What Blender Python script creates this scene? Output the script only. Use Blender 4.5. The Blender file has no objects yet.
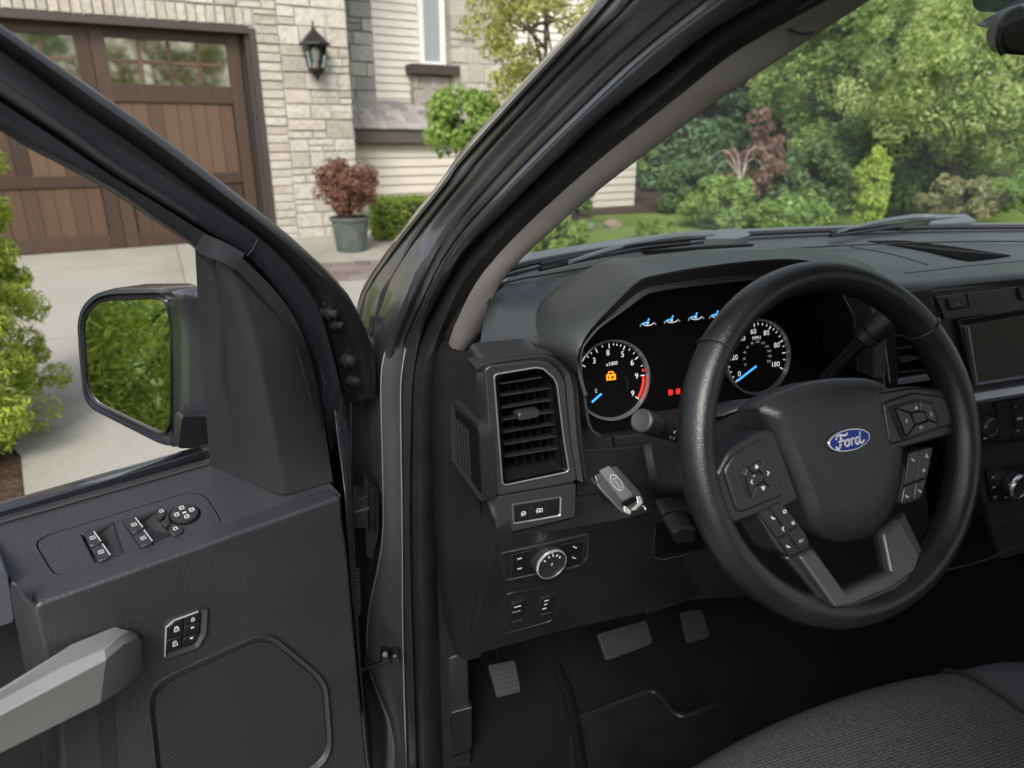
import bpy, bmesh, math, random
import numpy as np
from mathutils import Vector as V, Matrix
R = math.radians
random.seed(7)
sc = bpy.context.scene
COL = sc.collection

# ------------------------------------------------------------------ camera
FPX = 700.0
YAW, PIT = R(18.1), R(19.5)
CAM = V((-.951, -.527, 1.499))
FW = V((math.sin(YAW)*math.cos(PIT), math.cos(YAW)*math.cos(PIT), -math.sin(PIT)))
RT = V((math.cos(YAW), -math.sin(YAW), 0))
UP = RT.cross(FW)
def ray(x, y): return RT*((x-512)/FPX) + UP*((384-y)/FPX) + FW
def aty(x, y, Y):
    d = ray(x, y); return CAM + d*((Y-CAM.y)/d.y)
def atz(x, y, Z):
    d = ray(x, y); return CAM + d*((Z-CAM.z)/d.z)
def att(x, y, t): return CAM + ray(x, y)*t

class Fr:
    """a flat face of the place: origin, u to the right, n towards the viewer, v up"""
    def __init__(s, O, u, n):
        s.O = V(O); s.n = V(n).normalized(); u = V(u); s.u = (u - s.n*u.dot(s.n)).normalized(); s.v = s.n.cross(s.u)
    def px(s, x, y, off=0):
        d = ray(x, y); t = ((s.O-CAM).dot(s.n)+off)/d.dot(s.n); return CAM + d*t
    def uv(s, x, y, off=0):
        p = s.px(x, y, off)-s.O; return p.dot(s.u), p.dot(s.v)
    def loc(s, a, b, c=0): return s.O + s.u*a + s.v*b + s.n*c
    def sh(s, off): return Fr(s.O+s.n*off, s.u, s.n)
    def mpp(s, x, y): return (s.px(x, y)-CAM).dot(FW)/FPX

cd = bpy.data.cameras.new('camera'); cam = bpy.data.objects.new('camera', cd); COL.objects.link(cam)
cd.sensor_width = 36; cd.lens = 36*FPX/1024; cd.clip_start = .02; cd.clip_end = 500
cam.matrix_world = Matrix(((RT.x, UP.x, -FW.x, CAM.x), (RT.y, UP.y, -FW.y, CAM.y), (RT.z, UP.z, -FW.z, CAM.z), (0, 0, 0, 1)))
cd.dof.use_dof = True; cd.dof.focus_distance = .95; cd.dof.aperture_fstop = 5.2
sc.camera = cam

# ------------------------------------------------------------------ materials
def mat(name, col, rough=.5, metal=0, bump=None, coat=0, spec=.5, var=None, coatr=.1):
    """bump=(scale,strength,dist); var=(scale, amount): soft tonal variation of the material itself"""
    m = bpy.data.materials.new(name); m.use_nodes = True; nt = m.node_tree
    b = nt.nodes['Principled BSDF']
    b.inputs['Base Color'].default_value = (*col, 1); b.inputs['Roughness'].default_value = rough
    b.inputs['Metallic'].default_value = metal; b.inputs['Specular IOR Level'].default_value = spec
    b.inputs['Coat Weight'].default_value = coat; b.inputs['Coat Roughness'].default_value = coatr
    tc = nt.nodes.new('ShaderNodeTexCoord')
    if bump:
        n = nt.nodes.new('ShaderNodeTexNoise'); n.inputs['Scale'].default_value = bump[0]; n.inputs['Detail'].default_value = 2
        bp = nt.nodes.new('ShaderNodeBump'); bp.inputs['Strength'].default_value = bump[1]; bp.inputs['Distance'].default_value = bump[2]
        nt.links.new(tc.outputs['Object'], n.inputs['Vector']); nt.links.new(n.outputs['Fac'], bp.inputs['Height'])
        nt.links.new(bp.outputs['Normal'], b.inputs['Normal'])
    if var:
        n = nt.nodes.new('ShaderNodeTexNoise'); n.inputs['Scale'].default_value = var[0]; n.inputs['Detail'].default_value = 5
        nt.links.new(tc.outputs['Object'], n.inputs['Vector'])
        r = nt.nodes.new('ShaderNodeValToRGB'); a = var[1]
        r.color_ramp.elements[0].position = .3; r.color_ramp.elements[1].position = .7
        r.color_ramp.elements[0].color = (*[c*(1-a) for c in col], 1); r.color_ramp.elements[1].color = (*[min(1, c*(1+a)) for c in col], 1)
        nt.links.new(n.outputs['Fac'], r.inputs['Fac']); nt.links.new(r.outputs['Color'], b.inputs['Base Color'])
        mr = nt.nodes.new('ShaderNodeMapRange'); mr.inputs['From Min'].default_value = .3; mr.inputs['From Max'].default_value = .7
        mr.inputs['To Min'].default_value = max(0, rough-.06); mr.inputs['To Max'].default_value = min(1, rough+.06)
        nt.links.new(n.outputs['Fac'], mr.inputs['Value']); nt.links.new(mr.outputs['Result'], b.inputs['Roughness'])
    return m
def emat(name, col, s):
    m = bpy.data.materials.new(name); m.use_nodes = True; b = m.node_tree.nodes['Principled BSDF']
    b.inputs['Base Color'].default_value = (*[c*.5 for c in col], 1); b.inputs['Emission Color'].default_value = (*col, 1)
    b.inputs['Emission Strength'].default_value = s
    return m
def islemat(name, cols, rough=.8, transl=0, bump=None, spec=.3):
    """colour picked per mesh island (leaf, stone, brick)"""
    m = bpy.data.materials.new(name); m.use_nodes = True; nt = m.node_tree; b = nt.nodes['Principled BSDF']
    g = nt.nodes.new('ShaderNodeNewGeometry'); r = nt.nodes.new('ShaderNodeValToRGB')
    e = r.color_ramp.elements
    while len(e) < len(cols): e.new(.5)
    for i, c in enumerate(cols):
        e[i].position = i/(len(cols)-1); e[i].color = (*c, 1)
    nt.links.new(g.outputs['Random Per Island'], r.inputs['Fac'])
    b.inputs['Roughness'].default_value = rough; b.inputs['Specular IOR Level'].default_value = spec
    colout = r.outputs['Color']
    if bump:
        tc = nt.nodes.new('ShaderNodeTexCoord')
        n = nt.nodes.new('ShaderNodeTexNoise'); n.inputs['Scale'].default_value = bump[0]; n.inputs['Detail'].default_value = 6
        bp = nt.nodes.new('ShaderNodeBump'); bp.inputs['Strength'].default_value = bump[1]; bp.inputs['Distance'].default_value = bump[2]
        nt.links.new(tc.outputs['Object'], n.inputs['Vector']); nt.links.new(n.outputs['Fac'], bp.inputs['Height'])
        nt.links.new(bp.outputs['Normal'], b.inputs['Normal'])
        mx = nt.nodes.new('ShaderNodeMix'); mx.data_type = 'RGBA'; mx.blend_type = 'MULTIPLY'; mx.inputs['Factor'].default_value = .5
        rr = nt.nodes.new('ShaderNodeValToRGB'); rr.color_ramp.elements[0].position = .3; rr.color_ramp.elements[0].color = (.55, .52, .5, 1); rr.color_ramp.elements[1].position = .62
        nt.links.new(n.outputs['Fac'], rr.inputs['Fac'])
        nt.links.new(colout, mx.inputs['A']); nt.links.new(rr.outputs['Color'], mx.inputs['B']); colout = mx.outputs['Result']
    nt.links.new(colout, b.inputs['Base Color'])
    if transl:
        t = nt.nodes.new('ShaderNodeBsdfTranslucent'); nt.links.new(colout, t.inputs['Color'])
        mix = nt.nodes.new('ShaderNodeMixShader'); mix.inputs['Fac'].default_value = transl
        out = nt.nodes['Material Output']
        nt.links.new(b.outputs[0], mix.inputs[1]); nt.links.new(t.outputs[0], mix.inputs[2]); nt.links.new(mix.outputs[0], out.inputs['Surface'])
    return m
def glassmat(name, tint, refl=.06, ior=1.45, veil=0):
    m = bpy.data.materials.new(name); m.use_nodes = True; nt = m.node_tree
    t = nt.nodes.new('ShaderNodeBsdfTransparent'); t.inputs['Color'].default_value = (*tint, 1)
    g = nt.nodes.new('ShaderNodeBsdfGlossy'); g.inputs['Roughness'].default_value = .02
    f = nt.nodes.new('ShaderNodeFresnel'); f.inputs['IOR'].default_value = ior
    mul = nt.nodes.new('ShaderNodeMath'); mul.operation = 'MULTIPLY'; mul.inputs[1].default_value = refl
    mx = nt.nodes.new('ShaderNodeMixShader')
    nt.links.new(f.outputs[0], mul.inputs[0]); nt.links.new(mul.outputs[0], mx.inputs[0])
    nt.links.new(t.outputs[0], mx.inputs[1]); nt.links.new(g.outputs[0], mx.inputs[2])
    out = mx
    if veil:      # pale diffuse mix painting a hazy veil over the pane
        d = nt.nodes.new('ShaderNodeBsdfDiffuse'); d.inputs['Color'].default_value = (.7, .72, .7, 1); out = nt.nodes.new('ShaderNodeMixShader'); out.inputs[0].default_value = veil
        tl = nt.nodes.new('ShaderNodeBsdfTranslucent'); tl.inputs['Color'].default_value = (.7, .72, .7, 1); ad = nt.nodes.new('ShaderNodeMixShader')
        nt.links.new(d.outputs[0], ad.inputs[1]); nt.links.new(tl.outputs[0], ad.inputs[2]); nt.links.new(mx.outputs[0], out.inputs[1]); nt.links.new(ad.outputs[0], out.inputs[2])
    nt.links.new(out.outputs[0], nt.nodes['Material Output'].inputs['Surface'])
    return m

M = {}
M['plastic'] = mat('grained_plastic', (.018, .019, .021), .40, bump=(480, .5, .0008), var=(9, .10))
M['doorplastic'] = mat('door_plastic', (.025, .0268, .031), .42, bump=(420, .6, .0010), var=(7, .10))
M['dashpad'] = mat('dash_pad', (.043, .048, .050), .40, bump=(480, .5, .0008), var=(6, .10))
M['softblack'] = mat('soft_black', (.014, .014, .015), .6, bump=(500, .2, .0005))
M['black'] = mat('black_plastic', (.010, .010, .011), .35)
M['gloss'] = mat('gloss_black', (.004, .004, .005), .08)
M['cluster'] = mat('cluster_face', (.002, .002, .0024), .5, spec=.1)
M['void'] = mat('dark_recess', (.003, .003, .003), .9, spec=.1)  # near-black: shade painted into recess plates and fillers, also dark joints
M['rubber'] = mat('black_rubber', (.015, .015, .0155), .30, bump=(300, .1, .0004), var=(14, .2))
M['rubberg'] = mat('grey_rubber', (.020, .022, .026), .22, var=(14, .15))
M['paint'] = mat('grey_truck_paint', (.040, .038, .043), .2, .35, coat=.8, coatr=.08, var=(11, .12))
M['paintblue'] = mat('frame_paint', (.026, .027, .036), .24, .1, coat=.7, coatr=.12, var=(11, .12))
M['paintin'] = mat('jamb_paint', (.055, .055, .062), .2, .35, coat=.9, coatr=.07, var=(11, .15))
M['trim'] = mat('grey_cloth_trim', (.19, .178, .17), .85, bump=(1200, .5, .0006), spec=.2)
M['satin'] = mat('satin_silver', (.50, .50, .49), .32, .8)
M['pewter'] = mat('pewter_plastic', (.046, .046, .05), .30, .35, bump=(900, .12, .0003))
M['chrome'] = mat('chrome', (.75, .75, .74), .25, .75)
M['handle'] = mat('handle_grey', (.235, .235, .232), .40, .2, bump=(1100, .12, .0003), var=(10, .06))
M['leather'] = mat('wheel_leather', (.0105, .0105, .0115), .32, bump=(600, .5, .0008), var=(20, .15))
M['hub'] = mat('wheel_hub', (.017, .017, .0185), .40, bump=(520, .5, .0008), var=(14, .1))
M['screen'] = mat('screen_glass', (.06, .06, .048), .12)  # olive base colour paints a reflection into the display glass
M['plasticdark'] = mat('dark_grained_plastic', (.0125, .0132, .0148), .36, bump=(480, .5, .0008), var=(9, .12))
M['jambstrip'] = mat('jamb_strip_paint', (.050, .0495, .053), .42, .2, var=(9, .12))
M['pedalrubber'] = mat('pedal_rubber', (.0055, .0055, .006), .6, bump=(300, .3, .0006))
M['white'] = mat('white_marking', (.5, .51, .51), .6)
M['greym'] = mat('grey_marking', (.34, .35, .36), .6)
M['wlit'] = emat('lit_white', (.75, .78, .8), .42)
M['glit'] = emat('lit_grey', (.5, .52, .54), .22)
M['blit'] = emat('lit_blue', (.06, .33, .80), .8)
M['olit'] = emat('lit_orange', (1, .30, .01), .62)
M['rlit'] = emat('lit_red', (.9, .03, .02), .8)
M['blue'] = mat('emblem_blue', (.008, .024, .17), .4, spec=.25)
M['carpet'] = mat('floor_carpet', (.010, .010, .0105), .95, bump=(900, .9, .003), spec=.1)
M['mat'] = mat('mat_carpet', (.017, .017, .018), .95, bump=(1300, .9, .003), spec=.1, var=(20, .3))
M['fender'] = mat('hood_paint', (.09, .10, .105), .28, .4, coat=.7)
M['cowl'] = mat('cowl_plastic', (.11, .125, .135), .55, bump=(200, .1, .001))
M['glass'] = glassmat('window_glass', (.97, .98, .97), .5)
M['wind'] = glassmat('windshield_glass', (.95, .985, .965), .16, veil=.026)
M['mirror'] = mat('mirror_silver', (.85, .88, .88), .01, 1)

def weave(name, col):
    m = mat(name, col, .9, spec=.15); nt = m.node_tree; b = nt.nodes['Principled BSDF']; L = nt.links.new
    tc = nt.nodes.new('ShaderNodeTexCoord')
    def wav(d, sc_, dist):
        w = nt.nodes.new('ShaderNodeTexWave'); w.inputs['Scale'].default_value = sc_; w.inputs['Distortion'].default_value = dist; w.inputs['Detail'].default_value = 2; w.inputs['Detail Scale'].default_value = 4; w.bands_direction = d; L(tc.outputs['Object'], w.inputs['Vector']); return w.outputs['Fac']
    n = nt.nodes.new('ShaderNodeTexNoise'); n.inputs['Scale'].default_value = 330; n.inputs['Detail'].default_value = 2; L(tc.outputs['Object'], n.inputs['Vector'])
    def ma(op, a, bq, c=None):
        q = nt.nodes.new('ShaderNodeMath'); q.operation = op
        for i_, v in enumerate((a, bq, c)):
            if v is None: continue
            if isinstance(v, (int, float)): q.inputs[i_].default_value = v
            else: L(v, q.inputs[i_])
        return q.outputs[0]
    h = ma('MULTIPLY_ADD', wav('Y', 92, 2.2), .42, ma('MULTIPLY_ADD', wav('X', 60, 5), .22, ma('MULTIPLY', n.outputs['Fac'], .5)))
    r = nt.nodes.new('ShaderNodeValToRGB'); r.color_ramp.elements[0].position = .3; r.color_ramp.elements[1].position = .85
    r.color_ramp.elements[0].color = (*[c*.45 for c in col], 1); r.color_ramp.elements[1].color = (*[c*1.7 for c in col], 1)
    bp = nt.nodes.new('ShaderNodeBump'); bp.inputs['Strength'].default_value = .6; bp.inputs['Distance'].default_value = .001
    L(h, r.inputs['Fac']); L(h, bp.inputs['Height']); L(r.outputs[0], b.inputs['Base Color']); L(bp.outputs[0], b.inputs['Normal'])
    return m
M['seatfab'] = weave('seat_weave', (.046, .046, .048))
M['bolster'] = mat('seat_side_cloth', (.052, .052, .055), .85, bump=(900, .8, .001), spec=.2)

def meshgrille(name):
    m = mat(name, (.02, .02, .022), .6); nt = m.node_tree; b = nt.nodes['Principled BSDF']; L = nt.links.new
    tc = nt.nodes.new('ShaderNodeTexCoord'); mp = nt.nodes.new('ShaderNodeMapping'); mp.inputs['Rotation'].default_value = (0, 0, R(-23)); sx = nt.nodes.new('ShaderNodeSeparateXYZ')
    L(tc.outputs['Object'], mp.inputs[0]); L(mp.outputs[0], sx.inputs[0])
    def sn(a, bq, ka, kb):
        u = nt.nodes.new('ShaderNodeMath'); u.operation = 'MULTIPLY'; u.inputs[1].default_value = ka; v = nt.nodes.new('ShaderNodeMath'); v.operation = 'MULTIPLY_ADD'; v.inputs[1].default_value = kb
        s = nt.nodes.new('ShaderNodeMath'); s.operation = 'SINE'; L(a, u.inputs[0]); L(bq, v.inputs[0]); L(u.outputs[0], v.inputs[2]); L(v.outputs[0], s.inputs[0]); return s.outputs[0]
    k = 2*math.pi/.0042; s1 = sn(sx.outputs['X'], sx.outputs['Z'], k, k*.55); s2 = sn(sx.outputs['X'], sx.outputs['Z'], k, -k*.55)
    mu = nt.nodes.new('ShaderNodeMath'); mu.operation = 'ADD'; L(s1, mu.inputs[0]); L(s2, mu.inputs[1])
    r = nt.nodes.new('ShaderNodeValToRGB'); r.color_ramp.elements[0].position = .1; r.color_ramp.elements[1].position = .8; r.color_ramp.elements[0].color = (.026, .027, .030, 1); r.color_ramp.elements[1].color = (.004, .004, .0045, 1)
    mr = nt.nodes.new('ShaderNodeMapRange'); mr.inputs['From Min'].default_value = -1; mr.inputs['From Max'].default_value = 2; L(mu.outputs[0], mr.inputs['Value']); L(mr.outputs[0], r.inputs[0]); L(r.outputs[0], b.inputs['Base Color'])
    return m
M['grille'] = meshgrille('speaker_mesh')

# ------------------------------------------------------------------ object helpers
def empty(name, loc, label=None, cat=None, group=None, kind=None):
    o = bpy.data.objects.new(name, None); COL.objects.link(o); o.location = loc; o.empty_display_size = .1
    tag(o, label, cat, group, kind); return o
def tag(o, label=None, cat=None, group=None, kind=None):
    if label: o['label'] = label
    if cat: o['category'] = cat
    if group: o['group'] = group
    if kind: o['kind'] = kind
    return o
def wl(o):
    p = V((0, 0, 0))
    while o is not None: p += o.location; o = o.parent
    return p
def obj(name, bm, m, parent=None, bevel=0, seg=2, solid=0, sub=0, ang=38, flat=False, soff=-1):
    bmesh.ops.remove_doubles(bm, verts=bm.verts, dist=1e-6)
    bmesh.ops.recalc_face_normals(bm, faces=bm.faces)
    me = bpy.data.meshes.new(name); bm.to_mesh(me); bm.free()
    o = bpy.data.objects.new(name, me); COL.objects.link(o)
    me.materials.append(m)
    if parent is not None:
        o.parent = parent; off = wl(parent)
        if off.length > 0: me.transform(Matrix.Translation(-off))
    if not flat:
        me.polygons.foreach_set('use_smooth', [True]*len(me.polygons)); me.set_sharp_from_angle(angle=R(ang))
    if solid:
        s = o.modifiers.new('solid', 'SOLIDIFY'); s.thickness = solid; s.offset = soff
    if sub:
        s = o.modifiers.new('sub', 'SUBSURF'); s.levels = sub; s.render_levels = sub
    if bevel:
        b = o.modifiers.new('bev', 'BEVEL'); b.width = bevel; b.segments = seg; b.limit_method = 'ANGLE'; b.angle_limit = R(30); b.harden_normals = True
    return o
B = bmesh.new
def rnd(poly, r, n=4):
    out = []; N = len(poly)
    for i in range(N):
        p0, p, p1 = [np.array(poly[(i+k) % N], float) for k in (-1, 0, 1)]
        d0, d1 = p0-p, p1-p; l0, l1 = np.linalg.norm(d0), np.linalg.norm(d1)
        q0 = p+d0/l0*min(r, l0*.45); q1 = p+d1/l1*min(r, l1*.45)
        for k in range(n+1):
            t = k/n; out.append(tuple((1-t)**2*q0+2*t*(1-t)*p+t*t*q1))
    return out
def spl(pts, n):
    """Catmull-Rom through points of any dimension, n samples by chord length"""
    P = [np.array(p, float) for p in pts]
    if len(P) == 2: return [tuple(P[0]+(P[1]-P[0])*i/(n-1)) for i in range(n)]
    P = [2*P[0]-P[1]]+P+[2*P[-1]-P[-2]]
    dense = []
    for i in range(1, len(P)-2):
        for k in range(24):
            t = k/24; a, b, c, d = P[i-1:i+3]
            dense.append(.5*(2*b+(c-a)*t+(2*a-5*b+4*c-d)*t*t+(3*b-a-3*c+d)*t**3))
    dense.append(P[-2]); D = np.array(dense)
    s = np.r_[0, np.cumsum(np.linalg.norm(np.diff(D, axis=0), axis=1))]
    q = np.linspace(0, s[-1], n)
    return [tuple(np.interp(x, s, D[:, j]) for j in range(D.shape[1])) for x in q]
def poly3(bm, pts, vec):
    a = [bm.verts.new(p) for p in pts]; b = [bm.verts.new(V(p)+vec) for p in pts]; n = len(a)
    bm.faces.new(a); bm.faces.new(b[::-1])
    for i in range(n): bm.faces.new((a[i], b[i], b[(i+1) % n], a[(i+1) % n]))
def slab(bm, F, poly, top, bot, ins=0):
    """prism whose front outline is seen at poly; ins shrinks the front for a chamfer"""
    pts = [F.px(x, y, top) for x, y in poly]
    poly3(bm, pts, F.n*(bot-top))
def slabc(bm, F, poly, top, bot, ch):
    """as slab, with a chamfered front edge of width ch (m)"""
    pts = [F.px(x, y, top) for x, y in poly]; c = sum(pts, V())/len(pts)
    a = [bm.verts.new(p+F.n*(bot-top)) for p in pts]; b = [bm.verts.new(p-F.n*ch) for p in pts]
    d = [bm.verts.new(p+(c-p).normalized()*ch*1.3) for p in pts]; n = len(pts)
    bm.faces.new(d); bm.faces.new(a[::-1])
    for q, r in ((a, b), (b, d)):
        for i in range(n): bm.faces.new((q[i], q[(i+1) % n], r[(i+1) % n], r[i]))
def slabv(bm, F, poly, off, dep):
    pts = [F.px(x, y, off(x, y)) for x, y in poly]; poly3(bm, pts, F.n*-dep)
def ring(bm, F, outer, inner, top, bot, itop=None):
    """frame between two outlines with the same number of points; itop: depth of the inner edge"""
    itop = top if itop is None else itop
    o = [F.px(x, y, top) for x, y in outer]; i_ = [F.px(x, y, itop) for x, y in inner]; n = len(o)
    ov = [bm.verts.new(p) for p in o]; iv = [bm.verts.new(p) for p in i_]
    ob = [bm.verts.new(p+F.n*(bot-top)) for p in o]; ib = [bm.verts.new(p+F.n*(bot-itop)) for p in i_]
    for k in range(n):
        j = (k+1) % n
        bm.faces.new((ov[k], ov[j], iv[j], iv[k])); bm.faces.new((ob[k], ob[j], ov[j], ov[k]))
        bm.faces.new((iv[k], iv[j], ib[j], ib[k])); bm.faces.new((ib[k], ib[j], ob[j], ob[k]))
def holeplate(bm, outer, holes, vec):
    """plate with holes: outlines are world points, thickness vec"""
    for s, inv in ((V(), 0), (vec, 1)):
        ed = []
        for lp in [outer]+holes:
            vs = [bm.verts.new(V(p)+s) for p in lp]
            ed += [bm.edges.new((vs[i], vs[(i+1) % len(vs)])) for i in range(len(vs))]
        bmesh.ops.triangle_fill(bm, edges=ed, use_beauty=True)
    for lp in [outer]+holes:
        a = [bm.verts.new(V(p)) for p in lp]; b = [bm.verts.new(V(p)+vec) for p in lp]; n = len(a)
        for i in range(n): bm.faces.new((a[i], b[i], b[(i+1) % n], a[(i+1) % n]))
def loft(bm, curves, closed=False):
    rows = [[bm.verts.new(p) for p in c] for c in curves]
    m = len(rows)
    for i in range(m if closed else m-1):
        a, b = rows[i], rows[(i+1) % m]
        for k in range(len(a)-1):
            try: bm.faces.new((a[k], a[k+1], b[k+1], b[k]))
            except ValueError: pass
    return rows
def frames(pts):
    pts = [V(p) for p in pts]; T = []
    for i in range(len(pts)):
        T.append((pts[min(i+1, len(pts)-1)]-pts[max(i-1, 0)]).normalized())
    a = T[0].orthogonal().normalized(); out = []
    for i, t in enumerate(T):
        a = (a-t*a.dot(t)).normalized(); out.append((pts[i], t, a, t.cross(a)))
    return out
def tube(bm, pts, r, seg=10, cap=True):
    fr = frames(pts); rows = []
    for i, (p, t, a, b) in enumerate(fr):
        rr = r[i] if isinstance(r, (list, tuple)) else r
        rows.append([bm.verts.new(p+(a*math.cos(2*math.pi*k/seg)+b*math.sin(2*math.pi*k/seg))*rr) for k in range(seg)])
    for i in range(len(rows)-1):
        for k in range(seg): bm.faces.new((rows[i][k], rows[i][(k+1) % seg], rows[i+1][(k+1) % seg], rows[i+1][k]))
    if cap: bm.faces.new(rows[0][::-1]); bm.faces.new(rows[-1])
def lathe(bm, O, ax, prof, seg=28, cap=True):
    """prof: list of (radius, height along ax)"""
    ax = V(ax).normalized(); a = ax.orthogonal().normalized(); b = ax.cross(a); rows = []
    for r, h in prof:
        rows.append([bm.verts.new(V(O)+ax*h+(a*math.cos(2*math.pi*k/seg)+b*math.sin(2*math.pi*k/seg))*r) for k in range(seg)])
    for i in range(len(rows)-1):
        for k in range(seg): bm.faces.new((rows[i][k], rows[i][(k+1) % seg], rows[i+1][(k+1) % seg], rows[i+1][k]))
    if cap: bm.faces.new(rows[0][::-1]); bm.faces.new(rows[-1])
def box(bm, O, u, v, n, x0, x1, y0, y1, z0, z1):
    O, u, v, n = V(O), V(u), V(v), V(n)
    poly3(bm, [O+u*x+v*y+n*z1 for x, y in ((x0, y0), (x1, y0), (x1, y1), (x0, y1))], n*(z0-z1))
def fbox(bm, F, x0, x1, y0, y1, z0, z1): box(bm, F.O, F.u, F.v, F.n, x0, x1, y0, y1, z0, z1)
def circ(cx, cy, rx, ry=None, n=28, a0=0, a1=360):
    ry = rx if ry is None else ry
    full = abs(a1-a0) >= 360
    return [(cx+rx*math.cos(R(a0+(a1-a0)*k/(n if full else n-1))), cy+ry*math.sin(R(a0+(a1-a0)*k/(n if full else n-1)))) for k in range(n)]
def lpoly(bm, F, pts, top, bot): poly3(bm, [F.loc(a, b, top) for a, b in pts], F.n*(bot-top))
def stroke(bm, F, pts, w, top, bot=0):
    """flat raised line through face coordinates pts"""
    n = len(pts); Ls, Rs = [], []
    for i in range(n):
        p0, p1 = np.array(pts[max(i-1, 0)]), np.array(pts[min(i+1, n-1)]); d = p1-p0; d = d/(np.linalg.norm(d)+1e-12)
        ww = w[i] if isinstance(w, (list, tuple)) else w
        q = np.array((-d[1], d[0]))*ww/2; Ls.append(np.array(pts[i])+q); Rs.append(np.array(pts[i])-q)
    for i in range(n-1): lpoly(bm, F, [Ls[i], Ls[i+1], Rs[i+1], Rs[i]], top, bot)
def pstroke(bm, F, pts, wpx, top, bot=0):
    stroke(bm, F, [F.uv(x, y) for x, y in pts], wpx*F.mpp(*pts[0]), top, bot)
def text(bm, F, s, a, b, size, top=.0006, rot=0, shear=0):
    cu = bpy.data.curves.new('lettering', 'FONT'); cu.body = s; cu.size = size; cu.align_x = 'CENTER'; cu.align_y = 'CENTER'; cu.shear = shear; cu.resolution_u = 3
    o = bpy.data.objects.new('lettering', cu); COL.objects.link(o)
    dg = bpy.context.evaluated_depsgraph_get(); me = bpy.data.meshes.new_from_object(o.evaluated_get(dg))
    c, sn = math.cos(rot), math.sin(rot)
    base = len(bm.verts)
    vs = [bm.verts.new(F.loc(a+v.co.x*c-v.co.y*sn, b+v.co.x*sn+v.co.y*c, top)) for v in me.vertices]
    for p in me.polygons:
        try: bm.faces.new([vs[i] for i in p.vertices])
        except ValueError: pass
    bpy.data.objects.remove(o); bpy.data.curves.remove(cu); bpy.data.meshes.remove(me)
from mathutils.bvhtree import BVHTree
def skin(o):
    bpy.context.view_layer.update(); dg = bpy.context.evaluated_depsgraph_get(); return BVHTree.FromObject(o, dg), wl(o)
def onskin(bv, x, y, h=.002):
    t, off = bv; p, n, i, d = t.ray_cast(CAM-off, ray(x, y).normalized())
    if p is None: return att(x, y, 1)
    if n.dot(ray(x, y)) > 0: n = -n
    return p+off+n*h
def skinpoly(bm, bv, poly, h, dep=.004):
    pts = [onskin(bv, x, y, h) for x, y in poly]; c = sum(pts, V())/len(pts); cx = np.mean(poly, 0); cc = onskin(bv, cx[0], cx[1], h)
    a = [bm.verts.new(p) for p in pts]; z = bm.verts.new(cc)
    for i in range(len(a)): bm.faces.new((a[i], a[(i+1) % len(a)], z))
def ptext(bm, F, s, x, y, hpx, top=.0006, rot=0):
    a, b = F.uv(x, y); text(bm, F, s, a, b, hpx*F.mpp(x, y)*1.35, top, rot)
# ================================================================== THE TRUCK
T = empty('pickup_truck', (0, -.4, 0), 'dark grey pickup truck with its driver door swung open, cab seen from the doorway', 'pickup truck')

# ------------------------------------------------------------------ windshield pillar and door aperture
def softp(z): return math.log(1+math.exp((z-1.24)/.03))*.03
def aper(x, y, off, ylow):
    """point on the leaning side of the cab (upper) blending into the rearward facing jamb (lower)"""
    d = ray(x, y); lo, hi = .05, 3.0
    g = lambda t: (CAM.x+d.x*t) - (-.86+.54*softp(CAM.z+d.z*t)) - off
    for _ in range(50):
        mid = (lo+hi)/2
        if g(mid) > 0: hi = mid
        else: lo = mid
    tx = hi; ty = (ylow-CAM.y)/d.y
    w = min(1, max(0, (y-270)/110)); w = w*w*(3-2*w)
    return CAM + d*(tx*(1-w)+ty*w)
NP = 46
def rail(p):
    """the aperture turns back along the roof rail above the windshield header"""
    a = p+V((.02, -.10, .022)); return [a+V((.012, -.98, .02)), a+V((.012, -.6, .03)), a+V((.010, -.28, .028)), a+V((.006, -.10, .016)), a]
def pcurve(px, off, ylow):
    pts = [q for q in px if q[1] >= -9] if px[0][1] < -9 else px
    # start every curve just above the top of the door opening's forward corner
    k = [i for i, q in enumerate(px) if q[1] >= 0][0]; f = (px[k-1][1]+12)/(px[k-1][1]-px[k][1]) if k else 0
    st_ = (px[k-1][0]+(px[k][0]-px[k-1][0])*f, -12.0)
    body = [aper(x, y, off, ylow) for x, y in spl([st_]+px[k:], NP)]
    return rail(body[0])+body
pA = [(690, -98), (603, 0), (580, 27), (511, 102), (459, 160), (440, 187), (398, 240), (368, 281), (357, 304), (352, 345), (352, 400), (352, 520), (352, 640), (352, 790)]
pC = [(840, -75), (717, 0), (642, 58), (580, 116), (535, 160), (506, 190), (471, 226), (449, 254), (435, 281), (417, 319), (407, 343), (402.5, 367), (400.5, 400), (402, 520), (403, 645), (407, 790)]
pB = [(770, -92), (655, 0), (580, 69), (491, 163), (440, 226), (417, 270), (396, 320), (387, 347), (382, 367), (381, 400), (382.5, 462), (383, 530), (378, 568), (371, 600), (367, 640), (370, 671), (379, 696), (389, 720), (394, 750), (393, 790)]
pD = [(880, -66), (740, 11), (699, 37.5), (655, 73), (597, 120), (549, 166), (515, 199), (468, 247), (446, 281), (428, 316), (419, 342), (414.5, 367), (412, 400), (410, 520), (413, 645), (418, 790)]
pE = [(890, -62), (740, 19), (705, 37.5), (661, 70), (603, 120), (559, 160), (534, 186.6), (487, 235), (451, 280), (436, 313), (423, 350), (418.5, 372), (416, 400), (415, 520), (418, 645), (422, 790)]
pG = [(985, -78), (828, 0), (740, 50), (681.6, 95), (650, 120), (598, 161.6), (540, 213), (502.5, 250.6), (478, 281), (460.6, 313), (451, 335), (445, 355), (440, 380), (437, 423), (436, 520), (438, 648), (443, 790)]
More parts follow.
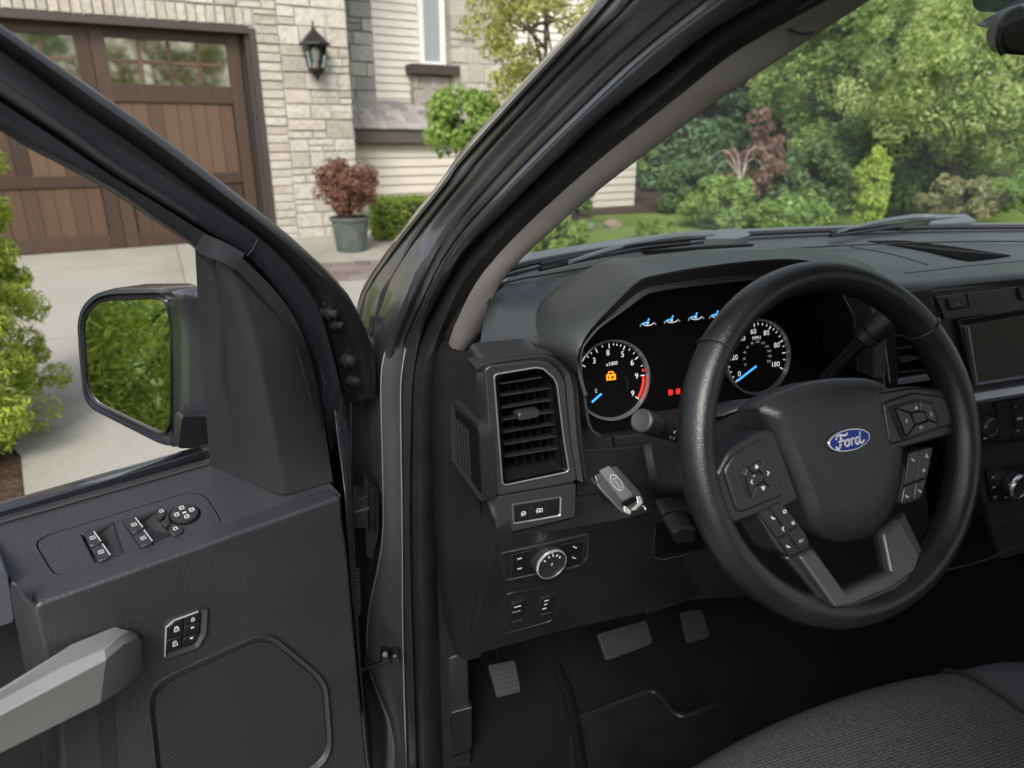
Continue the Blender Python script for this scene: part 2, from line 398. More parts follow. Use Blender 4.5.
pH = [(1030, -88), (868, 0), (740, 84), (695.6, 115.6), (600, 188), (549, 232), (518, 261.5), (500, 283), (490, 305), (483, 325), (478, 338), (470, 346)]
cA = pcurve(pA, 0, .60); cB = pcurve(pB, .03, .50); cC = pcurve(pC, .06, .495)
cD = pcurve(pD, .078, .475); cE = pcurve(pE, .09, .455); cG = pcurve(pG, .12, .47)
def mixc(a, b, t, d=0, ax=V((0, -1, -.3))):
    return [p.lerp(q, t)+ax.normalized()*d for p, q in zip(a, b)]
bm = B()
front = [p+V((.045, .07, .03)) for p in cA]; back2 = [p+V((.03, .10, .02)) for p in cC]
rows = [back2, front, [p+V((.008, .02, .01)) for p in cA], cA] + [mixc(cA, cB, t, d) for t, d in ((.08, .002), (.15, -.002), (.2, -.007), (.27, -.006), (.33, .0005), (.42, .002), (.5, .001), (.56, -.005), (.63, -.006), (.69, -.001), (.8, .001), (.92, .0))] + [cB] + [mixc(cB, cC, t, d) for t, d in ((.12, .002), (.25, .0035), (.38, .002), (.46, -.003), (.56, -.0045), (.66, -.001), (.8, -.0005), (.92, -.005))] + [cC]
loft(bm, rows, closed=True)
obj('windshield_pillar', bm, M['paintin'], T, ang=30)
# the weld crease and pressed dimple at the pillar root
bm = B()
sealrows = [[p+V((.012, .035, .01)) for p in cC], cC, mixc(cC, cD, .12, .007), mixc(cC, cD, .5, .009), mixc(cC, cD, .88, .006), cD, mixc(cD, cE, .35, -.016), mixc(cD, cE, .65, -.016), cE, mixc(cE, cG, .1, .010), mixc(cE, cG, .3, .013), mixc(cE, cG, .6, .006), cG, [p+V((.015, .05, .01)) for p in cG]]
loft(bm, sealrows[:6])
bmo = obj('seal_flange', bm, M['rubberg'], T, ang=50)
bm = B(); loft(bm, sealrows[5:])
obj('door_seal', bm, M['rubber'], T, ang=50)
# grey cloth covered inner pillar trim
gtop = pcurve([p for p in pG if p[1] <= 380], .12, .47)
htop = pcurve(pH, .150, .50)
bm = B(); loft(bm, [[p+(p-CAM)*.03 for p in gtop], gtop, mixc(gtop, htop, .25, .0015), mixc(gtop, htop, .6, .002), mixc(gtop, htop, .93, .001), htop, [p+(p-CAM)*.03 for p in htop], [p+(p-CAM)*.16 for p in htop]])
obj('pillar_trim', bm, M['trim'], T, ang=60, solid=.001)
bm = B()   # seam between the upper and lower trim pieces
sm = [aper(x, y, .132, .5) for x, y in [(781, 22), (790, 30), (800, 34), (812, 33)]]
tube(bm, [p+(CAM-p)*.012 for p in sm], .0014, 6)
obj('trim_seam', bm, M['softblack'], T)
# lower inner trim beside the dash, and kick panel
bm = B()
YF = .48
l1 = [aty(x, y, YF) for x, y in spl([(436, 380), (437, 423), (436, 520), (438, 648), (443, 800)], 24)]
l2 = [aty(x, y, YF+.02) for x, y in spl([(452, 345), (449, 423), (450, 520), (456, 640), (470, 800)], 24)]
l3 = [p+V((.03, .16, 0)) for p in l2]
loft(bm, [[p+V((-.01, .02, 0)) for p in l1], l1, l2, l3])
obj('jamb_trim', bm, M['plastic'], T, solid=.003)
bm = B(); tube(bm, [aty(x, y, YF+.012) for x, y in spl([(450, 380), (449.5, 423), (450.5, 520), (456, 635)], 20)], .0022, 6); obj('trim_gap', bm, M['void'], T)
KF = Fr(aty(450, 700, .50), (1, -.22, 0), (-.22, -1, 0))
bm = B(); slab(bm, KF, [(439, 662), (468, 651), (472, 800), (443, 800)], .012, -.03)
kp = obj('kick_panel', bm, M['plasticdark'], T, bevel=.004)
bm = B(); slab(bm, KF, [(451, 713), (472, 707), (472, 748), (453, 749)], .018, .0)
obj('panel_clip', bm, M['black'], kp, bevel=.002)
bm = B(); pstroke(bm, KF, [(450, 712), (450.5, 750)], 2.2, .0145, .01); pstroke(bm, KF, [(450, 751), (471, 745)], 1.6, .0145, .01)
obj('clip_gap', bm, M['void'], kp)

# ------------------------------------------------------------------ driver door, swung open on its hinges
TH = R(67)
DU = V((math.sin(TH), math.cos(TH), 0)); DN = V((math.cos(TH), -math.sin(TH), 0))
DO = V((-.90, .50, 1.09))
D = Fr(DO, DU, DN)                                   # upright door face
g0 = D.px(100, 487, .02); f0 = D.px(200, 553, .175)
tilt = math.atan2((g0.z-f0.z), .155)
LN = (V((0, 0, 1))*math.cos(tilt)+DN*math.sin(tilt))
L = Fr(g0, DU, LN)                                   # top of the door bolster
TL = R(18)
DW = Fr(DO, DU, DN*math.cos(TL)-V((0, 0, 1))*math.sin(TL))   # leaning window frame
FACE = .175
# door shell: outer skin and inner trim face below the belt
bm = B()
right = spl([(342, 496), (343.5, 520), (348, 551), (356, 640), (365, 735), (372, 800), (384, 900)], 18)
facepoly = right + [(60, 1010), (60, 760), (55, 690), (42, 652), (33, 612), (36, 604)]
pts = [D.px(x, y, FACE) for x, y in facepoly]
poly3(bm, pts, DN*(-FACE-.02))
door = obj('door', bm, M['doorplastic'], T, bevel=.006, seg=3)
# ledge top with the hole for the switch pod
pod = rnd([(34, 543), (46, 535), (191, 491), (206, 495), (222, 520), (217, 525), (96, 563), (60, 576), (52, 573)], 7, 3)
outer = [L.px(x, y) for x, y in rnd([(342, 496), (329, 482), (300, 470), (214, 458), (207, 459), (0, 517), (-420, 636), (-420, 676), (0, 562), (12, 582), (32, 609), (62, 603), (200, 550)], 3, 2)]
bm = B(); holeplate(bm, outer, [[L.px(x, y) for x, y in pod]], LN*-.03)
obj('bolster_top', bm, M['doorplastic'], door, bevel=.004, seg=3)
podi = [L.px(x, y) for x, y in pod]; pc = sum(podi, V())/len(podi)
podin = [p+(pc-p).normalized()*.0016-LN*.0006 for p in podi]
w1 = [(79.5, 533), (114, 522), (124, 553), (95, 565)]; w2 = [(121.5, 521), (161, 508), (172, 536), (140, 549.5)]
bm = B(); holeplate(bm, podin, [[L.px(x, y, -.0006) for x, y in w] for w in (w1, w2)], LN*-.006)
podo = obj('switch_pod', bm, M['doorplastic'], door)
def well(w, name):
    bm = B(); n = 9
    l_, r_ = [L.px(*w[0], -.001), L.px(*w[3], -.001)], [L.px(*w[1], -.001), L.px(*w[2], -.001)]
    rows = []
    for k in range(n):
        t = k/(n-1); dep = -.016*min(1, 1.0*(1-t**2.2))-.0005
        rows.append([l_[0].lerp(r_[0], t)+LN*dep, l_[1].lerp(r_[1], t)+LN*dep])
    loft(bm, rows)
    for e in (0, 1):     # end walls
        loft(bm, [[r[e] for r in rows], [l_[e].lerp(r_[e], k/(n-1)) for k in range(n)]])
    obj(name, bm, M['softblack'], door, solid=.002, soff=0)  # black instead of door plastic: the well's shade put into its colour
well(w1, 'switch_well'); well(w2, 'switch_well')
def winswitch(q, mark):
    bm = B(); slabc(bm, L, rnd(q, 2, 2), .0035, -.008, .0012)
    s = obj('window_switch', bm, M['plastic'], door, ang=25)
    c = np.mean(q, 0); a, b = L.uv(c[0], c[1], .0037)
    Lf = L.sh(.0036); bm = B(); h = .0023
    stroke(bm, Lf, [(a-h, b-h), (a+h, b-h), (a+h, b+h), (a-h, b+h), (a-h, b-h)], .0011, .0004)
    stroke(bm, Lf, [(a, b-h), (a, b+h)], .0010, .0004)
    obj('switch_mark', bm, M['greym'], door)
    bm = B(); p = [(x, y) for x, y in q]
    pstroke(bm, Lf, [np.array(p[1])+(-1.2, .8), np.array(p[2])+(-1.2, -.8)], 1.0, .0003); obj('switch_edge', bm, M['greym'], door)
winswitch([(83.5, 532), (95, 530.5), (102, 542), (90.3, 546.5)], 1)
winswitch([(90.8, 547), (103.5, 543), (111.5, 556), (98.5, 561.5)], 1)
winswitch([(122.8, 519.8), (136.5, 517), (144, 528), (132.8, 533.5)], 1)
winswitch([(133, 534.2), (145, 529), (153.6, 542), (141.3, 546.8)], 1)
Lf = L.sh(-.0006)
bm = B(); a, b = L.uv(184.5, 514.5); rr = .5*(L.px(199.5, 514.5)-L.px(169.5, 514.5)).length
rr = L.mpp(184.5, 514.5)*13.0
lathe(bm, L.loc(a, b, -.001), LN, [(rr*1.02, -.004), (rr*1.02, .0018), (rr*.96, .0040), (rr*.80, .0046), (rr*.4, .0036)], 36)
obj('mirror_switch', bm, M['plastic'], door)
bm = B(); lathe(bm, L.loc(a, b, -.001), LN, [(rr*1.15, -.002), (rr*1.15, .0012), (rr*1.03, .0012), (rr*1.03, -.002)], 36, cap=False)
obj('switch_rim', bm, M['void'], door)
bm = B()
for (da, db) in ((.55, 0), (-.55, 0), (0, .55), (0, -.55)):
    h = .0022; ca, cb = a+da*rr, b+db*rr
    stroke(bm, L, [(ca-h, cb-h), (ca+h, cb-h), (ca+h, cb+h), (ca-h, cb+h), (ca-h, cb-h)], .0009, .0047, .003)
stroke(bm, L, [(a-.002, b), (a+.002, b)], .002, .0036, .002)
obj('switch_mark', bm, M['white'], door)
for q in ([(155, 511), (166, 508), (166.5, 514), (159.5, 519)], [(168, 530), (183, 526), (184, 531), (174, 536)], [(161, 521), (169, 518), (171, 523), (166, 527)]):
    bm = B(); slabc(bm, L, rnd(q, 2, 2), .0025, -.006, .001); obj('mirror_button', bm, M['plastic'], door, ang=25)
bm = B()
for x, y in ((161.5, 512.5), (175.5, 530)):
    a, b = L.uv(x, y); h = .0022; stroke(bm, L, [(a-h, b-h), (a+h, b-h), (a+h*.6, b+h), (a-h*.6, b+h), (a-h, b-h)], .0009, .0029, .002)
obj('switch_mark', bm, M['white'], door)
bm = B(); pstroke(bm, L, [(60, 527.5), (190, 487)], 1.0, .0006, -.001); pstroke(bm, L, [(-100, 538), (206, 452)], 1.2, .001, -.001)
# belt strip, glass slot
Lb = L
bm = B(); sp = [(-420, 626), (0, 510), (203, 451)]
pr = [D.px(x, y, .018) for x, y in sp]
loft(bm, [[p+V((0, 0, -.03))+DN*.004 for p in pr], [p+DN*.006 for p in pr], [p+V((0, 0, .001)) for p in pr], [p+V((0, 0, .002))-DN*.012 for p in pr], [p+V((0, 0, -.03))-DN*.02 for p in pr]])
obj('belt_weatherstrip', bm, M['rubberg'], door, solid=.001)
bm = B(); pr = [L.px(x, y, .001) for x, y in ((-170, 570), (0, 523), (208, 464))]; tube(bm, pr, .0028, 6)
obj('belt_groove', bm, M['softblack'], door)
# lower door trim: recess left of the bolster, map pocket, armrest pad
bm = B(); slab(bm, D, [(-520, 700), (60, 600), (80, 1010), (-520, 1300)], .075, .0)
obj('lower_trim', bm, M['softblack'], door)
bm = B()
lofts = [[D.px(x, y, o) for x, y, o in c] for c in (
    [(4, 570, .165), (13, 622, .13), (36, 735, .10), (50, 800, .08)], [(17, 588, .172), (26, 640, .162), (56, 735, .13), (68, 800, .10)],
    [(36, 606, FACE-.001), (50, 650, FACE-.001), (66, 700, FACE-.002), (76, 800, FACE-.01)], [(70, 610, FACE-.002), (74, 650, FACE-.002), (76, 700, FACE-.003), (96, 800, FACE-.012)])]
loft(bm, lofts)
obj('bolster_corner', bm, M['doorplastic'], door, sub=2, solid=.004)
bm = B(); slab(bm, D, rnd([(-420, 676), (7, 568), (15, 622), (-420, 752)], 5), .135, .06)
obj('armrest_pad', bm, mat('armrest_cloth', (.055, .058, .075), .7, bump=(800, .5, .0008)), door, bevel=.008, seg=3)
bm = B(); slab(bm, D, [(74, 720), (90, 712), (98, 800), (80, 800)], .172, .1); slab(bm, D, [(92, 712), (117, 690), (123, 800), (100, 800)], .1755, .1)
obj('handle_support', bm, M['plastic'], door, bevel=.004)
# grab handle
cur = lambda c: [D.px(x, y, o) for x, y, o in c]
hb = cur([(-236, 915, .085), (-205, 900, .20), (-160, 870, .262), (0, 754, .245), (60, 724, .235), (100, 704, .228), (122, 690, .215), (138, 676, .192), (145, 667, .170)])
hf = cur([(-240, 880, .085), (-212, 862, .205), (-160, 810, .275), (0, 715, .258), (60, 684, .248), (106, 660, .240), (124, 645, .222), (139, 638, .195), (143, 640, .170)])
ht = cur([(-240, 872, .08), (-208, 850, .19), (-160, 795, .250), (0, 700, .238), (60, 668, .232), (104, 648, .228), (118, 637, .210), (130, 631, .188), (136, 632, .170)])
hk = cur([(-236, 866, .075), (-196, 846, .15), (-150, 774, .200), (0, 692, .195), (60, 655, .192), (72, 647, .187), (104, 634, .183), (118, 628.5, .178), (135, 632.5, .169)])
hbb = [p-DN*.05 for p in hb]; hkk = [p-DN*.006 for p in hk]
bm = B(); rows = loft(bm, [hbb, hb, hf, ht, hk, hkk], closed=True)
for k in (0, -1): bm.faces.new([r[k] for r in rows])
obj('grab_handle', bm, M['handle'], door, bevel=.0022, seg=2, ang=20)
# door lock switches
q = rnd([(164, 626), (172, 619), (198, 609.5), (207.5, 608.5), (206.5, 633), (198, 648), (166, 659.5), (163, 656)], 3, 3)
qi = rnd([(166.5, 627), (173.5, 621), (197.5, 612), (201.5, 612), (200.5, 633), (195.5, 643.5), (168, 653.5), (166, 652)], 3, 3)
bm = B(); ring(bm, D, q, qi, FACE+.004, FACE-.002, FACE+.001); obj('lock_bezel', bm, M['pewter'], door, ang=25)
bm = B(); pstroke(bm, D.sh(FACE+.002), [(164.3, 656), (165.6, 627), (173, 620), (198, 610.8)], 1.1, .0022); obj('bezel_edge', bm, M['greym'], door)  # left and top edge in flat grey, a painted chrome highlight
for p4 in ([(167.5, 627.5), (174, 622), (184, 618), (182.5, 634), (167.3, 639.5)], [(167.2, 640.5), (182.4, 635), (181.3, 648), (167.2, 652.6)], [(185, 617.7), (201, 612.6), (200.3, 620.5), (184.4, 626)], [(184.3, 627), (200.2, 621.5), (199.7, 632), (183.6, 637.5)], [(183.5, 638.5), (199.5, 633), (195.5, 642.5), (182.6, 647.5)]):
    bm = B(); slabc(bm, D, rnd(p4, 1.2, 2), FACE+.0038, FACE, .0007); obj('lock_button', bm, M['black'], door, ang=25)
bm = B(); F_ = D.sh(FACE+.0038)
def padlock(bm, F, x, y, h, top=.0004, openk=False):
    a, b = F.uv(x, y); w = h*.42
    stroke(bm, F, [(a-w, b-h*.5), (a+w, b-h*.5), (a+w, b+h*.1), (a-w, b+h*.1), (a-w, b-h*.5)], h*.22, top)
    stroke(bm, F, [(a-w*.7, b+h*.1), (a-w*.6, b+h*.55), (a+w*.6, b+h*.55), (a+w*.7, b+h*(.35 if openk else .1))], h*.18, top)
padlock(bm, F_, 176.5, 629, .0055); padlock(bm, F_, 175, 643.5, .0055, openk=True); padlock(bm, F_, 193, 619.5, .004)
for x, y in ((192.5, 627.5), (191.5, 638)): pstroke(bm, F_, [(x-1.6, y+.5), (x+1.6, y-.5)], 1.8, .0004)
obj('switch_mark', bm, M['white'], door)
# loudspeaker grille
spo = rnd([(148, 700), (155, 684), (172, 674), (254, 637.5), (270, 635.5), (280, 641), (319, 674), (328, 686), (332.5, 748), (326, 764), (292, 790), (210, 830), (176, 828), (158, 790)], 9, 3)
spi = rnd([(155, 704), (161, 689), (176, 679), (256, 643), (268, 641.5), (276, 646), (314, 677), (322, 689), (326.5, 745), (320, 758), (290, 782), (210, 820), (181, 819), (164, 786)], 9, 3)
bm = B(); ring(bm, D, spo, spi, FACE+.0065, FACE-.004, FACE-.001); sg = obj('speaker_bezel', bm, M['doorplastic'], door, bevel=.0025)
bm = B(); slab(bm, D, spi, FACE+.0022, FACE-.003); obj('speaker_grille', bm, M['grille'], door)
# triangular sail panel behind the mirror
def dwl(pts, offs, n=22):
    P = spl([(x, y, o) for (x, y), o in zip(pts, offs)], n); return [DW.px(x, y, o) for x, y, o in P]
def onL(px): return L.px(*px, .002)
def sailcurve(pts, offs, n=22):
    """last point stands on the bolster top"""
    q = [DW.px(x, y, o) for (x, y), o in zip(pts[:-1], offs)]+[onL(pts[-1])]
    return [V(p) for p in spl(q, n)]
sL = sailcurve([(195, 249), (199, 320), (204, 390), (210, 464)], [.035, .035, .035])
sL2 = sailcurve([(204, 251), (213, 320), (217, 390), (219, 468)], [.043, .047, .05])
sL3 = sailcurve([(212, 253), (222, 320), (228, 390), (235, 475)], [.045, .05, .052])
sL4 = sailcurve([(214, 252), (225, 320), (231, 390), (238, 476)], [.052, .058, .062])
sM = sailcurve([(225, 262), (246, 322), (259, 390), (279, 494)], [.056, .076, .098])
sM2 = sailcurve([(229, 262), (256, 325), (270, 390), (289, 494.5)], [.058, .080, .102])
sQ = sailcurve([(262, 296), (292, 330), (312, 390), (330, 482)], [.062, .078, .092])
sQ2 = sailcurve([(268, 290), (297, 325), (318, 390), (333, 482)], [.055, .075, .085])
sQ3 = [p-DN*.06 for p in sQ2]
bm = B(); loft(bm, [[p-DN*.05+DU*.03 for p in sL], sL, sL2, sL3, sL4, sM, sM2, sQ, sQ2, sQ3])
obj('sail_panel', bm, M['plastic'], door, ang=55)
# sail's upper cap and its piece along the frame
bm = B()
u1 = dwl([(195, 249), (222, 251), (243, 256)], [.05, .055, .058], 8); u2 = dwl([(204, 256), (222, 262), (236, 271)], [.062, .066, .066], 8)
u0 = dwl([(203, 233), (226, 243), (245, 254)], [.045, .05, .055], 8)
loft(bm, [[p-DN*.04 for p in u0], u0, u1, u2, [p-DN*.03 for p in u2]]); obj('sail_cap', bm, M['plastic'], door, ang=30)
bm = B()
v1 = dwl([(242, 258), (268, 283), (290, 310), (305, 340), (318, 388), (324, 430)], [.06, .062, .066, .07, .08, .09]); v2 = dwl([(236, 269), (256, 290), (280, 318), (296, 345), (309, 388), (318, 430)], [.07, .076, .082, .088, .10, .104])
loft(bm, [[p-DN*.05 for p in v1], v1, mixc(v1, v2, .5, .002), v2, [p-DN*.04 for p in v2]]); obj('sail_edge', bm, M['plastic'], door, ang=30)
bm = B(); slab(bm, DW, [(200, 238), (262, 240), (300, 300), (334, 400), (338, 470), (300, 480), (230, 440), (206, 300)], .0, -.02); obj('sail_gap_shade', bm, M['void'], door)  # near-black filler sheet painting the dark of the gap behind the sail
# window frame of the door: rubber seal, painted band, inner channel
NS = 40
S0 = dwl([(-210, -122), (0, 24), (78, 78), (168, 141), (268, 218), (310, 254), (332, 275), (350, 297), (362, 320), (370, 342), (375, 366), (376, 392)], [.0]*12, NS)
S0b = dwl([(-210, -108), (0, 37), (78, 92), (160, 150), (262, 229), (303, 263), (324, 286), (341, 306), (353, 330), (361, 352), (366, 372), (368, 398)], [.022]*12, NS)
S0c = dwl([(-210, -95), (0, 50), (78, 107), (140, 150), (255, 234), (276, 250), (300, 276), (318, 300), (330, 325), (338, 352), (346, 376), (352, 402)], [.012]*12, NS)
S1 = dwl([(-210, -85), (0, 60), (60, 105), (129, 152), (235, 220), (259, 237), (282, 259), (302.5, 282.5), (318, 307.5), (328, 340), (340, 386), (346, 420)], [.035]*12, NS)
S2 = dwl([(-210, -47), (0, 96), (60, 136), (117, 176), (199, 226), (248, 257), (271, 282), (290, 307), (304, 335), (318, 385), (326, 425), (331, 450)], [.035]*10+[.06, .07], NS)
S3 = dwl([(-210, -8), (0, 131), (55, 162), (109, 191), (160, 225), (195, 248), (205, 262), (215, 280), (230, 310), (250, 360), (262, 400), (270, 430)], [.03]*12, NS)
bm = B(); loft(bm, [[p-DN*.05 for p in S0], S0, mixc(S0, S0b, .35, .010, DN), mixc(S0, S0b, .8, .006, DN), S0b, mixc(S0b, S0c, .5, .003, DN), S0c, [p-DN*.02 for p in S1]])
obj('frame_seal', bm, M['rubber'], door, ang=50)
bm = B(); S1h = [p+DN*.004 for p in mixc(S1, S2, .05)]
loft(bm, [[p-DN*.03 for p in S1], S1, mixc(S1, S2, .06, .005, DN), mixc(S1, S2, .5, .005, DN), mixc(S1, S2, .95, .002, DN), S2, [p-DN*.02 for p in S2]])
wf = obj('window_frame', bm, M['paintblue'], door, ang=40)
nS3 = 30
bm = B()
S2s, S3s = S2[:nS3], S3[:nS3]
loft(bm, [[p-DN*.012 for p in S2s], mixc(S2s, S3s, .12, -.012, DN), mixc(S2s, S3s, .2, .008, DN), mixc(S2s, S3s, .6, .012, DN), mixc(S2s, S3s, .95, .008, DN), S3s, [p-DN*.045+DU*.02+V((0, 0, .045)) for p in S3s]])
obj('glass_channel', bm, M['rubberg'], door, ang=40)
bm = B(); p = [DW.px(x, y, .036) for x, y in ((234, 249), (249.5, 254.5), (260, 238))]; tube(bm, [DW.px(258, 239, .0402), DW.px(253, 249, .0402), DW.px(247, 256, .0392)], .0006, 6)
obj('frame_seam', bm, M['pewter'], door)
# door front end with its bolted plate
bm = B()
e1 = [D.px(x, y, o) for x, y, o in [(340, 386, .03), (345, 420, .04), (350, 470, .06), (352, 520, .07), (355, 600, .07), (360, 680, .07), (370, 800, .07)]]
e2 = [D.px(x, y, o) for x, y, o in [(331, 380, .05), (336, 430, .08), (344, 490, .12), (346, 520, .14), (352, 600, .15), (360, 680, .16), (372, 800, .16)]]
loft(bm, [[p-DN*.08 for p in e1], e1, [p+DN*.003 for p in e1], e2]); obj('door_edge', bm, M['paintblue'], door, ang=40, solid=.002)
bm = B(); tube(bm, [p+DN*.004 for p in e1], .0016, 6); obj('edge_flange', bm, M['paintin'], door)
for x, y, r in ((328, 314, 5), (334, 325, 4.5), (346.5, 361, 6), (351.5, 381, 4.6)):
    bm = B(); O = DW.px(x, y, .022); k = DW.mpp(x, y); lathe(bm, O-DN*.01, DN*.9+DU*.35, [(r*k*1.35, 0), (r*k*1.35, .010), (r*k*.95, .011), (r*k*.85, .019), (r*k*.4, .021)], 12)
    obj('hinge_bolt', bm, M['plastic'], door)
bm = B(); slab(bm, DW, rnd([(322, 304), (330, 302), (345, 330), (357, 352), (361, 396), (344, 400), (337, 362)], 4), .018, -.01); obj('hinge_plate', bm, M['black'], door, bevel=.002)
# outer skin and glass
bm = B(); pts = [D.loc(a, b, -.03) for a, b in ((.0, .0), (-1.12, -.02), (-1.12, -.62), (.0, -.62))]; poly3(bm, pts, -DN*.02)
obj('door_skin', bm, M['paint'], door, bevel=.005)
bm = B(); g4 = [D.px(x, y, o) for x, y, o in ((212, 470, .012), (-170, 575, .012))]+[DW.px(x, y, .008) for x, y in ((-180, 0), (0, 112), (110, 180), (200, 238))]
vs = [bm.verts.new(p) for p in g4]; vs2 = [bm.verts.new(p-DN*.004) for p in g4]; bm.faces.new(vs); bm.faces.new(vs2[::-1])
# (the driver's window is wound down in the photograph: no pane in the opening)
bm.free()
# door hinge and check strap
HJ = Fr(aty(365, 500, .49), (1, .1, 0), (-.1, -1, 0))
bm = B()
slab(bm, HJ, rnd([(354, 500), (371, 495), (377, 499), (377, 528), (354, 528)], 2), .03, -.02); slab(bm, HJ, rnd([(364, 478), (369, 481), (379, 494), (379, 532), (372, 560), (366, 556)], 3), .012, -.03)
tube(bm, [HJ.px(372, 488, .028), HJ.px(372, 530, .028)], .007, 10)
hg = obj('door_hinge', bm, M['black'], T, bevel=.002)
bm = B(); pstroke(bm, HJ, [(354, 502), (371, 497.5)], 2.2, .033, .02); obj('hinge_edge', bm, M['paintin'], hg)
bm = B(); pts = [HJ.px(x, y, .01) for x, y in ((356, 568), (356.5, 592), (357, 612))]
for k in range(14):
    p = pts[0].lerp(pts[2], k/13); lathe(bm, p, (0, 0, 1), [(.006, -.0025), (.009, 0), (.006, .0025)], 12)
obj('wiring_boot', bm, M['rubber'], T)
bm = B(); tube(bm, [HJ.px(x, y, .03) for x, y in ((361, 669), (372, 666), (387, 661), (398, 655))], .004, 8)
for x, y, r in ((385, 654, .008), (395, 655, .009), (366, 660, .004)): lathe(bm, HJ.px(x, y, .028), HJ.n, [(r, -.01), (r, .010), (r*.7, .013)], 14)
obj('door_check', bm, M['black'], T)
bm = B(); lathe(bm, HJ.px(385, 654, .04), HJ.n, [(.005, 0), (.005, .003), (.002, .004)], 12); obj('check_stud', bm, M['satin'], T)
gA = [aty(x, y, .53) for x, y in spl([(354, 320), (352, 400), (352, 520), (352, 640), (352, 800)], 40)]
gB = [aty(x+1, y, .506) for x, y in spl([q for q in pB if q[1] > 326], 40)]
bm = B(); loft(bm, [[p+V((0, .03, 0)) for p in gA], gA, [a.lerp(b, .5)+V((0, .02, 0)) for a, b in zip(gA, gB)], gB]); obj('hinge_gap_shade', bm, M['softblack'], T, solid=.003)  # black strip standing in for the deep shade of the hinge gap
sB = [aty(x, y, .492) for x, y in spl([q for q in pB if q[1] > 300], 50)]; sC = [aty(x, y, .487) for x, y in spl([q for q in pC if q[1] > 300], 50)]
bm = B(); loft(bm, [[p+V((0, .02, 0)) for p in sB], sB, mixc(sB, sC, .12, .002), mixc(sB, sC, .9, .002), sC, [p+V((.004, .02, 0)) for p in sC]]); js = obj('jamb_strip', bm, M['jambstrip'], T, ang=50)
bm = B(); tube(bm, sB, .0013, 6); obj('flange_highlight', bm, M['satin'], js)  # bright tubes on both jamb edges are painted highlight lines
bm = B(); tube(bm, [p+V((0, -.001, 0)) for p in sC], .0012, 6); obj('flange_highlight', bm, M['satin'], js)
# dark back of the hinge gap
bm = B(); pts = [aty(x, y, .66) for x, y in ((340, 330), (420, 330), (430, 800), (330, 800))]; poly3(bm, pts, V((0, .05, 0))); obj('hinge_pillar', bm, M['paint'], T)

# ------------------------------------------------------------------ side mirror (carried by the door)
GN = V((-.50, -.866, .07)).normalized()
mo = D.px(170, 365, -.20)
G = Fr(mo, V((0, 0, 1)).cross(GN), GN)
hous = rnd([(77, 322), (82, 306), (94, 294), (110, 289.5), (164, 289), (172, 297), (176, 330), (177, 400), (174, 447), (160, 444), (91, 409), (83, 397), (79, 355)], 8, 4)
gl = rnd([(82.5, 324), (88, 310), (101, 300), (158, 297.5), (167, 303), (171.5, 328), (171, 420), (165, 434), (154, 431), (94, 402), (86, 385)], 9, 4)
bm = B(); n_ = len(hous)
P0 = [G.px(x, y, 0) for x, y in hous]; cM = sum(P0, V())/n_
gi = [min(gl, key=lambda q: (q[0]-x)**2+(q[1]-y)**2) for x, y in hous]
backv = -GN
r0 = [p+GN*-.004+(cM-p).normalized()*.006 for p in P0]
rows = [[p.lerp(G.px(*q, -.012), .0)+GN*.0 for p, q in zip(P0, gi)], [p+(cM-p)*-.015+backv*.015 for p in P0], [p+(cM-p)*.0+backv*.07 for p in P0], [p+(cM-p)*.12+backv*.105 for p in P0], [p+(cM-p)*.4+backv*.13 for p in P0], [p+(cM-p)*.98+backv*.138 for p in P0]]
inn = [[p+(cM-p).normalized()*.006+GN*.001 for p in P0], [p+(cM-p).normalized()*.010-GN*.008 for p in P0], [p+(cM-p).normalized()*.10*min(1, (cM-p).length/.1)-GN*.014 for p in P0]]
loft(bm, [c+[c[0]] for c in inn[::-1]+rows])
mir = obj('side_mirror', bm, M['paintblue'], T, ang=40)
bm = B(); pts = [G.px(x, y, -.004) for x, y in gl]; poly3(bm, pts, -GN*.004); obj('mirror_glass', bm, M['mirror'], mir, flat=True)
bm = B(); po = [G.px(x, y, -.003) for x, y in gl]; tube(bm, po+[po[0]], .0022, 6, cap=False); obj('glass_rim', bm, M['black'], mir)
# sleek inner side of the shell and the arm that joins the door
bm = B()
c1 = [G.px(x, y, o) for x, y, o in [(166, 290, .001), (177, 300, .001), (180, 340, .001), (180, 400, .001), (178, 446, .001)]]
A1 = D.px(212, 300, -.06); 
c2 = [D.px(x, y, -.13) for x, y in [(182, 288), (186, 298), (190, 340), (190, 400), (190, 446)]]
c3 = [D.px(x, y, -.05) for x, y in [(220, 286), (226, 300), (228, 345), (228, 400), (228, 448)]]
loft(bm, [c1, c2, c3]); obj('mirror_shell', bm, M['paintblue'], mir, ang=60, solid=.01)
bm = B(); slab(bm, D, rnd([(181, 416), (226, 416), (230, 448), (178, 449)], 4), -.055, -.08); obj('mirror_arm', bm, M['black'], mir, bevel=.005)
# ------------------------------------------------------------------ dashboard
VF = Fr(aty(530, 430, .26), (math.cos(R(3)), math.sin(R(3)), 0), V((math.sin(R(3)), -math.cos(R(3)), .03)))   # vent face
CF = Fr(aty(680, 370, .335), (1, .0, 0), (0, -1, .22))                # instrument face
KN = Fr(aty(560, 529, .235), (1, .02, 0), (0.02, -.95, -.31))          # knee panel
MF = Fr(aty(900, 287, .345), (math.cos(R(6)), math.sin(R(6)), 0), V((math.sin(R(6)), -math.cos(R(6)), .10)))   # centre stack

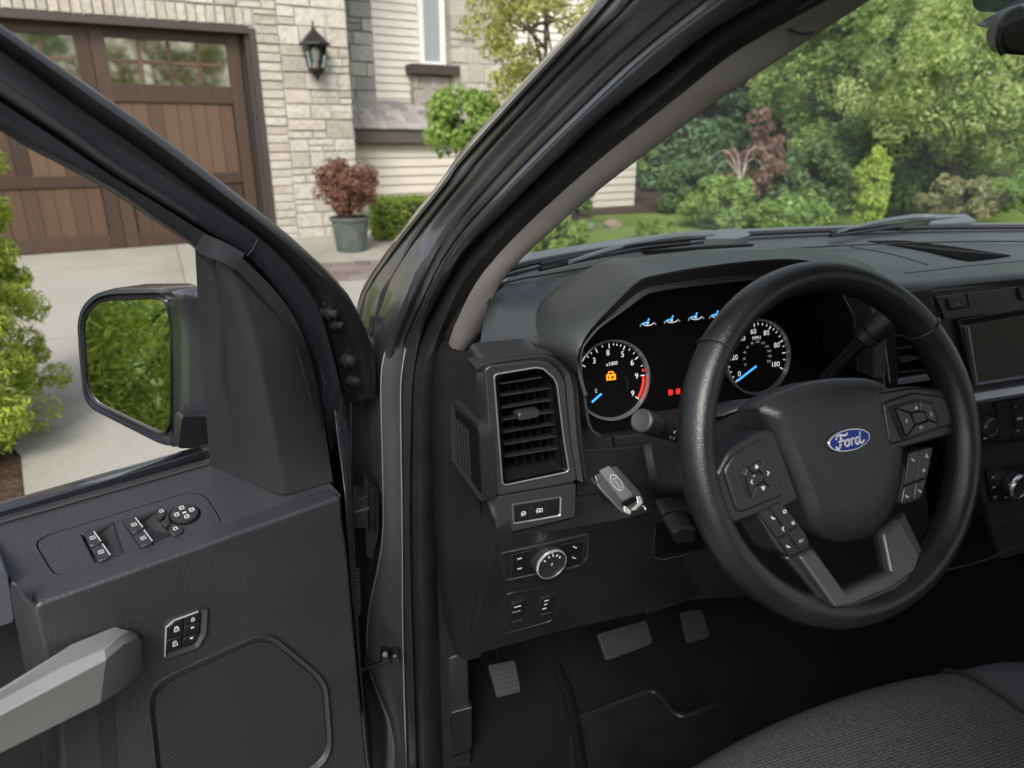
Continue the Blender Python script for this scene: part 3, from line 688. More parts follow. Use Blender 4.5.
# top pad
def zc(x, y, Z): return atz(x, y, Z)
fr_ = [zc(x, y, 1.283) for x, y in spl([(494, 290), (507, 274), (540, 265), (600, 254), (700, 240), (850, 232), (1024, 229), (1250, 232)], 34)]
md = [zc(x, y, 1.281) for x, y in spl([(487, 305), (500, 285), (545, 276), (610, 265), (700, 256), (850, 246), (1024, 242), (1300, 248)], 34)]
m2 = [zc(x, y, 1.262) for x, y in spl([(482, 325), (500, 305), (550, 298), (605, 282), (700, 276), (850, 262), (1024, 260), (1330, 266)], 34)]
rear = [zc(x, y, z) for x, y, z in spl([(480, 350, 1.238), (500, 346, 1.238), (550, 340, 1.238), (578, 312, 1.245), (610, 290, 1.258), (700, 284, 1.262), (850, 284, 1.268), (905, 286, 1.272), (1024, 274, 1.272), (1360, 246, 1.272)], 34)]
down = [p+V((0, .006, -.012)) for p in rear]; down2 = [p+V((0, .05, -.05)) for p in rear]
bm = B(); loft(bm, [[p+V((0, .02, -.03)) for p in fr_], fr_, md, m2, rear, down, down2])
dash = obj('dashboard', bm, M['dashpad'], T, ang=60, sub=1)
# gutter along the glass
bm = B(); tube(bm, [p+V((0, .012, .004)) for p in fr_], .006, 8); obj('windshield_gasket', bm, M['softblack'], dash)
bm = B(); tube(bm, [p+V((0, 0, .0015)) for p in md], .0016, 6); obj('pad_seam', bm, M['softblack'], dash)
# defroster and speaker grilles on the pad
DSK = skin(dash)
bm = B(); skinpoly(bm, DSK, rnd([(866, 241.5), (905, 241), (952, 247), (1012, 256), (970, 262), (926, 252)], 3), .0015); obj('defroster_grille', bm, M['void'], dash, solid=.002)
bm = B()
for k in range(22):
    t = k/21; x0, y0 = 878+t*104, 242.6+t*11; tube(bm, [onskin(DSK, x0, y0, .002), onskin(DSK, x0+13+10*t, y0+3.4, .002)], .0012, 5)
obj('grille_bar', bm, M['softblack'], dash)
bm = B(); skinpoly(bm, DSK, rnd([(640, 252), (700, 247), (755, 244.5), (752, 246.5), (700, 249.5), (645, 255)], 2), .0015); obj('defroster_slot', bm, M['void'], dash, solid=.002)
bm = B(); tube(bm, [onskin(DSK, x, y, .0) for x, y in spl([(850, 247), (890, 254), (928, 265)], 14)], .0016, 6); obj('pad_crease', bm, M['softblack'], dash)
bm = B(); tube(bm, [onskin(DSK, x, y, .0) for x, y in spl([(905, 273.5), (970, 266), (1024, 261)], 14)], .0014, 6); obj('pad_crease', bm, M['softblack'], dash)

# binnacle hood over the instruments
I = [(600, 436), (591, 428), (586, 400), (582, 372), (583, 350), (591, 338), (601, 327), (622, 312), (644, 296), (657, 291), (699, 285), (760, 279), (800, 277), (836, 284), (846, 300), (855, 318), (858, 345), (860, 372)]
K_ = [(584, 396), (580, 382), (577, 362), (581, 345), (590, 330), (612, 306), (638, 281), (655, 275), (699, 267), (760, 260), (804, 260), (850, 272), (864, 288), (872, 310), (874, 345), (874, 378)]
J = [(583, 398), (577, 384), (565, 362), (549, 345), (543, 320), (556, 292), (598, 264), (640, 257), (699, 251), (760, 249), (815, 249), (868, 264), (878, 284), (883, 308), (884, 345), (884, 378)]
n = 60
Ic = [aty(x, y, .250) for x, y in spl(I, n)]
Kc = [aty(x, y, .246) for x, y in spl(K_, n)]
Jc = [aty(x, y, Y) for x, y, Y in spl([(x, y, float(np.interp(y, [262, 300, 330, 360, 450], [.44, .405, .33, .288, .29])) if x < 700 else .44) for x, y in J], n)]
Ji = [p+V((0, .05, -.02)) for p in Jc]
cc = sum(Ic, V())/n
Id = [p.lerp(cc, -.06)+V((0, .10, 0)) for p in Ic]
bm = B(); Ih = [aty(x, y, .250) for x, y in spl(I[3:], n)]
loft(bm, [Ji, Jc, [a.lerp(b, .35)+V((0, -.012, .006)) for a, b in zip(Jc, Kc)], [a.lerp(b, .75)+V((0, -.012, .006)) for a, b in zip(Jc, Kc)], Kc, [a.lerp(b, .12)+V((0, .001, 0)) for a, b in zip(Kc, Ih)]])
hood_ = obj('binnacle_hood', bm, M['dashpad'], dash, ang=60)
bm = B(); loft(bm, [[a.lerp(b, .10) for a, b in zip(Kc, Ih)], [a.lerp(b, .8)+V((0, .010, 0)) for a, b in zip(Kc, Ih)], [p+V((0, .004, 0)) for p in Ih]])
obj('binnacle_lip', bm, M['softblack'], dash, ang=60)
bm = B(); tube(bm, [p+V((0, .003, 0)) for p in Ic], .0020, 8); obj('bezel_edge', bm, M['pewter'], dash)
bm = B(); loft(bm, [[p+V((0, .004, 0)) for p in Ic], [p.lerp(q, .5) for p, q in zip(Ic, Id)], Id]); obj('bezel_tunnel', bm, M['black'], dash, ang=60)
# instrument cluster
bm = B(); slab(bm, CF, [(560, 460), (562, 340), (640, 280), (700, 270), (850, 262), (895, 320), (900, 430)], 0, -.02)
clu = obj('instrument_cluster', bm, M['cluster'], T)
def gauge(cx, cy, rad, name):
    a, b = CF.uv(cx, cy, .002); O = CF.loc(a, b, 0)
    bm = B(); lathe(bm, O, CF.n, [(rad*1.0, 0), (rad*1.0, .008), (rad*.965, .009), (rad*.94, .004), (rad*.93, .001)], 64, cap=False)
    obj('gauge_ring', bm, M['satin'], clu)
    bm = B(); lathe(bm, O, CF.n, [(rad*.94, .0), (rad*.94, .0012)], 64); obj('gauge_face', bm, M['cluster'], clu)
    return a, b
CFs = CF.sh(.0014)
rad = .0585
a1, b1 = gauge(612, 380, rad, 'tachometer'); a2, b2 = gauge(757, 357, rad, 'speedometer')
def ticks(bm, a, b, r, angs, long_, w, inner=None):
    for i, g in enumerate(angs):
        c, s = math.cos(R(g)), math.sin(R(g)); l = long_[i] if isinstance(long_, list) else long_
        stroke(bm, CFs, [(a+c*r*.90, b+s*r*.90), (a+c*r*(.90-l), b+s*r*(.90-l))], w, .0004)
# tachometer markings
bm = B()
ticks(bm, a1, b1, rad, [150, 116, 92, 64, 34, 2, -38], .11, .0013); ticks(bm, a1, b1, rad, [134, 104, 78, 71, 54, 44, 18, 126, 84], .05, .0012)
for s, g in (('3', 131), ('8', 96), ('5', 62), ('6', 33), ('9', 2), ('9', -36)):
    text(bm, CFs, s, a1+math.cos(R(g))*rad*.68, b1+math.sin(R(g))*rad*.68, .0118, .0004)
text(bm, CFs, 'x1000', a1+.001, b1+rad*.40, .0075, .0004, rot=.05)
obj('gauge_marking', bm, M['wlit'], clu)
bm = B(); stroke(bm, CFs, [(a1+math.cos(R(g))*rad*.865, b1+math.sin(R(g))*rad*.865) for g in range(-36, 1, 3)], .0035, .0004); stroke(bm, CFs, [(a1+math.cos(R(g))*rad*.88, b1+math.sin(R(g))*rad*.88) for g in (8, 12)], .003, .0004)
obj('red_zone', bm, M['rlit'], clu)
bm = B(); a, b = CFs.uv(611, 376.8); h = .0075
lpoly(bm, CFs, [(a-h, b-h*.65), (a+h, b-h*.65), (a+h, b+h*.5), (a-h, b+h*.5)], .0004, 0)
stroke(bm, CFs, [(a-h*.55, b+h*.4), (a-h*.45, b+h*.95), (a+h*.45, b+h*.95), (a+h*.55, b+h*.4)], .0022, .0004)
wi = obj('warning_light', bm, M['olit'], clu)
bm = B(); lpoly(bm, CFs, [(a-h*.1, b-h*.3), (a+h*.5, b-h*.3), (a+h*.5, b+h*.22), (a+h*.15, b+h*.05)], .0008, .0003); stroke(bm, CFs, [(a-h*.62, b+h*.3), (a-h*.62, b-h*.45)], .0012, .0008, .0003); obj('warning_symbol', bm, M['void'], clu)
bm = B(); pstroke(bm, CFs, [(591, 402), (600.5, 393.5)], 1.6, .004, .002); obj('needle', bm, M['blit'], clu)
bm = B(); text(bm, CFs, 'E', *CFs.uv(596, 391), .0085, .0004); obj('gauge_marking', bm, M['glit'], clu)
bm = B(); stroke(bm, CFs, [(a1+math.cos(R(g))*rad*.42, b1-.008+math.sin(R(g))*rad*.42) for g in range(-30, 31, 6)], .0022, .0004); obj('dial_arc', bm, M['black'], clu)
# speedometer markings
bm = B()
g0_, g1_ = 222, -28
mj = [222, 186, 150, 122, 94, 64, 24, -28]
ticks(bm, a2, b2, rad, [222, 180, 94, 60, 24, 2, -26], .10, .0015); ticks(bm, a2, b2, rad, [212, 202, 192, 170, 160, 103, 86, 77, 68, 52, 44, 34, 14, -10], .06, .0012)
for s, g in (('0', 216), ('20', 176), ('00', 130), ('60', 98), ('80', 63), ('80', 22), ('180', -22)):
    text(bm, CFs, s, a2+math.cos(R(g))*rad*(.68 if s != '180' else .62), b2+math.sin(R(g))*rad*.68, .0112, .0004)
text(bm, CFs, 'MPH', a2+.0, b2+rad*.50, .0078, .0004)
obj('gauge_marking', bm, M['wlit'], clu)
bm = B()
for g, s in ((205, '10'), (182, '30'), (158, '40'), (135, '60'), (110, '80'), (86, '100'), (62, '120'), (38, '140'), (18, '160'), (-2, '180'), (-22, '200')):
    text(bm, CFs, s, a2+math.cos(R(g))*rad*.40, b2+math.sin(R(g))*rad*.40, .0052, .0004)
obj('inner_scale', bm, M['glit'], clu)
bm = B(); pstroke(bm, CFs, [(736.5, 380.5), (755, 366)], 1.6, .004, .002); obj('needle', bm, M['blit'], clu)
# small lit gauges in a row, centre telltales
for i, (x, y) in enumerate([(648, 323), (672, 320), (696, 317), (717, 315)]):
    a, b = CFs.uv(x, y); s = CFs.mpp(x, y)
    bm = B(); stroke(bm, CFs, [(a+math.cos(R(g))*7.5*s, b+1.5*s+math.sin(R(g))*4*s) for g in range(200, 341, 14)], .9*s, .0004); lpoly(bm, CFs, [(a+q*s, b+r*s) for q, r in circ(-.5, 0, 1.5, n=10)], .0004, 0)
    for dx in (-8.5, 8.5): text(bm, CFs, 'E' if dx < 0 else 'F', a+dx*s, b-2*s, .0042, .0004)
    obj('small_gauge', bm, M['wlit'], clu)
    bm = B(); stroke(bm, CFs, [(a-5*s, b+.2*s), (a-.5*s, b+1*s), (a+1.2*s, b+4.5*s)], 1.7*s, .0008, .0004); lpoly(bm, CFs, [(a+q*s, b+r*s) for q, r in circ(-5.5, -.5, 1.3, n=8)], .0008, .0004)
    obj('gauge_pointer', bm, M['blit'], clu)
bm = B()
for x, y in ((670.5, 392.3), (678, 391.2)):
    a, b = CFs.uv(x, y); s = CFs.mpp(x, y); stroke(bm, CFs, [(a-1.7*s, b-2.2*s), (a+1.7*s, b-2.2*s), (a+1.7*s, b+2.2*s), (a-1.7*s, b+2.2*s), (a-1.7*s, b-2.2*s)], 1.2*s, .0004); stroke(bm, CFs, [(a-1.5*s, b), (a+1.5*s, b)], 1.2*s, .0004)
obj('telltale', bm, M['rlit'], clu)

# face of the dash below and beside the cluster
bm = B()
DFa = Fr(aty(600, 460, .285), (1, 0, 0), (0, -1, .12))
lowI = [q for q in spl(I, n)][:22][::-1]
pl = lowI + [(600, 437), (645, 432), (700, 430), (700, 520), (650, 520), (585, 520), (560, 520), (556, 356), (572, 336)]
DFp = [DFa.px(x, y) for x, y in [(578, 372), (581, 390), (585, 405), (591, 428), (606, 438), (645, 433), (720, 428), (720, 540), (570, 540), (548, 480), (548, 372), (565, 366)]]
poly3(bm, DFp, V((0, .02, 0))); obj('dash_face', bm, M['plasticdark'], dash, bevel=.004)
bm = B(); slab(bm, DFa, [(576, 450), (642, 446), (645, 486), (577, 497)], .004, -.01); obj('face_panel', bm, M['plasticdark'], dash, bevel=.003)
bm = B(); pstroke(bm, DFa, [(612, 437), (613, 446)], 1.1, .006, 0); obj('face_seam', bm, M['void'], dash)
# end cap of the dash beside the door
e1 = [aty(x, y, Y) for x, y, Y in spl([(474, 352, .30), (476, 370, .262), (480, 430, .262), (484, 490, .262), (497, 536, .240), (484, 600, .285), (468, 660, .32)], 30)]
e2 = [aty(x, y, Y) for x, y, Y in spl([(452, 348, .40), (450, 372, .37), (447, 430, .36), (448, 490, .36), (449, 540, .36), (452, 600, .37), (456, 655, .39)], 30)]
bm = B(); loft(bm, [[p+V((.02, .0, -.0)) for p in e1], e1, mixc(e1, e2, .5, .004), e2, [p+V((.0, .12, 0)) for p in e2]]); obj('dash_end_panel', bm, M['plasticdark'], dash, ang=40)
bm = B(); seam = [aty(x, y, Y) for x, y, Y in spl([(481, 495, .268), (482, 540, .280), (478, 590, .300), (470, 640, .325)], 14)]; tube(bm, [p+V((-.001, 0, 0)) for p in seam], .0011, 6); obj('panel_seam', bm, M['void'], dash)
bm = B(); pts = [aty(x, y, .47) for x, y in ((458, 356), (466, 344), (474, 330), (490, 300), (498, 304), (490, 330), (486, 356))]; poly3(bm, pts, V((.02, .06, 0))); obj('dash_corner', bm, M['dashpad'], dash)
# small side demister vent
ec0, ec1, ec2 = aty(452, 430, .353), aty(480, 470, .268), aty(452, 455, .353)
en = (ec1-ec0).cross(ec2-ec0); en = en if en.dot(CAM-ec0) > 0 else -en
EF = Fr(ec0, ec1-ec0, en)
vo = rnd([(450.5, 399), (454, 401), (478, 425), (480.5, 436), (483.5, 502), (480, 500), (452, 461)], 2, 2); vi = rnd([(452.8, 406), (455.5, 408.5), (476.8, 428.5), (478.6, 437), (481.6, 496), (479.2, 494), (454, 459)], 2, 2)
bm = B(); ring(bm, EF, vo, vi, .013, -.005, .008); sv = obj('side_vent', bm, M['plastic'], T, bevel=.001)
bm = B(); slab(bm, EF, vi, .0065, .002); obj('vent_recess', bm, M['void'], sv)  # raised dark plate painting the shade of a recess, no depth behind
for k in range(6):
    t = (k+.6)/6.2; x0 = 456+t*20; bm = B(); pstroke(bm, EF, [(x0-1, 410.5+t*20), (x0+1.6, 458+t*33)], 1.4, .0095, .0066); obj('slat', bm, M['plastic'], sv)

# left air vent
vO = rnd([(485, 370), (490, 366), (538, 361), (548, 362.5), (559, 371), (565, 381), (571, 445), (577, 480), (572, 483), (500, 495.5), (494.5, 495)], 2.5, 3)
vM = rnd([(494, 376), (497, 374), (536, 367.5), (543, 368.5), (554, 378), (557, 384), (564, 440), (569, 470), (566, 472.5), (506, 485), (502.5, 484)], 2, 3)
vI = rnd([(499, 380), (501, 378), (535, 370.5), (541, 371.5), (549, 379), (552, 386), (558, 440), (562, 468), (560, 470), (508, 481), (505, 480)], 2, 3)
bm = B(); ring(bm, VF, vO, vM, .012, -.03, .010); vent = obj('air_vent', bm, M['pewter'], T, bevel=.0022, seg=3)
bm = B(); ring(bm, VF, vM, vI, .011, -.02, .004); obj('vent_rim', bm, M['gloss'], vent)
bm = B(); pp = [VF.px(x, y, .0115) for x, y in vM]; tube(bm, pp+[pp[0]], .0012, 6, cap=False); obj('chrome_edge', bm, M['satin'], vent)
vIb = [VF.px(x, y, .006) for x, y in vI]; cv = sum(vIb, V())/len(vIb); bk = [p.lerp(cv, .04)-VF.n*.045 for p in vIb]
bm = B(); loft(bm, [vIb+[vIb[0]], bk+[bk[0]]]); obj('vent_duct', bm, M['black'], vent, ang=30)
bm = B(); poly3(bm, bk, -VF.n*.002); obj('vent_recess', bm, M['void'], vent)
for i, (xa, ya, xb, yb) in enumerate([(500, 384, 542, 377.5), (500.5, 396, 550, 388.5), (501.5, 408.3, 552, 400), (502.5, 420.3, 554, 412), (503.5, 432.5, 556, 424.2), (504.5, 444.8, 557, 436.3), (505.5, 457, 559, 448.5)]):
    p, q_ = VF.px(xa, ya, .000), VF.px(xb, yb, .000); back = -VF.n*.022+V((0, 0, -.004)); th = V((0, 0, .0011))
    bm = B(); poly3(bm, [p-th, p+th, p+th*.6+back, p-th*.6+back], q_-p); obj('slat', bm, M['plastic'], vent, bevel=.0004)
bm = B()
for t in (.18, .36, .55, .74, .9):
    p, q_ = VF.px(500+t*45, 384, -.018), VF.px(508+t*48, 466, -.018); bm2 = p
    poly3(bm, [p, p+VF.u*.0014, q_+VF.u*.0014, q_], -VF.n*.018)
obj('rear_vane', bm, M['black'], vent)
bm = B(); slabc(bm, VF, rnd([(518, 415.5), (520, 413.5), (539, 410.3), (540.5, 411.5), (540, 416), (538, 417.5), (520.5, 420.8), (518.5, 420)], 1.2, 2), .008, -.01, .0015); obj('vent_tab', bm, M['pewter'], vent, ang=25)
bm = B(); p = [VF.px(*q, .003) for q in ((508, 480.5), (561, 469.5))]; p2 = [VF.px(*q, -.03) for q in ((556, 460), (508, 470))]; poly3(bm, p+p2, V((0, 0, -.003))); obj('vent_sill', bm, M['dashpad'], vent)
# vent surround on top and side
bm = B(); s1 = [VF.px(x, y, .010) for x, y in vO[:18]]; s2 = [p+V((-.006, .05, .016)) for p in s1]; loft(bm, [s1, s2]); obj('vent_shroud', bm, M['plastic'], vent, ang=30)
vt = [VF.px(x, y, .008) for x, y in spl([(476, 369), (486, 364.5), (510, 360.5), (538, 357), (552, 359), (564, 369), (572, 382), (577, 440), (583, 482)], 22)]
vt2 = [VF.px(x, y, .002) for x, y in spl([(474, 366), (484, 361), (510, 357), (539, 353.5), (555, 356), (568, 367), (577, 382), (582, 440), (588, 482)], 22)]
vt0 = [VF.px(x, y, .004) for x, y in spl([(484, 371), (488, 367), (510, 364.5), (538, 361), (548, 362.5), (559, 371), (565, 381), (571, 445), (577, 480)], 22)]
bm = B(); loft(bm, [[p+V((0, .02, 0)) for p in vt0], vt0, vt]); obj('vent_surround', bm, M['pewter'], vent, ang=60)
bm = B(); loft(bm, [vt, mixc(vt, vt2, .5, -.010), vt2, [p+V((0, .03, 0)) for p in vt2]]); obj('surround_gap', bm, M['softblack'], vent, ang=60)
# switch block under the vent
bm = B(); slab(bm, VF, rnd([(494.5, 498), (576, 484), (575, 517), (497.5, 535.5)], 2), .013, -.03); sb = obj('switch_block', bm, M['pewter'], T, bevel=.003, seg=3)
sO = rnd([(512, 504.5), (561.5, 496.5), (560.8, 516), (513, 524.5)], 2, 2); sI = rnd([(513.5, 505.5), (560, 498), (559.5, 514.8), (514.3, 522.8)], 1.5, 2)
bm = B(); ring(bm, VF, sO, sI, .0142, .008, .013); obj('switch_frame', bm, M['satin'], sb)
for q in ([(514, 505.6), (530.5, 503), (531, 520), (514.8, 522.5)], [(531.3, 502.9), (545.5, 500.5), (545.8, 517.3), (531.8, 519.7)], [(546.3, 500.4), (559.6, 498.3), (559.2, 514.8), (546.6, 517.1)]):
    bm = B(); slabc(bm, VF, q, .0145, .008, .0008); obj('push_button', bm, M['black'], sb, ang=25)
Fs = VF.sh(.0146); bm = B()
for x, y in ((523.5, 513), (538.5, 510)):
    a, b = Fs.uv(x, y); h = Fs.mpp(x, y)
    stroke(bm, Fs, [(a+math.cos(R(g))*2.4*h, b-1*h+math.sin(R(g))*2.6*h) for g in range(0, 181, 20)]+[(a+2.4*h, b-1*h)], .9*h, .0003)
    for k in (-1, 0, 1): stroke(bm, Fs, [(a+(k*1.6)*h, b-1.6*h), (a+(k*1.6-.5)*h, b-3.2*h)], .6*h, .0003)
a, b = Fs.uv(541, 510); stroke(bm, Fs, [(a-1*h, b+1.6*h), (a+1.5*h, b+1.8*h), (a+1.5*h, b-1.8*h), (a-1*h, b-1.6*h)], .8*h, .0003)
obj('switch_mark', bm, M['white'], sb)
bm = B(); sd = [VF.px(x, y, .008) for x, y in ((494.5, 499), (497.5, 535))]; s2 = [aty(486, 492, .275), aty(490, 528, .268)]; poly3(bm, [sd[0], sd[1], s2[1], s2[0]], V((.004, .002, 0))); obj('block_side', bm, M['pewter'], sb)

# knee panel: ledge and sloping face
lf = [aty(x, y, Y) for x, y, Y in spl([(497, 537, .236), (560, 529.5, .234), (620, 519, .234), (653, 511, .236), (662, 513, .25)], 18)]
lb = [aty(x, y, Y) for x, y, Y in spl([(500, 530, .27), (560, 505, .283), (600, 494, .285), (645, 484, .286), (657, 500, .286)], 18)]
l0 = [p+V((0, -.004, -.010)) for p in lf]
lw = [KN.px(x, y, .0) for x, y in spl([(470, 656), (560, 631), (640, 613), (690, 598), (700, 596)], 18)]
up_ = [KN.px(x, y, -.0) for x, y in spl([(499, 545), (560, 537), (620, 527), (655, 518), (664, 520)], 18)]
bm = B(); loft(bm, [[p+V((0, .03, -.0)) for p in lb], lb, mixc(lb, lf, .85, -.002), lf, up_, mixc(up_, lw, .3), mixc(up_, lw, .95, .0), lw, [p+V((0, .03, .0)) for p in lw]])
knee = obj('knee_panel', bm, M['plasticdark'], T, ang=50)
# rest of the lower panel running under the column to the centre
bm = B(); slab(bm, KN, rnd([(656, 522), (664, 512), (925, 478), (935, 575), (860, 590), (690, 600), (645, 615), (650, 560)], 3), -.003, -.03); obj('lower_dash', bm, M['softblack'], knee, bevel=.004)
bm = B(); slab(bm, KN, rnd([(655, 524), (700, 514), (720, 545), (700, 549), (656, 557)], 3), .001, -.002); obj('lever_recess_shade', bm, M['void'], knee)  # flat near-black plate painting the shade of the lever opening
bm = B(); tube(bm, [KN.px(x, y, .003) for x, y in ((655, 530), (653, 557), (662, 560), (702, 551))], .0016, 6); obj('recess_edge', bm, M['plastic'], knee)
bm = B(); slabc(bm, KN, rnd([(672, 533), (684, 527), (697, 529), (696, 543), (676, 545)], 2, 2), .03, .0, .003); obj('release_lever', bm, M['plastic'], knee, ang=30)
# headlight switch
bm = B(); pO = rnd([(501, 554), (590, 534), (588.5, 559), (579, 566), (504, 582)], 3, 2); pI = rnd([(506, 556), (586, 538), (584.5, 557.5), (577, 563.5), (508, 578)], 3, 2)
ring(bm, KN, pO, pI, .0025, -.004, -.001); hs = obj('headlight_switch', bm, M['softblack'], T, bevel=.001)
bm = B(); slab(bm, KN, rnd([(510.5, 552), (585, 537), (582, 564), (568, 567.5), (511.5, 577.5)], 2, 2), .003, -.004); obj('switch_plate', bm, M['black'], hs, bevel=.001)
bm = B(); pstroke(bm, KN, [(511, 577.5), (511.5, 553), (533, 548)], .9, .0036, .002); obj('plate_edge', bm, M['pewter'], hs)
bm = B(); pstroke(bm, KN, [(566, 568), (581.5, 563.5), (584, 538.5), (560, 543)], .9, .0036, .002); obj('plate_edge', bm, M['pewter'], hs)
bm = B(); O = KN.px(546, 557.5, .0); kx = KN.n+V((.12, 0, .22)); rr = 17.2*KN.mpp(548, 560); kx.normalize()
lathe(bm, O, kx, [(rr*1.02, -.006), (rr*1.0, .012), (rr*.97, .0165), (rr*.90, .0175), (rr*.86, .0160), (rr*.2, .0160)], 48); kb = obj('knob', bm, M['plastic'], hs)
bm = B(); lathe(bm, O, kx, [(rr*.985, .0150), (rr*.97, .0172), (rr*.90, .0180), (rr*.895, .0168)], 48, cap=False); obj('knob_ring', bm, M['chrome'], hs)
Kf = Fr(O+kx*.0162, (1, 0, 0), kx); bm = B()
for g in (35, 60, 85, 110, 140): stroke(bm, Kf, [(math.cos(R(g))*rr*.55, math.sin(R(g))*rr*.55), (math.cos(R(g))*rr*.68, math.sin(R(g))*rr*.68)], .0022, .0004)
text(bm, Kf, '0', 0, 0, .007, .0004); lpoly(bm, Kf, [(.0015, rr*.8), (-.0015, rr*.8), (0, rr*.72)], .0004, 0)
obj('switch_mark', bm, M['white'], hs); bm = B()
for x, y in ((519.5, 558.5), (519.5, 568.5)): pstroke(bm, KN.sh(.0032), [(x-2.2, y+.6), (x+2.2, y-.4)], 1.9, .0004)
obj('switch_mark', bm, M['white'], hs); bm = B()
for x, y in ((575, 547.5), (574, 558)): pstroke(bm, KN.sh(.0032), [(x-1.8, y-1.2), (x, y), (x+1.8, y+.2)], 1.2, .0004)
obj('switch_mark', bm, M['white'], hs)
# rocker switch panel
rp = rnd([(505.5, 596), (510, 593.5), (567, 583.5), (564, 598), (555, 617), (550, 621.5), (500, 635), (496, 634)], 3, 2)
bm = B(); slab(bm, KN, rp, .002, -.004); rk = obj('rocker_panel', bm, M['plasticdark'], T, bevel=.0012)
bm = B(); pp = [KN.px(x, y, .0018) for x, y in rp]; tube(bm, pp+[pp[0]], .0011, 6, cap=False); obj('panel_gap', bm, M['black'], rk)
for q in ([(511.5, 604), (526, 600), (522, 619.5), (508.5, 623)], [(541, 598.5), (555.5, 595), (550.5, 612), (537.5, 615.5)]):
    bm = B(); slabc(bm, KN, rnd(q, 1.5, 2), .0052, -.004, .0015); obj('rocker_switch', bm, M['black'], rk, ang=25)
    bm = B(); p_ = [np.array(x) for x in q]; pstroke(bm, KN, [p_[3]*.85+p_[0]*.15+(2, -.6), p_[2]*.85+p_[1]*.15+(-1.5, .4)], 1.6, .0058, .004); obj('rocker_edge', bm, M['pewter'], rk)
Ks = KN.sh(.0054); bm = B()
text(bm, Ks, 'AUX', *Ks.uv(516.3, 611.5), .0062, .0004, rot=.0); pstroke(bm, Ks, [(514, 607.5), (521, 605.8)], 1.4, .0004)
for x, y, w_ in ((546.5, 600.5, 2.2), (545.5, 604.2, 1.5), (544.3, 608.5, 2)): pstroke(bm, Ks, [(x-w_, y+.5), (x+w_, y-.4)], 1.3, .0004)
obj('switch_mark', bm, M['white'], rk)

# ------------------------------------------------------------------ steering column, stalks
WC = CAM+RT*.3409-UP*.0591+FW*.7279
wt = R(23.0)
WN = V((.058, -math.cos(wt), math.sin(wt))).normalized()
W = Fr(WC, (1, 0, 0), WN)
bm = B()
def colsec(c, w, h, dr=0): return [W.loc(c[0]+w*math.copysign(abs(math.cos(R(g)))**.6, math.cos(R(g))), c[1]+h*math.copysign(abs(math.sin(R(g)))**.6, math.sin(R(g))), c[2]) for g in range(0, 361, 15)]
loft(bm, [colsec((0, .0, -.060), .050, .05), colsec((0, -.01, -.060), .056, .055), colsec((0, -.01, -.10), .060, .058), colsec((0.01, -.012, -.20), .066, .058), colsec((0.015, -.012, -.34), .07, .06)])
scol = obj('steering_column', bm, M['softblack'], T, ang=50)
bm = B(); loft(bm, [[W.loc(-.062, .035, -.09), W.loc(-.035, .052, -.09), W.loc(.05, .052, -.09), W.loc(.08, .035, -.09)], [W.loc(-.07, .038, -.20), W.loc(-.035, .054, -.20), W.loc(.07, .054, -.20), W.loc(.10, .036, -.20)]]); obj('column_shroud', bm, M['dashpad'], scol, solid=.004, sub=1)
bm = B(); loft(bm, [[DFa.px(x, y, .03) for x, y in ((644, 445), (690, 438))], [DFa.px(x, y, .045) for x, y in ((650, 478), (700, 474))], [DFa.px(x, y, .02) for x, y in ((650, 482), (702, 480))], [DFa.px(x, y, -.01) for x, y in ((662, 515), (705, 508))]]); obj('column_side', bm, M['softblack'], scol, solid=.01, ang=30)
# turn signal stalk
sk1 = aty(641.5, 420.5, .10); sk0 = aty(700, 441, .175)
ax = (sk1-sk0).normalized()
bm = B(); rr = 12.6*(sk1-CAM).dot(FW)/FPX
sec = [(0, .70), (.25, .78), (.5, .86), (.75, .95), (.93, 1.0), (1.0, .98)]
tube(bm, [sk0.lerp(sk1, t) for t, _ in sec], [rr*f for _, f in sec], 28); st = obj('turn_signal_stalk', bm, M['plastic'], T, bevel=.0012)
axc = (sk1-sk0).normalized().lerp((CAM-sk1).normalized(), .0)
bm = B(); lathe(bm, sk1, ax, [(rr*.90, 0), (rr*.90, .0012), (rr*.78, .0018), (rr*.72, .0015)], 30); obj('stalk_cap', bm, M['pewter'], st)
bm = B(); tube(bm, [sk0.lerp(sk1, .80), sk0.lerp(sk1, .815)], rr*1.005, 28, cap=False); obj('stalk_seam', bm, M['void'], st)
upv = (CAM-sk0.lerp(sk1, .6)).normalized(); upv = (upv-ax*upv.dot(ax)).normalized()
SF = Fr(sk0.lerp(sk1, .55)+upv*rr*.93, ax, upv); bm = B()
for i in range(4):
    for j in (-1, 0, 1):
        if (i+j) % 3 != 2:
            aa, bb = -.012+i*.009, j*.0065; h = .0016
            stroke(bm, SF.sh(-.0028*abs(j)), [(aa-h, bb-h), (aa+h, bb), (aa-h*.3, bb+h)], .0009, .0012)
obj('stalk_mark', bm, M['white'], st)
# gear lever on the right of the column
g0p, g1p, g2p, g3p = aty(826, 378, .24), aty(866, 337, .19), aty(862, 341, .195), aty(905, 305, .165)
bm = B(); tube(bm, [g0p, g0p.lerp(g1p, .5), g1p], [.0085, .0095, .012], 16); gl_ = obj('gear_lever', bm, M['black'], T)
bm = B(); tube(bm, [g2p, g2p.lerp(g3p, .03), g2p.lerp(g3p, .25), g2p.lerp(g3p, .7), g2p.lerp(g3p, 1.15)], [.013, .0165, .0175, .0185, .017], 20); obj('lever_grip', bm, M['plastic'], gl_, bevel=.001)
bm = B(); tube(bm, [g2p.lerp(g3p, .22), g2p.lerp(g3p, .25)], .0179, 20, cap=False); obj('grip_seam', bm, M['void'], gl_)

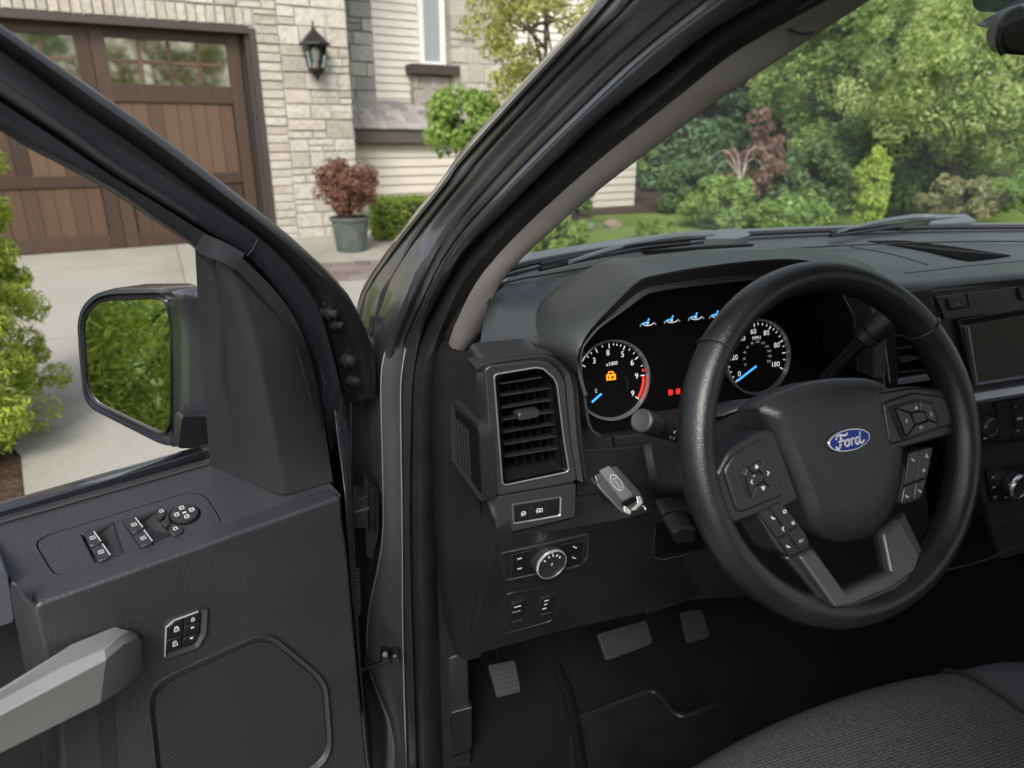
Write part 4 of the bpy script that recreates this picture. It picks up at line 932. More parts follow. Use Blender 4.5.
# ------------------------------------------------------------------ steering wheel
bm = B(); NR = 120; SEG = 24; rows = []
for k in range(NR):
    g = 2*math.pi*k/NR
    rt = .0163+.0035*max(0, math.cos(2*g-math.radians(80)))**2*.0
    # thicker grip at ten and two
    deg = math.degrees(g) % 360
    thick = 1+.03*math.exp(-((deg-18)/20)**2)+.03*math.exp(-((deg-162)/20)**2)
    rows.append([bm.verts.new(W.loc((.1762+rt*thick*math.cos(2*math.pi*j/SEG))*math.cos(g), (.1735+rt*thick*math.cos(2*math.pi*j/SEG))*math.sin(g), 0.0190*thick*math.sin(2*math.pi*j/SEG))) for j in range(SEG)])
for k in range(NR):
    for j in range(SEG):
        bm.faces.new((rows[k][j], rows[k][(j+1) % SEG], rows[(k+1) % NR][(j+1) % SEG], rows[(k+1) % NR][j]))
SW = obj('steering_wheel', bm, M['leather'], T)
for deg in (38, 142):
    g = R(deg); bm = B(); c = W.loc(.1762*math.cos(g), .1762*math.sin(g), 0); rad_ = W.u*math.cos(g)+W.v*math.sin(g)
    ringp = [c+rad_*.0166*1.04*math.cos(R(q))+W.n*.0193*1.04*math.sin(R(q)) for q in range(0, 361, 15)]
    tube(bm, ringp, .0009, 6, cap=False); obj('rim_seam', bm, M['pewter'], SW)
HUB = [(755, 408), (768, 397), (800, 384), (825, 379), (850, 377.5), (872, 379), (886, 386), (893, 398), (900, 425), (903, 445), (901, 470), (898, 493), (888, 520), (878, 532), (862, 540), (838, 543.5), (820, 536), (808, 522), (796, 493), (783, 462), (769, 432)]
hs_ = spl(HUB+[HUB[0]], 64)[:-1]
base = [W.uv(x, y, -.012) for x, y in hs_]; ca = np.mean(base, 0)
bm = B(); rows = []
for s, h in ((1.0, -.040), (1.0, -.016), (.985, -.011), (.965, -.0085), (.84, .000), (.81, .0012), (.6, .0026), (.3, .0032)):
    rows.append([bm.verts.new(W.loc(*(ca+(np.array(p)-ca)*s), h)) for p in base])
for i in range(len(rows)-1):
    for k in range(len(rows[0])): bm.faces.new((rows[i][k], rows[i][(k+1) % len(rows[0])], rows[i+1][(k+1) % len(rows[0])], rows[i+1][k]))
bm.faces.new(rows[-1]); hub = obj('airbag_cover', bm, M['hub'], SW, ang=60)
# bevelled left shoulder of the cover
EM = W.sh(.0032)
ea, eb = W.uv(847.5, 440, .0032); em = W.mpp(847, 440)
aL = W.uv(827, 444.5, .0032); aR = W.uv(868, 435.5, .0032); rx = (np.hypot(*(np.array(aR)-aL)))/2; erot = math.atan2(aR[1]-aL[1], aR[0]-aL[0])
ry = rx*.40
def el(s, n=40): return [(ea+math.cos(erot)*rx*s*math.cos(2*math.pi*k/n)-math.sin(erot)*ry*(1-(1-s)*1.6)*math.sin(2*math.pi*k/n), eb+math.sin(erot)*rx*s*math.cos(2*math.pi*k/n)+math.cos(erot)*ry*(1-(1-s)*1.6)*math.sin(2*math.pi*k/n)) for k in range(n)]
bm = B(); lpoly(bm, EM, el(1.07), .0012, -.012); obj('emblem_seat', bm, M['black'], SW)
bm = B(); lpoly(bm, EM, el(1), .003, 0); obj('emblem', bm, M['chrome'], SW, bevel=.0005)
bm = B(); lpoly(bm, EM, el(.945), .0034, .001); obj('emblem_field', bm, M['blue'], SW)
bm = B()
def scr(pts, w, nn=16):
    q = spl(pts, nn); c, s = math.cos(erot), math.sin(erot); k = rx/2.05
    stroke(bm, EM, [(ea+(c*x-s*y)*k, eb+(s*x+c*y)*k) for x, y in q], w*k, .0040, .003)
scr([(-1.35, .22), (-1.2, .5), (-.8, .52), (-.45, .42), (-.15, .55)], .13); scr([(-.85, .48), (-.95, .0), (-1.15, -.42), (-1.4, -.45), (-1.42, -.25)], .15); scr([(-1.15, .02), (-.8, .05), (-.6, .1)], .11)
scr([(-.3, .08), (-.52, -.05), (-.55, -.3), (-.35, -.42), (-.15, -.25), (-.15, 0), (-.32, .08), (-.05, .06)], .13); scr([(.05, .08), (.1, -.1), (.05, -.42)], .13); scr([(.08, -.1), (.25, .1), (.4, .05)], .12)
scr([(.85, .05), (.6, .08), (.48, -.15), (.52, -.38), (.7, -.4), (.9, -.1), (1.1, .5)], .13); scr([(1.08, .5), (.95, .0), (.95, -.35), (1.1, -.4), (1.35, -.2)], .13)
obj('emblem_script', bm, M['white'], SW)
bm = B(); a, b = W.uv(860, 492, .003)
for r_, t_ in ((0, 'SRS'), (1, 'A')): text(bm, EM, t_, a+(-.001 if r_ == 0 else 0), b-.014*r_, .009, -.0002, rot=.05)
obj('moulded_mark', bm, M['plastic'], SW)
# spokes with their button pads
def spoke(poly, top, bot, m='plastic', bev=.004, name='spoke'):
    bm = B(); slab(bm, W, rnd(poly, 5, 4), top, bot); return obj(name, bm, M[m], SW, bevel=bev, seg=3)
spoke([(715, 476), (728, 452), (762, 430), (774, 430), (800, 500), (786, 508), (768, 512), (735, 524), (727, 523)], .002, -.035, 'plasticdark', bev=.008)
spoke([(724, 470), (733, 456), (765, 437), (785, 495), (742, 513), (737, 510)], .0055, -.02, 'plasticdark', .003)
spoke([(876, 392), (913, 386), (951, 389), (957.5, 397), (965, 426), (961, 433), (904, 449), (886, 452)], .002, -.035, 'plasticdark', bev=.006)
spoke([(884, 402), (914, 392), (944, 396), (950, 405), (955, 424), (902, 443), (890, 445)], .0045, -.02, 'plasticdark', .003)
def pad5(poly, cross, gaps):
    bm = B(); slab(bm, W, rnd(poly, 3, 3), .0065, -.01); obj('button_bezel', bm, M['softblack'], SW, bevel=.001)
    c = np.mean(poly, 0); q = [c+(np.array(p)-c)*.86 for p in poly]
    inn = [c+(np.array(p)-c)*.36 for p in poly]
    n = len(poly)
    idx = cross
    for i in range(4):
        ids = [idx[i]] + ([idx[(i+1) % 4]] if True else [])
        a_, b_ = idx[i], idx[(i+1) % 4]
        k = a_; outs = [q[a_]]; ins = [inn[a_]]
        while k != b_: k = (k+1) % n; outs.append(q[k]); ins.append(inn[k])
        pl_ = outs+ins[::-1]; cc_ = np.mean(pl_, 0)
        pl_ = [cc_+(np.array(p)-cc_)*.93 for p in pl_]
        bm = B(); slabc(bm, W, pl_, .0095, 0, .0006); obj('pad_button', bm, M['black'], SW, ang=25)
    bm = B(); slabc(bm, W, [c+(np.array(p)-c)*.31 for p in poly], .011, 0, .001); obj('pad_button', bm, M['black'], SW, ang=25)
    return c
def marks(lst, top):
    bm = B(); F2 = W.sh(top)
    for x, y, kind in lst:
        a, b = F2.uv(x, y); h = F2.mpp(x, y)*2.0
        if kind == 'u': stroke(bm, F2, [(a-h, b-h*.7), (a, b+h), (a+h, b-h*.7)], h*.6, .0004); stroke(bm, F2, [(a, b+h), (a, b-h*1.1)], h*.5, .0004)
        elif kind == 'd': stroke(bm, F2, [(a-h, b+h*.7), (a, b-h), (a+h, b+h*.7)], h*.6, .0004); stroke(bm, F2, [(a-h*.9, b+h*.6), (a+h*.9, b+h*.6)], h*.5, .0004)
        elif kind == 'l': stroke(bm, F2, [(a+h*.6, b+h), (a-h*.6, b), (a+h*.6, b-h)], h*.55, .0004)
        elif kind == 'r': stroke(bm, F2, [(a-h*.6, b+h), (a+h*.6, b), (a-h*.6, b-h)], h*.55, .0004)
        elif kind == '-': stroke(bm, F2, [(a-h*.9, b-h*.1), (a+h*.9, b+h*.1)], h*.8, .0004)
        elif kind == 'p': stroke(bm, F2, [(a-h, b+h*.6), (a-h*.5, b-h*.3), (a+h, b-h*.7)], h*.7, .0004)
        elif kind == 'x': stroke(bm, F2, [(a-h, b+h*.5), (a+h, b-h*.5)], h*.5, .0004); stroke(bm, F2, [(a-h*.5, b-h*.8), (a+h*.5, b+h)], h*.5, .0004)
        elif kind == 'o': stroke(bm, F2, [(a-h*.8, b-h*.6), (a+h*.8, b-h*.6), (a+h*.8, b+h*.6), (a-h*.8, b+h*.6), (a-h*.8, b-h*.6)], h*.45, .0004)
        else: text(bm, F2, kind, a, b, h*1.9, .0004)
    obj('button_mark', bm, M['white'], SW)
pL = [(742, 474), (745, 466), (764, 455), (776, 484), (773, 489), (751, 501.5)]
cL = pad5(pL, [1, 2, 4, 5], 0)
marks([(756.5, 466.5, 'u'), (768, 473, 'r'), (751.5, 482, 'l'), (763, 488, 'd'), (760.5, 477.5, '-')], .0097)
pR = [(891, 406), (919, 398.5), (934, 401.5), (941, 425), (938, 430), (904, 440.5)]
cR = pad5(pR, [0, 1, 3, 5], 0)
marks([(916, 407.5, 'u'), (931, 414.5, 'r'), (906.5, 421, 'l'), (921, 428, 'd'), (918.5, 417.5, '-')], .0097)
def keys(polys, top=.004, bot=-.03):
    for p in polys:
        bm = B(); slabc(bm, W, rnd(p, 1.5, 2), top, bot, .0008); obj('wheel_button', bm, M['black'], SW, ang=25)
spoke([(756, 512), (780, 500), (806, 534), (811, 547), (789, 557), (779, 551)], .0015, -.035, 'softblack', .002, 'button_block')
keys([[(758.5, 512.5), (768.5, 507.5), (786, 533), (777, 538.5)], [(769.5, 507), (780, 501.5), (797, 524.5), (787, 532)], [(778, 539.5), (787, 534), (797.5, 548.5), (788, 555)], [(788, 533.2), (797.8, 526), (809.5, 545), (798.6, 549.5)]])
marks([(773, 517.5, 'p'), (784.5, 511.5, 'o'), (783, 529, 'l'), (793, 523, 'x'), (788, 546, 'p'), (801, 541, 'SET')], .0042)
spoke([(908, 452), (931, 446), (933.5, 448), (928, 474), (922, 498), (904, 505), (899, 503)], .0015, -.03, 'softblack', .002, 'button_block')
keys([[(909.5, 452.5), (920, 449.5), (915.5, 481), (905, 485)], [(921, 449.2), (932, 446.8), (926.5, 477), (916.5, 480.7)], [(904.5, 486.5), (915, 482.3), (913, 499.5), (901.5, 503)], [(916.3, 482), (926.2, 478.3), (921.5, 496), (914, 499.2)]])
marks([(913, 459.5, 'p'), (926.5, 456, 'u'), (923.5, 470.5, 'x'), (919.5, 490.5, 'p'), (907, 496, 'p')], .0042)
# lower V spoke: silver grey bezel
U = [(784, 556), (813, 545), (845, 590), (887, 569), (879, 533), (905, 509), (927, 556), (922, 575), (894, 594), (854, 610), (832, 613)]
bm = B(); slabv(bm, W, U, lambda x, y: -.002+.018*min(1, max(0, (y-548)/45)), .014); obj('lower_spoke', bm, M['black'], SW, bevel=.005, seg=3)
U2 = [(799, 556), (814, 549), (846, 592), (891, 571), (883, 533), (900, 518), (921, 556), (916, 572), (892, 589), (853, 606), (837, 609)]
bm = B(); slabv(bm, W, U2, lambda x, y: .002+.020*min(1, max(0, (y-548)/45)), .012); obj('spoke_trim', bm, M['handle'] if False else mat('spoke_silver', (.055, .055, .057), .36, .4, bump=(900, .15, .0003)), SW, bevel=.004, seg=3)

# ------------------------------------------------------------------ centre stack
bm = B(); slab(bm, MF, [(932, 292), (1300, 248), (1330, 470), (1000, 560), (975, 470)], .0, -.06)
cs = obj('center_stack', bm, M['softblack'], T, bevel=.004)
bm = B(); slab(bm, MF, [(922, 287), (1300, 238), (1302, 250), (932, 293.5)], .004, -.03); obj('upper_strip', bm, M['dashpad'], cs, bevel=.002)
bm = B(); slab(bm, MF, [(935, 296), (1300, 252), (1302, 275), (945, 320)], .0045, -.02); obj('switch_strip', bm, M['plastic'], cs, bevel=.002)
Ms = MF.sh(.0045)
for q in ([(948.5, 298), (966, 294.8), (968.5, 306.5), (950.5, 309.5)], [(1019, 288), (1038, 284.5), (1041, 297), (1021.5, 300)]):
    bm = B(); slabc(bm, MF, rnd(q, 1.5, 2), .0095, 0, .0012); obj('hazard_button', bm, M['pewter'], cs, ang=25)
    bm = B(); qq = [np.mean(q, 0)+(np.array(p)-np.mean(q, 0))*1.13 for p in q]; slab(bm, MF, qq, .0052, 0); obj('button_gap', bm, M['void'], cs)
a, b = MF.uv(958, 303, .0096); bm = B(); h = .0045; stroke(bm, MF.sh(.0096), [(a-h, b-h*.7), (a, b+h), (a+h, b-h*.7), (a-h, b-h*.7)], .0009, .0003); obj('switch_mark', bm, M['greym'], cs)
scO = rnd([(958, 320), (1300, 264), (1320, 335), (974, 386)], 4, 3); scI = rnd([(964, 325), (1290, 270), (1310, 330), (972, 383)], 3, 3)
bm = B(); ring(bm, MF, scO, scI, .010, -.002, .006); obj('screen_frame', bm, M['black'], cs, bevel=.0015)
bm = B(); slab(bm, MF, scI, .0065, .0); obj('display_screen', bm, M['screen'], cs)
bm = B(); pstroke(bm, MF, [(961, 326), (964, 345), (970, 382)], 2.4, .0135, .002); obj('frame_edge', bm, M['satin'], cs)
bm = B(); p0 = [MF.px(x, y, .010) for x, y in ((972, 394), (1310, 340))]; p1 = [MF.px(x, y, .022) for x, y in ((974, 401), (1310, 346))]; p2 = [MF.px(x, y, .020) for x, y in ((974, 404), (1310, 349))]
loft(bm, [[p-MF.n*.03 for p in p0], p0, p1, p2, [p-MF.n*.03 for p in p2]]); obj('chrome_shelf', bm, M['satin'], cs, ang=30)
bm = B(); pstroke(bm, MF, [(974, 410), (1310, 352)], 1.3, .006, 0); obj('shelf_groove', bm, M['pewter'], cs)
bm = B(); slab(bm, MF, rnd([(978, 413), (1310, 356), (1316, 392), (984, 446)], 3), .006, -.02); obj('radio_panel', bm, M['black'], cs, bevel=.002)
def knob(x, y, rpx, h, m, ring_=None, name='knob'):
    O = MF.px(x, y, .006); k = MF.mpp(x, y)*rpx; bm = B(); lathe(bm, O, MF.n, [(k*1.04, -.004), (k, h*.7), (k*.93, h), (k*.8, h*1.02), (k*.74, h*.93)], 32); o = obj(name, bm, m, cs)
    if ring_:
        bm = B(); lathe(bm, O, MF.n, [(k*1.01, h*.72), (k*.97, h*.93), (k*.88, h*1.04), (k*.84, h*.98)], 32, cap=False); obj('knob_ring', bm, ring_, cs)
knob(984, 426, 10.5, .016, M['plastic'], M['pewter'])
for q in ([(997, 404), (1010, 401.5), (1012, 437), (999, 439.5)], [(1011, 401), (1060, 393), (1062, 404), (1012, 411)], [(1015, 413), (1060, 405.5), (1062, 420), (1016, 427)], [(1012, 429.5), (1062, 421.5), (1063, 430), (1013, 438)]):
    bm = B(); slabc(bm, MF, rnd(q, 1, 2), .0085, 0, .0008); obj('radio_button', bm, M['plastic'], cs, ang=25)
bm = B(); Mr = MF.sh(.0087)
pstroke(bm, Mr, [(1017, 419), (1022, 418)], 2.4, .0004); a, b = Mr.uv(1016, 406); h = .0025; stroke(bm, Mr, [(a-h, b-h), (a, b+h), (a+h, b-h), (a-h, b-h)], .0009, .0004); a, b = Mr.uv(1018, 430.5); stroke(bm, Mr, [(a-h, b), (a, b+h), (a+h, b), (a, b-h), (a-h, b)], .0009, .0004)
text(bm, MF.sh(.022), 'O', *MF.uv(985, 427, .022), .006, .0002); pstroke(bm, Mr, [(983, 438.5), (987, 438)], 1.2, .0004); obj('switch_mark', bm, M['greym'], cs)
bm = B(); pstroke(bm, MF, [(984, 448), (1310, 392)], 1.6, .008, 0); pstroke(bm, MF, [(986, 463), (1310, 405)], 1.2, .006, 0); obj('panel_line', bm, M['pewter'], cs)
bm = B(); slab(bm, MF, rnd([(986, 470), (1310, 412), (1316, 440), (992, 503)], 3), .006, -.02); obj('climate_panel', bm, M['black'], cs, bevel=.002)
knob(1011, 484, 12.5, .018, M['plastic'], M['chrome'])
bm = B()
for x, y in ((993, 477), (994, 487), (995, 497)): pstroke(bm, MF.sh(.0062), [(x-1.3, y+.3), (x+1.3, y-.2)], 1.6, .0004)
for x, y in ((1007, 497), (1013, 495.5)): pstroke(bm, MF.sh(.0062), [(x-2.5, y+.5), (x+2.5, y-.8)], 1.4, .0004)
pstroke(bm, MF.sh(.0225), [(1008, 485), (1013, 483.5)], 1.6, .0004); obj('climate_mark', bm, M['greym'], cs)
# lower bin, console edge
bm = B(); slab(bm, MF, rnd([(985, 508), (1310, 448), (1315, 500), (990, 545)], 4), -.004, -.05); obj('lower_bin', bm, M['black'], cs, bevel=.003)
bm = B(); pp = [MF.px(x, y, .0) for x, y in spl([(940, 572), (985, 560), (1010, 549), (1040, 540)], 14)]; tube(bm, pp, .0022, 6); pp = [MF.px(x, y, .0) for x, y in spl([(988, 524), (1005, 522), (1030, 514)], 8)]; tube(bm, pp, .0016, 6); obj('bin_edge', bm, M['plastic'], cs)
# right hand vent, behind the wheel
v2O = rnd([(873, 334), (900, 292), (932, 288), (948, 378), (880, 388)], 2, 2); v2I = rnd([(882, 342), (905, 318), (926, 310), (940, 372), (888, 380)], 2, 2)
bm = B(); ring(bm, MF, v2O, v2I, .006, -.03, .003); v2 = obj('air_vent', bm, M['pewter'], T, bevel=.002)
bm = B(); pb = [MF.px(x, y, -.03) for x, y in v2I]; poly3(bm, pb, -MF.n*.003); obj('vent_recess', bm, M['void'], v2)
bm = B(); pstroke(bm, MF, [(881, 344), (886, 382)], 1.5, .008, 0); pstroke(bm, MF, [(876.5, 343), (880, 384)], 1.0, .009, 0); obj('chrome_edge', bm, M['satin'], v2)
for xa, ya, xb, yb in ((884, 337.3, 916, 334.6), (884.5, 349.7, 930, 345.5), (886, 361.5, 934, 357.3), (888, 373.5, 936, 369.5)):
    p, q_ = MF.px(xa, ya, -.004), MF.px(xb, yb, -.004); back = -MF.n*.02; th = V((0, 0, .0011))
    bm = B(); poly3(bm, [p-th, p+th, p+th+back, p-th+back], q_-p); obj('slat', bm, M['plastic'], v2, bevel=.0004)
bm = B(); slabc(bm, MF, rnd([(899, 358), (916, 355.8), (917, 360), (900, 362.5)], 1, 2), .004, -.01, .001); obj('vent_tab', bm, M['pewter'], v2, ang=25)
# small pale binnacle side seen under the rim
# ------------------------------------------------------------------ pedals, floor
FL = .33
def pedal(poly, Y, name, n_=9, tilt_=(0, -.8, .6)):
    F = Fr(aty(*np.mean(poly, 0), Y), (1, 0, 0), tilt_); bm = B(); slab(bm, F, rnd(poly, 2.5, 3), 0, -.012); p = obj(name, bm, M['pedalrubber'], T, bevel=.002)
    q = [np.array(x) for x in poly]
    for k in range(n_):
        t = (k+.6)/n_; bm = B()
        l_, r_ = q[0]*(1-t)+q[3]*t, q[1]*(1-t)+q[2]*t
        l_, r_ = l_*.93+r_*.07, r_*.93+l_*.07
        pstroke(bm, F, [l_, r_], 1.7, .003, -.002); obj('tread_rib', bm, M['pedalrubber'], p)
    c = F.px(*np.mean(poly, 0), -.012); bm = B(); tube(bm, [c+V((0, .01, -.01)), c+V((0, .09, .05)), c+V((0, .20, .20))], .007, 8); obj('pedal_arm', bm, M['void'], p)
pedal([(488, 665), (515, 660), (521, 692), (497, 698)], .46, 'parking_brake_pedal', 7)
pedal([(597, 634), (646, 620), (653, 643), (606, 661)], .42, 'brake_pedal', 9)
pedal([(680, 612), (702, 609), (710, 637), (687, 644)], .45, 'accelerator_pedal', 8)
bm = B()
def fl(x, y, z=FL): return atz(x, y, z)
rows = []
P_ = [(-.86, -.9, .32), (-.84, .1, .325), (-.82, .60, .33), (-.82, .80, .44), (-.82, .98, .72)]
for x in (-.86, -.7, -.45, -.16, -.10, -.02, .02, .5, .85):
    bump_ = .12 if -.05 < x < .1 else (.06 if -.12 < x < .0 else 0)
    if x >= .02: bump_ = .14
    rows.append([V((x, y, z+bump_)) for _, y, z in P_])
loft(bm, rows); flo = obj('cab_floor', bm, M['carpet'], T, solid=.02)
# dead pedal block and raised carpet fold
bm = B(); FLF = Fr((-.5, .3, FL+.004), (1, 0, 0), (0, -.04, 1)); sl = [(470, 700), (545, 668), (566, 700), (578, 768), (600, 850), (470, 850)]
loft(bm, [[FLF.px(x, y, o) for x, y, o in spl(c, 14)] for c in ([(545, 655, .03), (562, 695, .02), (572, 740, .02), (590, 850, .02)], [(552, 654, .045), (568, 694, .04), (578, 740, .036), (598, 850, .03)], [(560, 655, .03), (574, 692, .02), (584, 740, .015), (604, 850, .01)])]); obj('carpet_fold', bm, M['carpet'], flo, solid=.003, sub=1)
# inner tunnel wall / right footwell dark
bm = B(); box(bm, (0, 0, 0), (1, 0, 0), (0, 1, 0), (0, 0, 1), -.76, .80, .92, .96, .3, 1.06); obj('firewall', bm, M['carpet'], T)

# ------------------------------------------------------------------ driver's seat
SZ = .925
def sp(x, y): return (x, y)
bm = B()
xs = [-.74, -.735, -.715, -.66, -.45, -.32, -.275, -.25, -.20, -.155, -.135, -.132]
def seatz(x, y):
    z = SZ-.004*((x+.43)/.3)**2+.10*(y+.05)*-.25
    if x > -.255: z += .012*math.sin(min(1, (x+.255)/.12)*math.pi)
    return z
prof = [(-.0, -.16), (-.0, -.11), (-.004, -.05), (-.016, -.02), (-.04, -.005), (-.08, .0), (-.16, 0), (-.35, 0), (-.60, 0)]
rows = []
for x in xs:
    e = min(1, (x-xs[0])/.05, (xs[-1]-x)/.02+.0); drop = (1-max(0, e))**2*.03
    rows.append([V((x, -.030+py-.045*((x+.38)/.3)**2, seatz(x, py)+pz-drop)) for py, pz in prof])
loft(bm, rows); loft(bm, [[V((xs[0], p.y, p.z-.0)) for p in rows[0]], [V((xs[0], p.y, .70)) for p in rows[0]]]); loft(bm, [[p for p in rows[-1]], [V((p.x, p.y, .70)) for p in rows[-1]]])
seat = obj('driver_seat', bm, M['bolster'], T, sub=2)
bm = B(); rows2 = []
for x in [-.69, -.66, -.55, -.45, -.36, -.31, -.268, -.256]:
    edge = .0006 if x in (-.69, -.256) else .0035
    rows2.append([V((x, -.030+py-.045*((x+.38)/.3)**2, seatz(x, py)+pz+edge-(.0 if py > -.5 else 0))) for py, pz in prof[2:]])
loft(bm, rows2); obj('seat_insert', bm, M['seatfab'], seat, sub=2)
bm = B(); tube(bm, [V((-.258, -.030+py-.045*((-.258+.38)/.3)**2, seatz(-.258, py)+pz+.003)) for py, pz in prof[2:]], .0022, 6); obj('seat_seam', bm, M['softblack'], seat)
bm = B(); sxy = [atz(x, y, SZ+.003) for x, y in ((880, 795), (930, 767), (980, 750), (1024, 738), (1080, 722))]; sxy = [p+V((0, 0, -.004)) for p in sxy]; tube(bm, sxy, .0030, 6); obj('seat_seam', bm, M['softblack'], seat)
bm = B(); lathe(bm, (-.43, -.70, 1.15), (0, .25, 1), [(.1, -.25), (.24, -.2), (.26, .1), (.2, .28), (.1, .3)], 20)
for v in bm.verts: v.co.y = -.70+(v.co.y+.70)*.35-.06
obj('seat_backrest', bm, M['bolster'], seat)
bm = B(); box(bm, (0, 0, 0), (1, 0, 0), (0, 1, 0), (0, 0, 1), -.085, .30, -.62, .02, .62, .80); obj('center_console', bm, M['softblack'], T, bevel=.03, seg=4)

# ------------------------------------------------------------------ windshield, wipers, hood, roof
gb = [p+V((0, .020, .0)) for p in fr_]
def wtop(p): return V((max(-.56, min(.56, p.x*.80)), .035-.05*(p.x/.6)**2*.8, 1.645-.02*(p.x/.6)**2))
bm = B(); N_ = len(gb); loft(bm, [[p.lerp(wtop(p), t)+V((0, .03*math.sin(math.pi*t), .02*math.sin(math.pi*t))) for p in gb if -.72 < p.x < .72] for t in (0, .2, .4, .6, .8, 1)]); obj('windshield', bm, M['wind'], T, ang=80)
bm = B(); co = [[p+V((0, dy, dz)) for p in gb] for dy, dz in ((.0, -.012), (.01, -.004), (.06, .006), (.10, .0), (.12, -.03))]
loft(bm, co); obj('cowl', bm, M['cowl'], T, ang=60, solid=.004)
def hz(x, y): return 1.262-.11*(abs(x)/.8)**2.2-.15*(y-.82)-.13*(y-.82)**2+.010*math.exp(-((abs(x)-.50)/.06)**2)
bm = B(); rows = []
for k in range(16):
    y = .82+1.1*k/15; rows.append([V((x, y-.05*abs(x)**2, hz(x, y))) for x in np.linspace(-.84, .84, 33)])
loft(bm, rows); obj('hood', bm, M['fender'], T, ang=60, solid=.01)
for sgn in (-1, 1):
    bm = B(); fx = [[V((sgn*s, y, hz(.84, y)+dz)) for y in np.linspace(.66, 1.9, 14)] for s, dz in ((.845, -.004), (.90, -.03), (.94, -.10), (.96, -.5))]; loft(bm, fx); obj('fender', bm, M['paint'], T, ang=60, solid=.01)
def wz(x, y, z=1.292): return atz(x, y, z)
def wiper(cap, arm, blade):
    bm = B(); rows = []
    a_ = [wz(x, y) for x, y in cap]
    F = Fr(a_[0], (1, 0, 0), (0, -.3, .95)); slab(bm, F, rnd([(x, y) for x, y in cap], 3, 3), .008, -.02); w = obj('wiper', bm, M['cowl'], T, bevel=.004)
    bm = B(); pts = [wz(x, y, 1.300) for x, y in spl(arm, 16)]; tube(bm, pts, [.009-.005*k/15 for k in range(16)], 8); obj('wiper_arm', bm, M['cowl'], w)
    bm = B(); pts = [wz(x, y, 1.292) for x, y in spl(blade, 16)]; tube(bm, pts, .0045, 8); tube(bm, [p+V((0, .0, .008)) for p in pts], .003, 6); obj('wiper_blade', bm, M['black'], w)
wiper([(704, 238), (716, 229), (740, 227.5), (752, 234), (738, 238)], [(712, 234), (670, 237), (620, 247), (570, 262)], [(690, 243), (640, 248), (590, 258), (540, 269)])
wiper([(928, 223), (940, 214.5), (966, 213.5), (978, 221), (950, 223)], [(948, 218), (915, 217), (880, 222), (838, 232)], [(960, 221), (920, 224), (880, 229), (830, 236)])
# roof, headliner and the far side of the cab
bm = B(); rows = []
for k in range(9):
    t = k/8; y = .07-1.55*t
    rows.append([V((x, y+.03*(1-(x/.64)**2)*(1-t)-.03*(x/.64)**2, 1.735-.075*(abs(x)/.64)**2.5+.02*math.sin(math.pi*min(1, t*1.4)))) for x in np.linspace(-.64, .64, 21)])
loft(bm, rows); roof = obj('roof', bm, M['paint'], T, ang=60, solid=.02)
bm = B(); loft(bm, [[V((p.x*.86, p.y-.02, p.z-.045)) for p in r] for r in rows]); obj('headliner', bm, M['trim'], roof, ang=60, solid=.01)
bm = B(); box(bm, (0, 0, 0), (1, 0, 0), (0, 1, 0), (0, 0, 1), .86, .91, -1.5, .60, .35, 1.22)
obj('passenger_door', bm, M['plastic'], T, bevel=.01)
bm = B(); tube(bm, [V((.84, .52, 1.24)), V((.70, .22, 1.49)), V((.62, .02, 1.63)), V((.60, -.5, 1.665)), V((.60, -1.45, 1.66))], .045, 12); tube(bm, [V((.88, -.50, 1.2)), V((.62, -.58, 1.66))], .06, 12); obj('far_pillar', bm, M['trim'], T)
bm = B(); tube(bm, [V((-.90, -.98, .5)), V((-.86, -.95, 1.2)), V((-.64, -.85, 1.65))], .06, 12); obj('center_pillar', bm, M['trim'], T)
bm = B(); box(bm, (0, 0, 0), (1, 0, 0), (0, 1, 0), (0, 0, 1), -.86, .86, -1.55, -1.50, .35, 1.25); tube(bm, [V((-.84, -1.5, 1.2)), V((-.62, -1.45, 1.68))], .05, 10); tube(bm, [V((.84, -1.5, 1.2)), V((.62, -1.45, 1.68))], .05, 10); obj('cab_back', bm, M['plastic'], T)
bm = B(); box(bm, (0, 0, 0), (1, 0, 0), (0, 1, 0), (0, 0, 1), -.95, -.80, -1.5, .44, .20, .31); obj('door_sill', bm, M['paintin'], T, bevel=.02)
# rear view mirror and its mount
RM = Fr(att(1012, 35, .80), (math.cos(R(-25)), math.sin(R(-25)), 0), (math.sin(R(-25)), -math.cos(R(-25)), -.15))
bm = B(); slab(bm, RM, rnd([(997, 40), (1004, 14), (1024, 6), (1120, -20), (1130, 40), (1100, 62), (1003, 54)], 7, 4), 0, -.035); rv = obj('rear_view_mirror', bm, M['black'], T, bevel=.008, seg=3)
bm = B(); pp = [RM.px(x, y, -.002) for x, y in spl([(1003, 54), (998, 44), (1000, 28), (1005, 15), (1020, 8)], 12)]; tube(bm, pp, .0035, 8); obj('mirror_rim', bm, M['pewter'], rv)
bm = B(); F = Fr(att(1005, 18, .92), RM.u, RM.n); slab(bm, F, rnd([(986, 26), (1024, 2), (1060, -10), (1060, 28), (992, 28)], 3), 0, -.03); obj('mirror_stem', bm, M['black'], rv, bevel=.005)
bm = B(); F = Fr(att(1000, 5, 1.0), RM.u, (0, -.75, -.6)); slab(bm, F, rnd([(974, -40), (974, 8), (980, 12), (1100, 14), (1100, -40)], 4), 0, -.004); obj('sensor_shade', bm, glassmat('tinted_band', (.30, .36, .36), .5), rv)

bm = B(); io = DFa.px(599, 471, .0); lathe(bm, io, DFa.n, [(.0125, -.004), (.0125, .002), (.0112, .0035), (.0095, .003), (.009, -.002)], 28); obj('ignition_lock', bm, M['black'], T)
